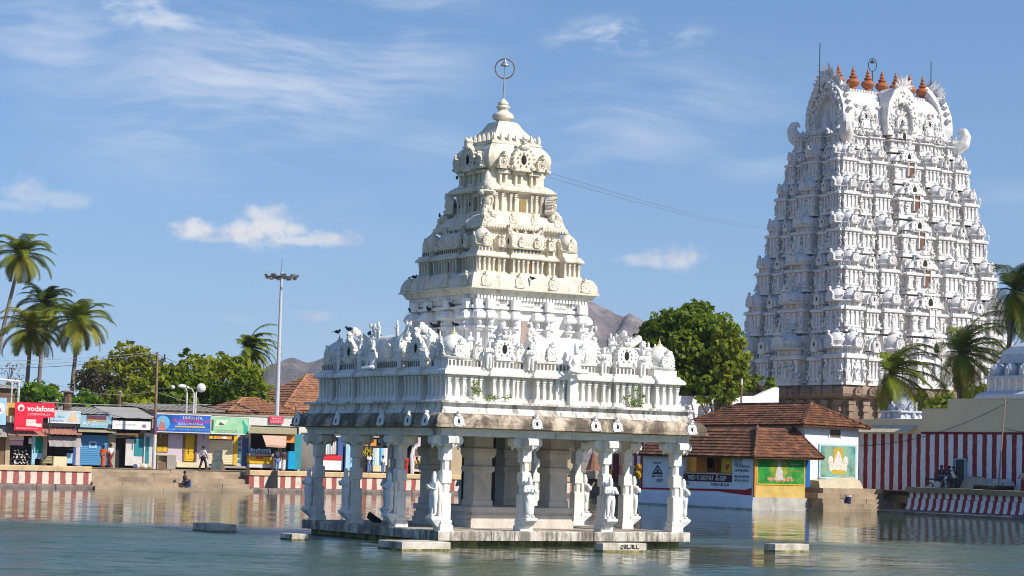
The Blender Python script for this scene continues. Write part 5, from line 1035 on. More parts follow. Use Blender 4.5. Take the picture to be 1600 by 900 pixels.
def flare(mb, x, y, z, s, face):                        # lotus crest of pointed leaves
    for a in (-62, -38, -14, 14, 38, 62):
        d = Vector((0, math.sin(R(a)), math.cos(R(a)))); d = Matrix.Rotation(face, 3, 'Z') @ d; p = Vector((x, y, z)); l = s*(1-.25*abs(a)/62)
        side = Matrix.Rotation(face, 3, 'Z') @ Vector((0, math.cos(R(a)), -math.sin(R(a)))); nn = Matrix.Rotation(face, 3, 'Z') @ Vector((1, 0, 0))
        mb.add([tuple(p), tuple(p+d*l*.5+side*s*.2), tuple(p+d*l+nn*s*.25), tuple(p+d*l*.5-side*s*.2), tuple(p+d*l*.5+nn*s*.16), tuple(p+d*l*.45-nn*s*.1)], [(0, 1, 4), (1, 2, 4), (2, 3, 4), (3, 0, 4), (1, 0, 5), (2, 1, 5), (3, 2, 5), (0, 3, 5)])
mb = MB(); flare(mb, 0, -3.6, 41.6, 1.9, PI/2*3); flare(mb, .3, -3.4, 41.5, 1.6, PI/2*3); _obj('crest', mb, GOPW, cen)
for sx in (-1, 1):                                      # end gables with scrolling horns, feathered rim and leafy crest
    eg = MB(); X = sx*6.3 if sx < 0 else 6.6
    eg.M = Matrix.Translation((X, 0, 0)) @ Matrix.Rotation(sx*PI/2, 4, 'Z')
    out = [(x_*.80, z_) for x_, z_ in [(-3.3, 36.7), (3.3, 36.7), (3.9, 38.0), (3.7, 39.6), (2.9, 41.0), (1.5, 42.2), (0, 43.2), (-1.5, 42.2), (-2.9, 41.0), (-3.7, 39.6), (-3.9, 38.0)]]
    inn = [(p[0]*.58, 36.9+(p[1]-36.7)*.64) for p in out]; mid_ = [(p[0]*.80, 36.8+(p[1]-36.7)*.83) for p in out]; arch_ring(eg, out, mid_, -.9, .6); arch_ring(eg, mid_, inn, -.65, .6); eg.prism([(p[0]*.99, p[1]) for p in out], .3, .62)
    for k in range(5): eg.box(-1.7+.8*k, -1.5+.8*k, -.2, .3, 36.9, 38.2)
    eg.cur = 1; eg.ell((.35, .25, 39.0), (.55, .12, 1.2), 8, 6); eg.cur = 0; eg.lathe([(.5, 36.9), (.55, 37.6), (.35, 38.4), (.3, 38.9), (.12, 39.5)], 8, -.6, -.1)  # dark bulge painted as the shaded hollow of the arch
    for k in range(130): a = rnd.uniform(.02, PI-.02); q_ = rnd.uniform(.66, 1.0); eg.ell((2.85*q_*math.cos(a), -.78-.2*(q_ > .82), 38.0+4.3*q_*math.sin(a)), (.17, .2, .19), 5, 4)
    for s in (-1, 1):
        for k in range(7):                              # feathers on the rim
            a = R(12+13*k); eg.ell((s*(3.3*math.cos(a)), -.2, 38.5+3.6*math.sin(a)), (.42, .35, .24), 6, 4)
        hp = [Vector(p_) for p_ in ((s*2.2, -.2, 36.9), (s*2.9, -.6, 36.35), (s*3.6, -1.0, 36.35), (s*4.15, -1.4, 36.8), (s*4.35, -1.6, 37.5), (s*4.15, -1.6, 38.1), (s*3.75, -1.4, 38.2), (s*3.55, -1.25, 37.95))]; hr_ = (.8, .85, .8, .7, .55, .38, .24, .1)
        for k in range(36):
            f = k/35*7; i = min(6, int(f)); p_ = hp[i].lerp(hp[i+1], f-i); r_ = hr_[i]+(hr_[i+1]-hr_[i])*(f-i); eg.ell(tuple(p_), (r_, r_, r_), 9, 6)
    flare(eg, 0, -.4, 42.2, 2.3, -PI/2); flare(eg, 1.2, -.3, 41.8, 1.7, -PI/2); flare(eg, -1.2, -.3, 41.8, 1.7, -PI/2); flare(eg, 2.1, -.2, 40.9, 1.4, -PI/2+.5); flare(eg, -2.1, -.2, 40.9, 1.4, -PI/2-.5)
    eg.M = None; gob('end_gable', eg, [GOPW, DARK], smooth=30)
km = MB(); km.lathe([(.30, 0), (.38, .12), (.30, .25), (.62, .5), (.72, .75), (.6, 1.0), (.28, 1.15), (.42, 1.28), (.42, 1.38), (.2, 1.5), (.28, 1.62), (.26, 1.7), (.12, 1.8), (.2, 1.95), (.14, 2.1), (.03, 2.4)], 14); km = km.mesh('kalasa', 45)
for i, x in enumerate((-5.4, -3.46, -1.48, .42, 2.3, 4.2, 6.0)):
    gob('terracotta_finial', km, TERRA, loc=(x, 0, 41.85))
mb = MB(); mb.tube([(-.8, .1, 41.8), (-.8, .1, 44.1)], .05, 6); mb.tube([(-.8+.42*math.cos(a)*ca, .1+.42*math.cos(a)*sa, 44.75+.68*math.sin(a)) for a in [2*PI*i/24 for i in range(25)]], .045, 5); mb.lathe([(.06, 45.3), (.3, 44.95), (.05, 44.95)], 10, -.8, .1); gob('lightning_rod', mb, DKM)
for x, zt in ((-8.5, 46.2), (7.7, 46.0)): mb = MB(); xx = x*.93; mb.tube([(xx, 0, 41.0), (xx, 0, zt)], .05, 5); gob('lightning_rod', mb, DKM)
del gp['_gop']
# ------------------------------------------------------------------ hills on the horizon
nr = np.random.default_rng(11)
HILL = mat('bare_rock_hill', (.36, .28, .27), .95, .45, .012, (.42, .60, .85), (.15, .14, .13), None, 0)
hq = G(HILL.node_tree); hb = HILL.node_tree.nodes['Principled BSDF']; hbn = hq.n('ShaderNodeBump'); hbn.inputs['Strength'].default_value = 1; hbn.inputs['Distance'].default_value = 30
hq.put(hbn.inputs['Height'], hq.noise(hq.n('ShaderNodeNewGeometry').outputs['Position'], .02, 8, .7)); hq.put(hb.inputs['Normal'], hbn.outputs[0])
def hill(name, pts, D0, seed):
    ctrl = np.array(pts, float); xs = np.linspace(ctrl[0, 0], ctrl[-1, 0], 150); ys = np.interp(xs, ctrl[:, 0], ctrl[:, 1]); rows = 26; V = []
    ph = nr.uniform(0, 6, 12)
    def nz(u, v): return sum(math.sin(u*f*1.3+v*f*.9+ph[i])*math.sin(v*f*1.7-u*f*.4+ph[-i-1])/f for i, f in enumerate((3, 7, 13, 29, 61)))
    for r_ in range(rows):
        f = r_/(rows-1)
        for i, (x, y) in enumerate(zip(xs, ys)):
            d = _F+_R*((x-800)/3528.94)+_U*((450-y)/3528.94); hor = Vector((d.x, d.y, 0)); top = CAM.z+d.z*D0
            prof = math.sin(min(f/.62, 1)*PI/2)**1.3 if f <= .62 else 1-((f-.62)/.38)**1.5
            D = D0*(.80+.32*f); z = (top-1)*prof*(1+(.03+.22*math.sin(min(f/.62,1)*PI))*nz(i*.09, f*4))*(D/D0 if False else 1)+1
            if f == 0 or r_ == rows-1: z = -3
            V.append((CAM.x+hor.x*D, CAM.y+hor.y*D, z))
    n = len(xs); F_ = [(r_*n+i, r_*n+i+1, (r_+1)*n+i+1, (r_+1)*n+i) for r_ in range(rows-1) for i in range(n-1)]
    me = bpy.data.meshes.new(name); me.from_pydata(V, [], F_); me.update(); me.polygons.foreach_set('use_smooth', [True]*len(F_)); me.materials.append(HILL)
    tag(_obj(name, me, None), kind='structure')
hill('hill', [(340, 640), (380, 606), (415, 576), (435, 568), (458, 561), (480, 568), (520, 560), (600, 545), (690, 540), (760, 530), (830, 505), (880, 484), (908, 475), (922, 477), (940, 484), (960, 492), (985, 497), (1010, 510), (1050, 545), (1090, 575), (1150, 620), (1220, 690)], 3000, 1)
# ------------------------------------------------------------------ foliage
def quads_mesh(Q, name):
    n = len(Q); me = bpy.data.meshes.new(name); me.vertices.add(n*4); me.vertices.foreach_set('co', Q.astype(np.float32).ravel()); me.loops.add(n*4); me.loops.foreach_set('vertex_index', np.arange(n*4, dtype=np.int32))
    me.polygons.add(n); me.polygons.foreach_set('loop_start', np.arange(0, n*4, 4, dtype=np.int32)); me.polygons.foreach_set('loop_total', np.full(n, 4, dtype=np.int32)); me.update(); me.validate(); return me
TR_ = .5
def leaves(centres, radii, per, size, up=.35):
    out = []
    for c, r_ in zip(centres, radii):
        n = int(per*r_*r_)+4; d = nr.normal(size=(n, 3)); d /= np.linalg.norm(d, axis=1)[:, None]; rad = nr.uniform(.35, 1.0, n)**.5
        p = np.array(c)+d*(rad*r_)[:, None]*np.array([1, 1, .8])
        nn = d*.6+nr.normal(size=(n, 3))*.6+np.array([0, 0, up]); nn /= np.linalg.norm(nn, axis=1)[:, None]
        a = np.cross(nn, nr.normal(size=(n, 3))); a /= np.linalg.norm(a, axis=1)[:, None]; b_ = np.cross(nn, a)
        s_ = size*nr.uniform(.6, 1.4, n)[:, None]; w = s_*nr.uniform(.45, .8, n)[:, None]
        out.append(np.stack([p-a*s_, p-b_*w, p+a*s_, p+b_*w], 1))
    return np.concatenate(out)
LF1 = leafmat('foliage_yellowgreen', (.22, .26, .014), (.33, .35, .03), (.14, .20, .012)); LF2 = leafmat('foliage_green', (.13, .20, .008), (.24, .29, .014), (.085, .145, .006)); LF3 = leafmat('foliage_olive', (.26, .27, .016), (.38, .36, .028), (.17, .20, .012)); LF4 = leafmat('foliage_bright', (.11, .23, .015), (.19, .31, .025), (.08, .17, .012)); LFD = leafmat('foliage_dry', (.045, .04, .022), (.07, .06, .035), (.03, .03, .02), .15)
BARK = mat('bark', (.13, .09, .06), .95, .3, 4)
def tree(label, base, top_z, rx, rz, lm, seed, nc=46, per=70, size=.26, group='broadleaf trees', name='broadleaf_tree', gap=.0, trunk=.28, ry=None, flat=0.):
    global nr
    nr = np.random.default_rng(seed); t = thing(name, label, 'tree', base, 0, group); rz *= 1.25; rx *= 1.08; cz = top_z-base[2]-rz; ry = ry or rx
    C_s, Rs = [], []
    for i in range(nc):
        d = nr.normal(size=3); d /= np.linalg.norm(d);  q_ = nr.uniform(.55, .98); C_s.append((d[0]*rx*q_, d[1]*ry*q_, cz+d[2]*rz*q_)); Rs.append(nr.uniform(.20, .36)*min(rx, rz*1.15))
    _obj('crown', quads_mesh(leaves(C_s, Rs, per, size), 'crown'), lm, t)
    mb = MB(); mb.tube([(0, 0, -.3), (nr.uniform(-.2, .2), 0, cz*.5), (nr.uniform(-.3, .3), 0, cz)], [trunk*1.3, trunk, trunk*.6], 8)
    for i in range(0, nc, 5): c = C_s[i]; mb.tube([(0, 0, cz*.55), (c[0]*.5, c[1]*.5, cz*.6+(c[2]-cz*.55)*.55), c], [trunk*.5, trunk*.3, trunk*.08], 5)
    _obj('trunk', mb, BARK, t); return t
def gpt(px, py, D): d = _F+_R*((px-800)/3528.94)+_U*((450-py)/3528.94); return CAM+d*D
def ptree(label, px, ytop, wpx, hpx, D, lm, seed, **k):
    p = gpt(px, ytop, D); s_ = D/3528.94; return tree(label, (p.x, p.y, 1.4), p.z, wpx*s_, hpx*s_/1.0, lm, seed, **k)
LG = 'trees behind the north bank shops'
ptree('feathery yellow-olive tree behind the pale blue signs', 195, 543, 62, 38, 200, LF3, 21, nc=60, per=70, group=LG)
ptree('broad green tree behind the utility pole', 255, 566, 58, 42, 188, LF1, 22, nc=60, group=LG)
ptree('large rounded green tree left of the floodlight mast', 352, 549, 64, 48, 190, LF1, 23, nc=80, group=LG)
ptree('lower green tree behind the green signboard', 385, 575, 42, 36, 180, LF2, 24, nc=40, group=LG)
ptree('green tree with dense shade behind the double street lamp', 300, 580, 52, 36, 182, LF2, 25, nc=46, group=LG)
ptree('dark leafless mound of twigs behind the blue shutter shop', 158, 574, 44, 30, 183, LFD, 26, nc=40, per=110, size=.14, group=LG)
ptree('bright green creeper bush over the red billboard', 62, 592, 40, 26, 172, LF4, 27, nc=34, group=LG)
ptree('bright green bush right of the dark twiggy mound base', 128, 605, 32, 20, 170, LF4, 28, nc=30, group=LG)
ptree('low green bush behind the curved white sign', 200, 606, 40, 20, 172, LF1, 29, nc=30, group=LG)
ptree('narrow upright tree with sparse leaves above the street lamps', 291, 536, 12, 30, 196, LF2, 30, nc=22, per=60, group=LG, trunk=.12)
ptree('narrow sparse sapling next to the upright tree', 311, 545, 8, 20, 197, LF2, 31, nc=14, per=60, group=LG, trunk=.1)
ptree('small dark green tree beside the pale blue house roof', 425, 610, 30, 14, 215, LF2, 32, nc=20, group=LG)
ptree('green tree peeping over the tiled roofs left of the pavilion', 470, 600, 26, 12, 230, LF2, 33, nc=18, group=LG)
ptree('hazy leafless tree at the far left behind the palms', 12, 560, 34, 40, 215, leafmat('foliage_twig', (.16, .12, .10), (.22, .17, .15), (.12, .09, .08), .1), 34, nc=40, per=26, size=.12, group=LG)
ptree('dark green row of low trees behind the left shops', 60, 600, 80, 24, 205, LF2, 35, nc=50, group=LG)
RG = 'trees right of the pavilion'
ptree('massive dark green spreading tree between the pavilion and the tower', 1082, 479, 78, 62, 196, LF2, 41, nc=120, per=90, size=.27, group=RG, trunk=.5)
ptree('lower right lobe tree of rounded foliage touching the tower', 1140, 502, 34, 50, 192, LF1, 42, nc=46, group=RG)
ptree('green tree filling behind the right corner shrine of the pavilion', 1030, 530, 42, 40, 198, LF1, 43, nc=50, group=RG)
ptree('small rounded green bush at the foot of the tower', 1190, 583, 20, 14, 196, LF2, 44, nc=20, group=RG)
ptree('low dark bush behind the white garden wall', 1120, 590, 50, 18, 190, LF2, 45, nc=30, group=RG)
ptree('dark green bush behind the buff parapet under the palms', 1455, 610, 50, 22, 176, LF2, 46, nc=40, group=RG)
ptree('dark green bush behind the right hand palm trunks', 1540, 600, 40, 26, 178, LF2, 47, nc=36, group=RG)
# ------------------------------------------------------------------ palms
PL1 = leafmat('palm_leaf', (.14, .19, .012), (.24, .26, .02), (.09, .14, .01), .3, .4); PL2 = leafmat('palm_leaf_yellow', (.22, .22, .02), (.32, .29, .04), (.13, .17, .014), .3, .5); PL3 = leafmat('palm_leaf_dark', (.045, .07, .01), (.08, .11, .015), (.03, .05, .008), .2, .4)
PBARK = mat('palm_bark', (.20, .165, .14), .95, .25, 3)
def frond(L, el, droop, rs, wind=0.):
    pts = []; p = Vector((0, 0, 0)); a = el; n = 16; az_ = 0.
    for i in range(n+1):
        pts.append(p.copy()); a -= droop/n*(.5+1.2*i/n); az_ += wind/n; p = p+Vector((math.cos(a)*math.cos(az_), math.cos(a)*math.sin(az_), math.sin(a)))*(L/n)
    mb = MB(); mb.tube([tuple(q_) for q_ in pts], [.05*(1-.85*i/n)+.006 for i in range(n+1)], 4)
    m = 44
    for k in range(m):
        f = .10+.90*k/(m-1); x = f*n; i = min(n-1, int(x)); P = pts[i].lerp(pts[i+1], x-i); d = (pts[i+1]-pts[i]).normalized(); s0 = d.cross(Vector((0, 0, 1))); s0 = s0.normalized() if s0.length > .01 else Vector((0, 1, 0)); u_ = s0.cross(d)
        l = L*.34*math.sin(PI*min(1, .16+.84*f*.92))**.7*(1-.35*f)*rs.uniform(.85, 1.1)
        for s_ in (-1, 1):
            v = (s0*s_*.75+d*.55+u_*.12).normalized(); mid = P+v*l*.5-Vector((0, 0, l*.08)); tip = P+v*l-Vector((0, 0, l*rs.uniform(.25, .5))); w = d*(.05+.008*L*.2)
            mb.add([tuple(P-w*.5), tuple(P+w*.5), tuple(mid+w*.6), tuple(mid-w*.6), tuple(tip)], [(0, 1, 2, 3), (3, 2, 4)])
    return mb.mesh('frond')
def palm(label, crown, base_dx, L, lm, seed, n=30, wind=None, nuts=True, group='coconut palms', lo=-35, tr=.17):
    rs = random.Random(seed); t = thing('coconut_palm', label, 'palm tree', (crown[0]-base_dx, crown[1], 1.4), 0, group); h = crown[2]-1.4; mb = MB(); path = []; rr = []
    for i in range(15):
        f = i/14; path.append((base_dx*f**1.6, .12*math.sin(f*5), h*f-.3*(i == 0))); rr.append(tr*(1.35-.55*f)*(1+.06*(i % 2)))
    mb.tube(path, rr, 9); _obj('trunk', mb, PBARK, t, smooth=50)
    for i in range(n):
        f = i/(n-1); el_ = R(82+(lo-82)*f**1.15); az_ = i*2.39996+rs.uniform(-.2, .2); l = L*rs.uniform(.82, 1.08)*(1-.15*(f > .85)); wv = 0.
        if wind is not None:
            dz = (az_-wind+PI) % (2*PI)-PI; az_ = wind+dz*.62; wv = -math.sin(dz)*.9; l *= 1+.18*math.cos(dz)
        me = frond(l, el_, rs.uniform(1.2, 1.8)*(.75+.5*(1-f)), rs, wv); me.materials.append(lm if f < .72 else (PL2 if lm is not PL3 else PL1))
        o = _obj('frond', me, None, t, loc=path[-1], rot=(0, 0, az_))
    if nuts:
        for i in range(6): a = i*1.05; m2 = MB(); m2.ell((.26*math.cos(a), .26*math.sin(a), -.3-.12*(i % 2)), (.13, .13, .16), 7, 5); _obj('coconut', m2, mat('coconut', (.16, .13, .03), .7), t, loc=path[-1])
    return t
def ppalm(label, px, py, rpx, D, bdx, lm, seed, **k): p = gpt(px, py, D); return palm(label, tuple(p), bdx, rpx*D/3528.94*1.32, lm, seed, **k)
ppalm('tall coconut palm with curved leaning trunk at the far left', 33, 398, 48, 200, 2.6, PL1, 51)
ppalm('dark coconut palm between the tall palm and the yellow one', 70, 474, 44, 205, .3, PL3, 52)
ppalm('yellow-green coconut palm lowest of the left cluster', 48, 515, 50, 188, .2, PL2, 53)
ppalm('coconut palm with full rounded crown, right of the left cluster', 122, 503, 54, 186, .4, PL1, 54)
WD = -.55
ppalm('windblown coconut palm beside the floodlight mast', 385, 545, 42, 200, .4, PL1, 55, wind=WD, nuts=False)
ppalm('windswept palm in front of the tower above the small dome', 1388, 585, 66, 160, -.4, PL1, 56, wind=WD, n=28, nuts=False, lo=-60)
ppalm('windswept palm with drooping fronds in the middle of the right group', 1497, 553, 76, 162, -.3, PL1, 57, wind=WD, n=32, nuts=False, lo=-65)
ppalm('dark tall palm cut by the right picture edge', 1580, 455, 82, 158, .5, PL3, 58, wind=WD, n=32, nuts=False, lo=-70)
# ------------------------------------------------------------------ roofs and houses behind the shops
def hip(label, x0, x1, yA, yB, ze, zr, wall, ridge_in, name='tiled_house', mats=TILEL, limit=0):
    t = thing(name, label, 'building', ((x0+x1)/2, (yA+yB)/2, 1.4), 0, 'houses behind the shops'); t['_world'] = 1
    mb = MB(); mb.box(x0+.5, x1-.5, yA+.5, yB-.5, 1.38, ze); obj('wall', mb, wall, t); ym = (yA+yB)/2; a, c = x0+ridge_in, x1-ridge_in
    roof_slope((x0, yA, ze), (x1, yA, ze), (c, ym, zr), (a, ym, zr), t, .32, .4, mats, limit); roof_slope((x0, yB, ze), (x0, yA, ze), (a+.02, ym, zr), (a, ym, zr), t, .32, .4, mats, limit)
    roof_slope((x1, yA, ze), (x1, yB, ze), (c, ym, zr), (c-.02, ym, zr), t, .32, .4, mats, limit); ridge(((a, ym, zr+.06), (c, ym, zr+.06)), t, .1, mats); ridge(((x0, yA, ze+.05), (a, ym, zr+.06)), t, .1, mats); fin(t); return t
hip('low house with long terracotta tile roof behind the green signboard', at(345, 640, Y=90).x, at(470, 640, Y=90).x, 88.6, 95, at(400, 645, Y=88.6).z, at(400, 624, Y=91.8).z, SH['cream'], 2.6)
hip('tall house with steep orange tile roof rising behind the pavilion left end', at(428, 640, Y=97).x, at(640, 640, Y=97).x, 95.4, 106, at(430, 640, Y=95.4).z, at(510, 588, Y=100.7).z, SH['white'], 4.6)
b_ = thing('flat_roofed_house', 'pale blue flat roofed house above the tiled roofs', 'building', (at(460, 620, Y=112).x, 112, 1.4), 0, 'houses behind the shops'); w = (at(478, 620, Y=110).x-at(443, 620, Y=110).x)/2; zt = at(460, 610, Y=110).z-1.4
mb = MB(); mb.box(-w, w, -2, 4, 0, zt); _obj('wall', mb, mat('paleblue_house', (.50, .60, .72), .8), b_); mb = MB(); mb.box(-w-.4, w+.4, -2.5, 4.4, zt+.003, zt+.18); _obj('roof', mb, SH['white'], b_); mb = MB(); mb.box(-w*.1, w*.9, -2.03, -2, .4, zt-.3); _obj('white_panel', mb, SH['bright'], b_)  # plain white panel over part of the pale blue front
# long low wall and sheds behind the shops
def shed(label, x0, x1, Y, ytop, m, rm, dep=5, cat='building'):
    a, c = at(x0, ytop, Y=Y).x, at(x1, ytop, Y=Y).x; z = at((x0+x1)/2, ytop, Y=Y).z-1.4; t = thing('shed', label, cat, ((a+c)/2, Y, 1.4), 0, 'sheds behind the shops'); w = (c-a)/2; mb = MB(); mb.box(-w, w, 0, dep, 0, z); _obj('wall', mb, m, t)
    mb = MB(); n = max(4, int(w*2/.25))
    for i in range(n): xa = -w-.2+(2*w+.4)*i/n; o = .03*(i % 2); mb.rings([[(xa, -.4, z+.003+o), (xa+(2*w+.4)/n, -.4, z+.003+o), (xa+(2*w+.4)/n, -.4, z+.05+o), (xa, -.4, z+.05+o)], [(xa, dep, z+.5+o), (xa+(2*w+.4)/n, dep, z+.5+o), (xa+(2*w+.4)/n, dep, z+.55+o), (xa, dep, z+.55+o)]])
    _obj('sheet_roof', mb, rm, t); return t
shed('long low shed with grey sheet roof behind the left signs', 60, 178, 89, 646, SH['brown'], SH['tin']); shed('cream parapet shed behind the large blue signboard', 228, 345, 89.2, 642, SH['cream'], SH['conc']); shed('dark shed with wire mesh at the far left', -40, 24, 88, 606, SH['brown'], SH['tin'])
# ------------------------------------------------------------------ poles, lamps and cables
def P3(px, py, Y): p = at(px, py, Y=Y); return (p.x, p.y, p.z)
GAL = mat('grey_mast_paint', (.50, .52, .54), .5, .08)
b0 = at(432, 660, Y=87.0); tp = at(438.3, 424, Y=87.0)
t = thing('floodlight_mast', 'tall grey floodlight mast with a ring of lamps at its top', 'lamp mast', (b0.x, 87.0, 1.4)); h = tp.z-1.4
mb = MB(); mb.tube([(0, 0, 0), (0, 0, h*.5), (0, 0, h)], [.20, .15, .09], 12); _obj('mast', mb, GAL, t, smooth=50)
mb = MB(); mb.tube([(1.15*math.cos(a), 1.15*math.sin(a), h-.45) for a in [2*PI*i/20 for i in range(21)]], .05, 5); mb.tube([(-1.15, 0, h-.45), (1.15, 0, h-.45)], .05, 5); mb.tube([(0, -1.15, h-.45), (0, 1.15, h-.45)], .05, 5); mb.tube([(0, 0, h), (0, 0, h+1.0)], .02, 4); _obj('lamp_ring', mb, DKM, t)
for i in range(10):
    a = 2*PI*i/10; m2 = MB(); m2.M = Matrix.Translation((1.2*math.cos(a), 1.2*math.sin(a), h-.42)) @ Matrix.Rotation(a, 4, 'Z') @ Matrix.Rotation(.6, 4, 'Y'); m2.rings([[(-.12, -.16, -.14), (.02, -.2, -.2), (.02, .2, -.2), (-.12, .16, -.14)], [(-.12, -.16, .14), (.02, -.2, .2), (.02, .2, .2), (-.12, .16, .14)]]); m2.M = None; _obj('floodlight', m2, mat('lamp_grey', (.20, .20, .20), .5), t)
b0 = at(240, 735, Y=80.6); tp = at(236, 549, Y=80.6)
t = thing('utility_pole', 'slim utility pole with crossarm, painted purple and white at its foot', 'utility pole', (b0.x, 80.6, 1.4)); h = tp.z-1.4
mb = MB(); mb.tube([(0, 0, 0), (-.02, 0, h*.5), (-.05, 0, h)], [.13, .11, .08], 8); _obj('pole', mb, mat('pole_wood', (.26, .17, .11), .9, .3, 2), t, smooth=50)
mb = MB(); mb.lathe([(.137, .02), (.133, 2.4)], 10); mb.v = [(x-.006, y, z) for x, y, z in mb.v]; _obj('white_paint', mb, SH['white'], t); mb = MB(); mb.lathe([(.135, 2.42), (.131, 3.6)], 10); mb.v = [(x-.012, y, z) for x, y, z in mb.v]; _obj('purple_paint', mb, mat('pole_purple', (.16, .06, .10), .8), t)
mb = MB(); mb.box(-.7, .6, -.06, .06, h-.7, h-.6); mb.tube([(-.55, 0, h-.62), (-.05, 0, h-1.1)], .03, 4); mb.tube([(.45, 0, h-.62), (-.05, 0, h-1.1)], .03, 4); mb.tube([(-.5, 0, h-2.6), (1.1, 0, h-2.5)], .03, 5); _obj('crossarm', mb, DKM, t)
for x in (-.6, -.05, .5): mb = MB(); mb.lathe([(.05, h-.6), (.08, h-.5), (.08, h-.42), (.05, h-.3), (.06, h-.2), (.02, h-.12)], 8, x, 0); _obj('insulator', mb, DKM, t)
mb = MB(); mb.ell((1.2, 0, h-2.42), (.16, .12, .14), 8, 5); _obj('lamp', mb, SH['bright'], t)
def street_lamp(label, px, yb, yt, Y, dx, hd):
    b0 = at(px, yb, Y=Y); tp = at(px, yt, Y=Y); t = thing('street_lamp', label, 'street lamp', (b0.x, Y, 1.4), 0, 'street lamps above the shops'); h = tp.z-1.4
    mb = MB(); mb.tube([(0, 0, 0), (0, 0, h-.4), (dx*.4, 0, h-.1), (dx, 0, h)], [.07, .06, .045, .035], 6); _obj('post', mb, mat('lamp_post_white', (.60, .58, .56), .6), t)
    mb = MB(); mb.ell((dx*1.15, 0, h+.02), hd, 9, 6); _obj('lamp_head', mb, SH['bright'], t)
street_lamp('thin street lamp with long white head leaning left', 291, 650, 604, 86.3, -.35, (.34, .15, .14)); street_lamp('street lamp with large round white head beside the leaning one', 305, 650, 606, 86.4, .35, (.36, .3, .34)); street_lamp('bare grey twin lamp post rising behind the blue signboard', 302, 650, 606, 86.0, -.45, (.1, .1, .1))
for lab, px, y0_, y1_, r_ in (('stubby dark wooden post behind the dull blue sign', 185.5, 642, 613, .12), ('brown chimney stub behind the pyramid sign', 104, 640, 613, .3), ('short grey post behind the red billboard', 88, 640, 627, .1), ('thin dark rod beside the pavilion eave over the white wall', 461, 655, 634, .05)):
    p = at(px, y0_, Y=87.5); q_ = at(px, y1_, Y=87.5); t = thing('post', lab, 'post', (p.x, 87.5, 1.4)); h = q_.z-1.4; mb = MB(); mb.tube([(0, 0, 0), (.04, 0, h*.9), (.02, 0, h)], [r_, r_, r_*.8], 6); _obj('shaft', mb, SH['brown'], t); mb = MB(); mb.lathe([(r_*1.5, h+.002), (r_*1.6, h+.08), (r_*.6, h+.16)], 8); _obj('cap', mb, SH['conc'], t)
t = thing('pipe_frame', 'white painted pipe frame standing above the shops at the far left', 'frame', (at(8, 620, Y=86).x, 86, 1.4)); mb = MB(); zt = at(8, 592, Y=86).z-1.4; mb.tube([(-1.5, 0, zt), (1.05, 0, zt-.15)], .10, 6); mb.tube([(.95, 0, 0), (.95, 0, zt-.2)], .08, 6); mb.tube([(.45, 0, 0), (.45, 0, zt-.2)], .06, 6); _obj('pipes', mb, mat('pipe_white', (.55, .58, .62), .5), t)
WIRE = mat('cable_black', (.03, .03, .035), .7); WIREL = mat('cable_pale', (.34, .33, .32), .7)
def cable(label, a, b, sag, r_=.016, m=WIRE):
    a, b = Vector(a), Vector(b); c = (a+b)/2; mb = MB(); mb.tube([tuple(a.lerp(b, i/16)-c-Vector((0, 0, sag*4*(i/16)*(1-i/16)))) for i in range(17)], r_, 4); o = _obj('cable', mb, m, None, loc=c); return tag(o, label, 'cable', 'overhead cables')
cable('upper overhead cable left of the utility pole', P3(-40, 564, 82), P3(234, 551, 80.6), .15, .016, WIREL); cable('second overhead cable left of the utility pole', P3(-40, 571, 82), P3(237, 553, 80.6), .2, .016, WIREL); cable('third overhead cable left of the utility pole', P3(-40, 575, 82), P3(239, 555, 80.6), .3)
cable('overhead cable from the utility pole down to the right behind the mast', P3(240, 551, 80.6), P3(480, 622, 90), .5); cable('lower overhead cable from the utility pole toward the tiled roofs', P3(240, 555, 80.6), P3(480, 632, 90), .6); cable('low sagging cable above the shop signs on the left', P3(-20, 616, 86), P3(236, 600, 80.6), .5); cable('low cable over the dark mound', P3(60, 590, 86), P3(238, 612, 80.6), .6, .016, WIREL); cable('low cable right of the utility pole above the blue sign', P3(240, 610, 80.6), P3(400, 640, 88), .4, .016, WIREL); cable('grey conduit cable running along above the shop roofs', P3(60, 628, 87), P3(330, 632, 87), .15, .03, WIREL)
for i, dz in enumerate((0, .16)): e = at(1208, 356, Y=120); cable(('upper', 'lower')[i]+' thin cable strung from the pavilion spire to the tower', (1.25, -1.0, 12.72-dz), (e.x-.5, e.y, e.z-dz), .35, .009, mat('cable_grey', (.22, .25, .32), .7))
cable('dark cable drooping along the buff parapet on the right', P3(1300, 694, 59.0) if False else tuple(at(1290, 694, X=59.6)), tuple(at(1576, 628, X=59.6)), 1.0, .018); cable('short cable from the bamboo pole to the right edge', tuple(at(1566, 667, X=59.6)), tuple(at(1640, 668, X=59.6)), .3, .016)
cable('thin cable crossing the white garden wall', P3(1080, 648, 86), P3(1172, 636, 86), .2, .018)
t = thing('utility_pole', 'rusty pole with white top in front of the garden wall', 'utility pole', (at(1158, 640, Y=84).x, 84, 1.4)); h = at(1158, 592, Y=84).z-1.4; mb = MB(); mb.tube([(0, 0, 0), (0, 0, h)], [.10, .08], 8); _obj('pole', mb, RUSTM, t); mb = MB(); mb.lathe([(.1, h-.5), (.09, h+.02)], 8); _obj('white_top', mb, SH['white'], t)
t = thing('bamboo_pole', 'thin bamboo pole standing by the tarpaulin sacks on the right bank', 'pole', tuple(at(1560, 758, X=57.8))); p0_ = Vector(t.location); q_ = at(1571, 622, X=57.8)-p0_; mb = MB(); mb.tube([(0, 0, 0), tuple(q_*.5), tuple(q_)], [.05, .045, .035], 6); _obj('shaft', mb, mat('bamboo', (.36, .24, .17), .8), t)
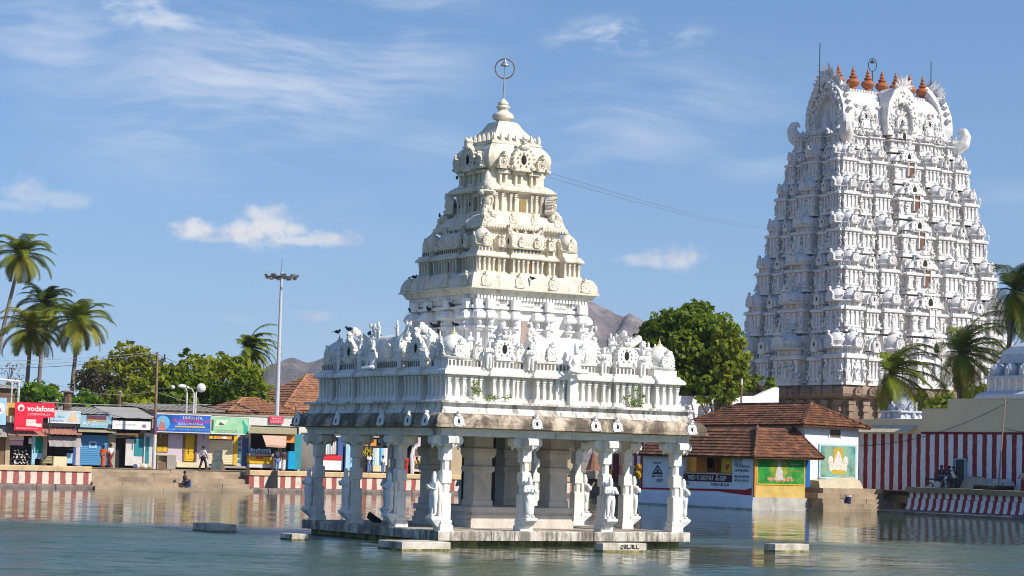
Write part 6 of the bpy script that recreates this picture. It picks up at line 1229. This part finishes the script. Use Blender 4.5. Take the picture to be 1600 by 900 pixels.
# ------------------------------------------------------------------ small temple shrines beyond the compound wall
BLW = mat('grey_blue_limewash', (.52, .56, .62), .85, .12, 3, (.5, .75, .5), (.28, .28, .3))
c = at(1410, 655, X=66); t = thing('domed_shrine', 'small grey-white ribbed dome with finial behind the parapet', 'shrine', (c.x, c.y, 1.4)); h0 = c.z-1.4; mb = MB(); mb.sq([(1.1, 0), (1.1, h0-.3), (1.42, h0-.25), (1.42, h0), (1.1, h0+.05), (1.0, h0+.4), (1.25, h0+.45), (1.25, h0+.55), (.9, h0+.6)]); _obj('body', mb, BLW, t)
mb = MB(); loops = []
for rr_, z in ((.72, .6), (.82, .8), (.84, 1.0), (.76, 1.25), (.55, 1.5), (.28, 1.68), (.1, 1.78)): loops.append([((rr_*(1+.03*(k % 2)))*math.cos(2*PI*k/32), (rr_*(1+.03*(k % 2)))*math.sin(2*PI*k/32), h0+z) for k in range(32)])
mb.rings(loops); _obj('dome', mb, BLW, t, smooth=60); mb = MB(); kalasa(mb, 0, 0, h0+1.72, .75); _obj('finial', mb, BLW, t, smooth=50)
for k in range(8): a = k*PI/4; mb = nasi(.5, .7, .14, False, True); _obj('gable_ornament', mb.mesh('n', 40), BLW, t, loc=(.84*math.cos(a), .84*math.sin(a), h0+.58), rot=(0, 0, a+PI/2))
for k in range(12): a = k*PI/6; mb = MB(); mb.ell((0, 0, .18), (.13, .13, .22), 7, 5); _obj('corner_boss', mb, BLW, t, loc=(1.2*math.cos(a), 1.2*math.sin(a), h0+.05))
c = at(1606, 624, X=64.6); t = thing('vaulted_shrine', 'grey-blue carved shrine roof rising above the parapet at the right edge', 'shrine', (c.x, c.y, 1.4)); h0 = c.z-1.4
mb = MB(); mb.sq([(2.0, 0), (2.0, h0-.2), (2.5, h0-.15), (2.3, h0+.25), (1.85, h0+.5), (1.85, h0+1.25), (2.0, h0+1.3), (1.95, h0+1.45), (1.7, h0+1.5)]); _obj('body', mb, BLW, t)
for k in range(4):
    for x in (-1.3, 0, 1.3): _obj('small_shrine', kuta_roof(.42, .85), [BLW, DARK], t, loc=SIDE[k] @ Vector((x, -1.45, h0+1.45)), rot=ROT[k])
    for i in range(6): x = -1.6+.64*i; _obj('pilaster', PIL, None, t, loc=SIDE[k] @ Vector((x, -1.85, h0+.5)), rot=ROT[k], sc=(.16, .12, .8))
mb = MB(); mb.sq([(1.1, h0+1.5), (1.1, h0+2.2), (1.3, h0+2.3), (1.2, h0+2.9), (.8, h0+3.4), (.2, h0+3.7)]); _obj('dome', mb, BLW, t)
# ------------------------------------------------------------------ people
SKIN = mat('brown_skin', (.16, .075, .045), .6, .1); HAIR = mat('black_hair', (.012, .011, .011), .6, .1)
def person(label, loc, h, face, arm, leg, top, low, skirt=False, hair=HAIR, group=None, wrap=None):
    t = thing('person', label, 'person', loc, face, group); P, E, r = fig(arm, leg, False, False, 1, 1., True); k = h/1.74
    _obj('body', skin(P, E, r, 1), SKIN, t, sc=k)
    keep = [0, 1, 2, 6, 7, 14, 15]; ix = {a: i for i, a in enumerate(keep)}; rad = {0: .15, 1: .15, 2: .172, 6: .095, 7: .07, 14: .095, 15: .07}
    _obj('shirt', skin([P[a] for a in keep], [(0, 1), (1, 2), (ix[2], ix[6]), (ix[6], ix[7]), (ix[2], ix[14]), (ix[14], ix[15])], [rad[a] for a in keep], 1), top, t, sc=k)
    if skirt:
        z0 = P[0][2]; _obj('skirt', skin([P[0], (0, -.01, z0*.62), (.02, -.02, z0*.30), (.02, 0, .05)], [(0, 1), (1, 2), (2, 3)], [.165, (.18, .16), (.19, .17), (.2, .18)], 1), low, t, sc=k)
    else:
        keep = [0, 10, 11, 12, 18, 19, 20]; ix = {a: i for i, a in enumerate(keep)}
        _obj('trousers', skin([P[a] for a in keep], [(0, 1), (1, 2), (2, 3), (0, 4), (4, 5), (5, 6)], [.15, .115, .09, .08, .115, .09, .08], 1), low, t, sc=k)
    hx, hy, hz = P[5]; mb = MB(); mb.ell((hx, hy+.03, hz+.01), (.112, .118, .105), 10, 7)
    if skirt: mb.ell((hx, hy+.12, hz-.08), (.06, .06, .07), 8, 5)
    _obj('hair', mb, hair, t, sc=k, smooth=60)
    if wrap: mb = MB(); mb.rings([[(-.2, -.17, P[2][2]+.06), (.0, -.19, P[2][2]+.12), (.05, .18, P[2][2]+.12), (-.19, .17, P[2][2]+.06)], [(.02, -.19, P[0][2]-.02), (.2, -.16, P[0][2]+.06), (.2, .17, P[0][2]+.06), (.04, .19, P[0][2]-.02)]]); _obj('sash', mb, wrap, t, sc=k)
    return t
CL = {k: mat('cloth_'+k, c, .85, .12, 6) for k, c in dict(orange=(.52, .10, .02), white=(.62, .60, .60), maroon=(.20, .03, .03), black=(.02, .02, .025), navy=(.03, .04, .10), yellow=(.55, .38, .05), red=(.45, .02, .02), dark=(.05, .045, .05), blue=(.12, .20, .42), pink=(.55, .16, .30), pale=(.5, .44, .36)).items()}
def ft(px, Y, z=1.406): p = at(px, 700, Y=Y); return (p.x, Y, z)
person('woman in orange sari standing before the blue shutter', ft(162, 82.2), 1.55, PI*.9, 'down', 'stand', CL['orange'], CL['orange'], True, wrap=CL['orange'])
person('man in white shirt and maroon dhoti beside the woman in orange', ft(173, 82.3), 1.66, PI*1.1, 'down', 'walk', CL['white'], CL['maroon'], False)
person('man in white shirt and black trousers walking along the bank', ft(318, 80.9), 1.68, PI*.62, 'walk', 'walk', CL['white'], CL['black'])
p = at(288, 764, Y=77.55); person('person in dark clothes squatting on the lowest step at the water', (p.x, 77.55, .225), 1.62, PI*.3, 'fwd', 'squat', CL['dark'], CL['navy'])
person('customer in dark shirt and white dhoti at the snack stall', ft(444, 82.4), 1.66, PI, 'down', 'stand', CL['dark'], CL['white'], True); person('customer with dark hair in blue clothes next to the snack stall counter', ft(434, 82.5), 1.6, PI, 'fwd', 'stand', CL['navy'], CL['blue'])
person('person in yellow standing under the pavilion view near the white arch', ft(661, 81.5), 1.6, .3, 'down', 'stand', CL['yellow'], CL['yellow'], True); person('seated person in pale yellow by the white arch', (ft(652, 81.8)[0], 81.8, 1.5), 1.6, .4, 'fwd', 'sit', CL['yellow'], CL['pale']); person('woman in red near the white arch, left of the yellow clad pair', ft(635.5, 82.2), 1.45, .1, 'down', 'stand', CL['red'], CL['red'], True)
person('fruit seller in white beside the bananas', ft(577, 82.6), 1.5, .2, 'fwd', 'stand', CL['white'], CL['blue']); person('child in white and blue right of the fruit stall', ft(599, 82.4), 1.35, .3, 'down', 'stand', CL['white'], CL['blue'])
def xr(px, py, X): p = at(px, py, X=X); return (X, p.y, 1.406)
person('man in dark clothes leaning on a parked motorbike', xr(1471, 745, 58.0), 1.68, -PI*.2, 'fwd', 'stand', CL['dark'], CL['black']); person('man in black shirt standing behind the motorbikes', xr(1483, 745, 58.4), 1.66, -PI*.4, 'down', 'stand', CL['black'], CL['navy']); person('man with white sleeve standing right of the motorbikes', xr(1490, 745, 57.7), 1.64, -PI*.3, 'down', 'stand', CL['black'], CL['dark'], wrap=CL['white'])
person('person in pink at the right picture edge', xr(1599, 745, 57.3), 1.6, -PI*.4, 'fwd', 'stand', CL['pink'], CL['maroon'], True)
# ------------------------------------------------------------------ motorbikes
def motorbike(label, loc, rz):
    t = thing('motorbike', label, 'motorbike', loc, rz, 'motorbikes parked on the right bank')
    for x in (-.62, .62):
        mb = MB(); mb.tube([(x+.28*math.cos(a), 0, .30+.28*math.sin(a)) for a in [2*PI*i/20 for i in range(21)]], .05, 6); w_ = _obj('wheel', mb, DKM, t); mb = MB()
        for i in range(6): a = i*PI/6; mb.tube([(x-.25*math.cos(a), 0, .3-.25*math.sin(a)), (x+.25*math.cos(a), 0, .3+.25*math.sin(a))], .008, 4)
        _obj('spokes', mb, METAL, w_)
    mb = MB(); mb.rings([[(-.25, -.12, .78), (.30, -.13, .80), (.30, .13, .80), (-.25, .12, .78)], [(-.22, -.14, .90), (.26, -.15, .96), (.26, .15, .96), (-.22, .14, .90)], [(-.15, -.08, .98), (.2, -.08, 1.02), (.2, .08, 1.02), (-.15, .08, .98)]]); _obj('fuel_tank', mb, mat('bike_navy', (.02, .03, .07), .25), t)
    mb = MB(); mb.rings([[(-.85, -.11, .76), (-.22, -.13, .76), (-.22, .13, .76), (-.85, .11, .76)], [(-.88, -.10, .86), (-.22, -.12, .84), (-.22, .12, .84), (-.88, .10, .86)]]); _obj('seat', mb, CL['black'], t)
    mb = MB(); mb.box(-.2, .22, -.13, .13, .32, .66); mb.tube([(-.62, .1, .3), (-.2, .1, .4), (.3, .08, .75), (.45, 0, .95)], .03, 5); mb.tube([(.62, .08, .3), (.45, .08, .95)], .03, 5); mb.tube([(.62, -.08, .3), (.45, -.08, .95)], .03, 5); mb.tube([(-.9, -.16, .32), (-.1, -.16, .28)], .045, 6); _obj('engine', mb, METAL, t)
    mb = MB(); mb.tube([(.30, -.36, 1.06), (.42, -.15, 1.04), (.42, .15, 1.04), (.30, .36, 1.06)], .018, 5); mb.tube([(.38, -.3, 1.05), (.40, -.34, 1.24)], .01, 4); mb.ell((.40, -.35, 1.27), (.02, .07, .05), 6, 4); _obj('handlebar', mb, METAL, t); mb = MB(); mb.ell((.55, 0, .92), (.09, .11, .11), 8, 6); _obj('headlight', mb, SH['bright'], t)
motorbike('dark motorbike parked nearest the striped low wall', xr(1466, 756, 57.2), -PI/2+.35); motorbike('second dark motorbike parked behind the first', xr(1478, 756, 58.2), -PI/2+.1)
# ------------------------------------------------------------------ stone blocks standing in the water
def block(label, x0, x1, y0, y1, h, marks=False):
    t = thing('stone_block', label, 'stone block', ((x0+x1)/2, (y0+y1)/2, 0), 0, 'stone blocks in the water'); w, d = (x1-x0)/2, (y1-y0)/2; mb = MB(); mb.rings([[(-w, -d, -1.3), (w, -d, -1.3), (w, d, -1.3), (-w, d, -1.3)], [(-w, -d, h-.02), (w, -d, h-.02), (w, d, h-.02), (-w, d, h-.02)], [(-w+.02, -d+.02, h), (w-.02, -d+.02, h), (w-.02, d-.02, h), (-w+.02, d-.02, h)]]); _obj('stone', mb, BLK, t)
    mb = MB(); mb.box(-w-.012, w+.012, -d-.012, d+.012, -.3, .045); _obj('wet_band', mb, ALGAE, t)
    if marks: scrawl(t, -w*.2, w*.6, h*.35, h*.5, 'black' if marks == 2 else 'bright', 77, -d-.018, 'painted_mark')
BLK = mat('weathered_block', (.60, .55, .47), .9, .25, 2.5, (.46, .68, .8), (.14, .12, .09))
def wp(px, py): return at(px, py, Z=0.)
for lab, c0, c1, c2, h, mk in (('marked stone block farthest from the pavilion on the left', (293, 826), (331, 831), (366, 829), .26, 1), ('small stone block just off the pavilion left corner', (435, 840), (456, 844), (480, 843), .2, 0), ('long stone block in front of the pavilion near corner', (587, 856), (628, 860), (702, 859), .25, 0), ('stone block with dark marks in front of the pavilion right side', (930, 860), (942, 862), (1012, 861), .26, 2), ('pale stone block standing alone right of the pavilion', (1197, 859), (1211, 862), (1268, 860), .25, 0)):
    A, B_, C0 = wp(*c0), wp(*c1), wp(*c2); x0, y0 = B_.x, B_.y; D_ = (B_-CAM).length; block(lab, x0, x0+(c2[0]-c1[0])/(.855*3529/D_), y0, y0+(c1[0]-c0[0])/(.52*3529/D_), h, mk)
# ------------------------------------------------------------------ birds on the pavilion
BIRD = mat('pigeon_grey', (.045, .05, .065), .6, .2, 20)
def bird_mesh():
    mb = MB(); mb.ell((0, 0, .10), (.15, .07, .075), 9, 6); mb.ell((.14, 0, .17), (.05, .045, .05), 8, 5); mb.rings([[(-.10, -.05, .10), (-.10, .05, .10), (-.10, .05, .13), (-.10, -.05, .13)], [(-.30, -.035, .05), (-.30, .035, .05), (-.30, .035, .06), (-.30, -.035, .06)]]); mb.rings([[(.18, -.012, .165), (.18, .012, .165), (.18, .012, .18), (.18, -.012, .18)], [(.225, -.003, .16), (.225, .003, .16), (.225, .003, .165), (.225, -.003, .165)]]); mb.tube([(.02, .03, .04), (.03, .03, 0)], .008, 4); mb.tube([(.02, -.03, .04), (.03, -.03, 0)], .008, 4); return mb.mesh('bird', 60)
BM = bird_mesh()
for lab, px, py, ax_, v, s_ in (('dark bird on the finial of the far left corner dome', 527, 522, 'Y', 4.02, 1.2), ('dark bird above the leftmost gable crest', 546, 518, 'Y', 3.2, 1.3), ('dark bird pressed against the second gable crest', 577, 525, 'Y', 2.2, 1.3), ('pigeon leftmost on the canopies of the upper wall', 643, 489, 'X', -2.42, 1.2), ('pigeon second from left on the upper canopies', 670, 487, 'X', -2.42, 1.2), ('pigeon third from left on the upper canopies', 706, 481, 'X', -2.42, 1.3), ('pigeon on the lower ledge of the shaded upper wall', 679, 513, 'X', -2.40, 1.3), ('pigeon in the niche beside the near corner of the upper wall', 712, 511, 'X', -2.40, 1.2),
        ('dark bird hanging on the sunlit cornice face', 832, 438, 'Y', -2.56, 1.0), ('dark bird with raised tail on the left of the third cornice', 687, 340, 'Y', 1.35, 1.0), ('dark bird by the shaded third storey wall', 716, 327, 'X', -1.15, 1.2), ('dark bird beside the corner guardian', 733, 325, 'X', -1.15, 1.1), ('dark bird on the shaded shoulder below the dome', 714, 281, 'Y', .9, 1.0), ('dark bird at the left end of the broad cornice top', 647, 436, 'Y', 1.9, 1.1)):
    p = at(px, py, **{ax_: v}); o = _obj('pigeon', BM, BIRD, None, loc=p, rot=(0, 0, rnd.uniform(0, 6.28)), sc=s_*.68); tag(o, lab, 'bird', 'birds on the pavilion')
# ------------------------------------------------------------------ weeds on the pavilion ledge
def weed(label, p, w, h, n, seed):
    global nr
    nr = np.random.default_rng(seed); t = thing('weed', label, 'plant', p, 0, 'weeds on the pavilion ledge'); C_s = [(nr.uniform(-w, w), nr.uniform(-.15, .05), abs(nr.normal())*h*.5) for _ in range(n)]; _obj('leaves', quads_mesh(leaves(C_s, [.11]*n, 900, .035), 'w'), LF4, t); mb = MB()
    for c in C_s[::2]: mb.tube([(0, 0, 0), (c[0]*.5, c[1]*.5, c[2]*.6), c], [.012, .008, .004], 4)
    _obj('stem', mb, BARK, t)
weed('green weed growing up the wall at the left of the sunlit face', at(742, 616, Y=-4.62), .10, .7, 8, 3); weed('low green weed on the ledge right of the taller one', at(775, 624, Y=-4.7), .5, .12, 8, 4); weed('bushy green weed on the ledge at the right of the sunlit face', at(990, 635, Y=-4.65), .38, .6, 18, 5)
# ------------------------------------------------------------------ odds and ends on the banks
def cloth(label, name, pts_top, pts_bot, m, cat='cloth'):
    c = Vector(pts_bot[0]); t = thing(name, label, cat, c); n = len(pts_top); mb = MB(); V = [Vector(p)-c for p in pts_top]+[Vector(p)-c for p in pts_bot]; mb.add([tuple(v) for v in V]+[tuple(v+Vector((0, .03, 0))) for v in V], [(i, i+1, n+i+1, n+i) for i in range(n-1)]+[(2*n+n+i, 2*n+n+i+1, 2*n+i+1, 2*n+i) for i in range(n-1)]+[(n+i, n+i+1, 3*n+i+1, 3*n+i) for i in range(n-1)]); _obj('cloth', mb, m, t); return t
cloth('black cloth draped over the striped bank wall', 'draped_cloth', [P3(425, 736, 77.87), P3(429, 735, 77.86), P3(434, 736, 77.87)], [P3(416, 761, 77.78), P3(425, 762, 77.70), P3(434, 763, 77.80)], CL['black'])
p = ft(262, 82.3); t = thing('cabinet', 'low wooden cabinet with an open dark front below the pink wall', 'cabinet', p); mb = MB(); mb.box(-.72, -.68, 0, .5, 0, .95); mb.box(-.68, -.02, .45, .5, 0, .95); mb.box(-.72, .68, 0, .5, .951, 1.0); _obj('frame', mb, SH['tan'], t); mb = MB(); mb.box(0, .66, .02, .5, .02, .949); _obj('closed_box', mb, SH['conc'], t); mb = MB(); mb.box(-.66, -.03, .1, .44, .02, .5); _obj('stored_bundle', mb, SH['brown'], t)
p = ft(338, 81.9); t = thing('a_frame_board', 'dark A-frame board standing before the cream shutter', 'board', p)
for s_ in (-1, 1): mb = MB(); mb.rings([[(-.45+s_*.28, -.3, 0), (.45+s_*.28, -.3, 0), (.45+s_*.28, -.26, 0), (-.45+s_*.28, -.26, 0)], [(-.25+s_*.03, .0, 1.45), (.35+s_*.03, .0, 1.45), (.35+s_*.03, .04, 1.45), (-.25+s_*.03, .04, 1.45)]]); _obj('panel', mb, SH['brown'] if s_ > 0 else mat('slate_board', (.05, .07, .07), .7, .5, 3), t, loc=(0, .3*s_-.1, 0))
SACK = mat('sack_cloth', (.48, .40, .28), .9, .2, 5)
for i, (px, s_) in enumerate(((215, .3), (221, .34), (227, .28), (233, .32))):
    mb = MB(); mb.ell((0, 0, .17*s_/.3), (s_, .26, .19), 10, 7); o = _obj('sack', mb, SACK if i % 2 else CL['white'], None, loc=ft(px, 82.2), smooth=60); tag(o, 'pale bundle in the heap by the utility pole, '+('first', 'second', 'third', 'fourth')[i]+' from the left', 'sack', 'bundles by the utility pole')
p = at(297, 766, Y=77.5); t = thing('bucket', 'small white and blue bucket beside the squatting person', 'bucket', (p.x, 77.5, .223)); mb = MB(); mb.lathe([(.09, 0), (.12, .26), (.125, .28), (.11, .27), (.085, .03)], 12); _obj('pail', mb, CL['blue'], t, smooth=50); mb = MB(); mb.tube([(.12*math.cos(a), 0, .28+.12*math.sin(a)) for a in [PI*i/8 for i in range(9)]], .008, 4); _obj('handle', mb, METAL, t)
p = at(1301, 781, Y=44.6); t = thing('bucket', 'dark blue bucket on the landing steps by the tiled kiosk', 'bucket', (53.0, 44.78, .525)); mb = MB(); mb.lathe([(.16, 0), (.2, .5), (.21, .52), (.18, .5), (.15, .05)], 12); _obj('pail', mb, CL['navy'], t, smooth=50); mb = MB(); mb.lathe([(.205, .42), (.215, .5), (.205, .52)], 12); _obj('rim', mb, CL['white'], t)
# tarpaulin heaps and black tub on the right bank
def heap(label, px, w, d, h, X, m, seed, name='tarpaulin_heap', cat='tarpaulin'):
    rs = random.Random(seed); y = at(px, 745, X=X).y; mb = MB(); loops = []
    for k in range(6):
        f = k/5; rad = math.cos(f*PI/2)**.55; loops.append([((d*rad*math.cos(a)*(1+rs.uniform(-.06, .06))), (w*rad*math.sin(a)*(1+rs.uniform(-.06, .06))), h*math.sin(f*PI/2)*(1+rs.uniform(-.05, .05))) for a in [2*PI*i/18 for i in range(18)]])
    mb.rings(loops); tag(_obj(name, mb, m, None, loc=(X, y, 1.4), smooth=60), label, cat)
heap('beige tarpaulin heap next to the navy door', 1526, 1.35, .7, 1.05, 58.6, mat('tarp_beige', (.42, .34, .26), .9, .2, 3, (.5, .7, .4)), 1); heap('pale patterned cloth heap behind the black tub', 1563, 1.4, .6, .95, 58.8, mat('tarp_pattern', (.55, .52, .42), .9, .5, 9, (.48, .6, .8), (.14, .2, .36)), 2)
t = thing('round_tub', 'black round tub lying by the cloth heaps on the right bank', 'tub', (57.2, at(1553, 755, X=57.2).y, 1.406)); mb = MB(); mb.lathe([(.85, 0), (1.15, .14), (1.25, .38), (1.2, .5), (1.1, .5), (1.05, .25), (.7, .1)], 24); _obj('hull', mb, CL['black'], t, smooth=40); mb = MB(); mb.tube([(1.2*math.cos(a), 1.2*math.sin(a), .5) for a in [2*PI*i/24 for i in range(25)]], .05, 5); _obj('rim', mb, DKM, t)
# things on the far corner bank seen between the right hand columns
t = thing('folded_parasol', 'brown folded parasol standing on the far corner bank', 'parasol', tuple(at(927, 736, X=57.0))[:2]+(1.4,)); h0 = at(927, 704, X=57.0).z-1.4; hb = at(927, 735, X=57.0).z-1.4; mb = MB(); mb.lathe([(.62, hb), (.5, hb+.3), (.2, h0*.85), (.05, h0)], 10); _obj('canopy', mb, mat('parasol_brown', (.26, .13, .08), .9, .2), t); mb = MB(); mb.tube([(0, 0, 0), (0, 0, hb+.05)], .05, 6); _obj('pole', mb, DKM, t)
for lab, nm_, px, y0_, y1_, w, m in (('grey stone block under the folded parasol', 'plinth_block', 926, 736, 757, .75, SH['conc']), ('yellow painted board leaning on the far corner bank', 'painted_board', 959, 734, 757, .3, SH['yellow']), ('dark maroon curtain hanging on the far corner bank', 'hanging_curtain', 966, 706, 740, .5, mat('curtain_maroon', (.09, .02, .02), .9))):
    q_ = at(px, y0_, X=56.6); mb = MB(); h0 = q_.z-1.4; mb.rings([[(-.2, -w, 0), (.2, -w, 0), (.2, w, 0), (-.2, w, 0)], [(-.17, -w*.85, h0), (.17, -w*.85, h0), (.17, w*.85, h0), (-.17, w*.85, h0)]]); tag(_obj(nm_, mb, m, None, loc=(56.6, q_.y, 1.4)), lab, nm_.split('_')[-1])
q_ = at(998, 737, X=56.8); t = thing('flower_garland', 'yellow flower garland bundle by the striped wall behind the kiosk', 'garland', (q_.x, q_.y, 1.4)); mb = MB()
for i in range(40): mb.ell((rnd.uniform(-.3, .3), rnd.uniform(-.45, .45), q_.z-1.4+rnd.uniform(-.5, .5)), (.12, .12, .12), 5, 4)
_obj('flowers', mb, mat('marigold', (.50, .30, .02), .8, .2, 9), t); mb = MB(); mb.tube([(0, 0, 0), (0, 0, q_.z-1.4)], .05, 5); _obj('stand', mb, SH['brown'], t)
p = at(583, 812, X=-3.3); t = _obj('broken_slab', MB().box(-.05, .05, -.30, .30, 0, .22), CL['black'], None, loc=(-3.4, at(583, 812, X=-3.4).y, .50), rot=(R(25), 0, .3)); tag(t, 'small black slab tilted on the pavilion floor', 'slab')

# ------------------------------------------------------------------ air
hz = bpy.data.materials.new('haze_air'); hz.use_nodes = True; hz.node_tree.nodes.clear(); q = G(hz.node_tree); pvn = q.n('ShaderNodeVolumePrincipled'); pvn.inputs['Density'].default_value = .00010; pvn.inputs['Color'].default_value = (.74, .82, .95, 1); pvn.inputs['Anisotropy'].default_value = .2; q.put(q.n('ShaderNodeOutputMaterial').inputs['Volume'], pvn.outputs[0])
mb = MB(); mb.box(-5200, 5200, -5200, 5200, -6, 330); tag(_obj('haze', mb, hz), kind='stuff')
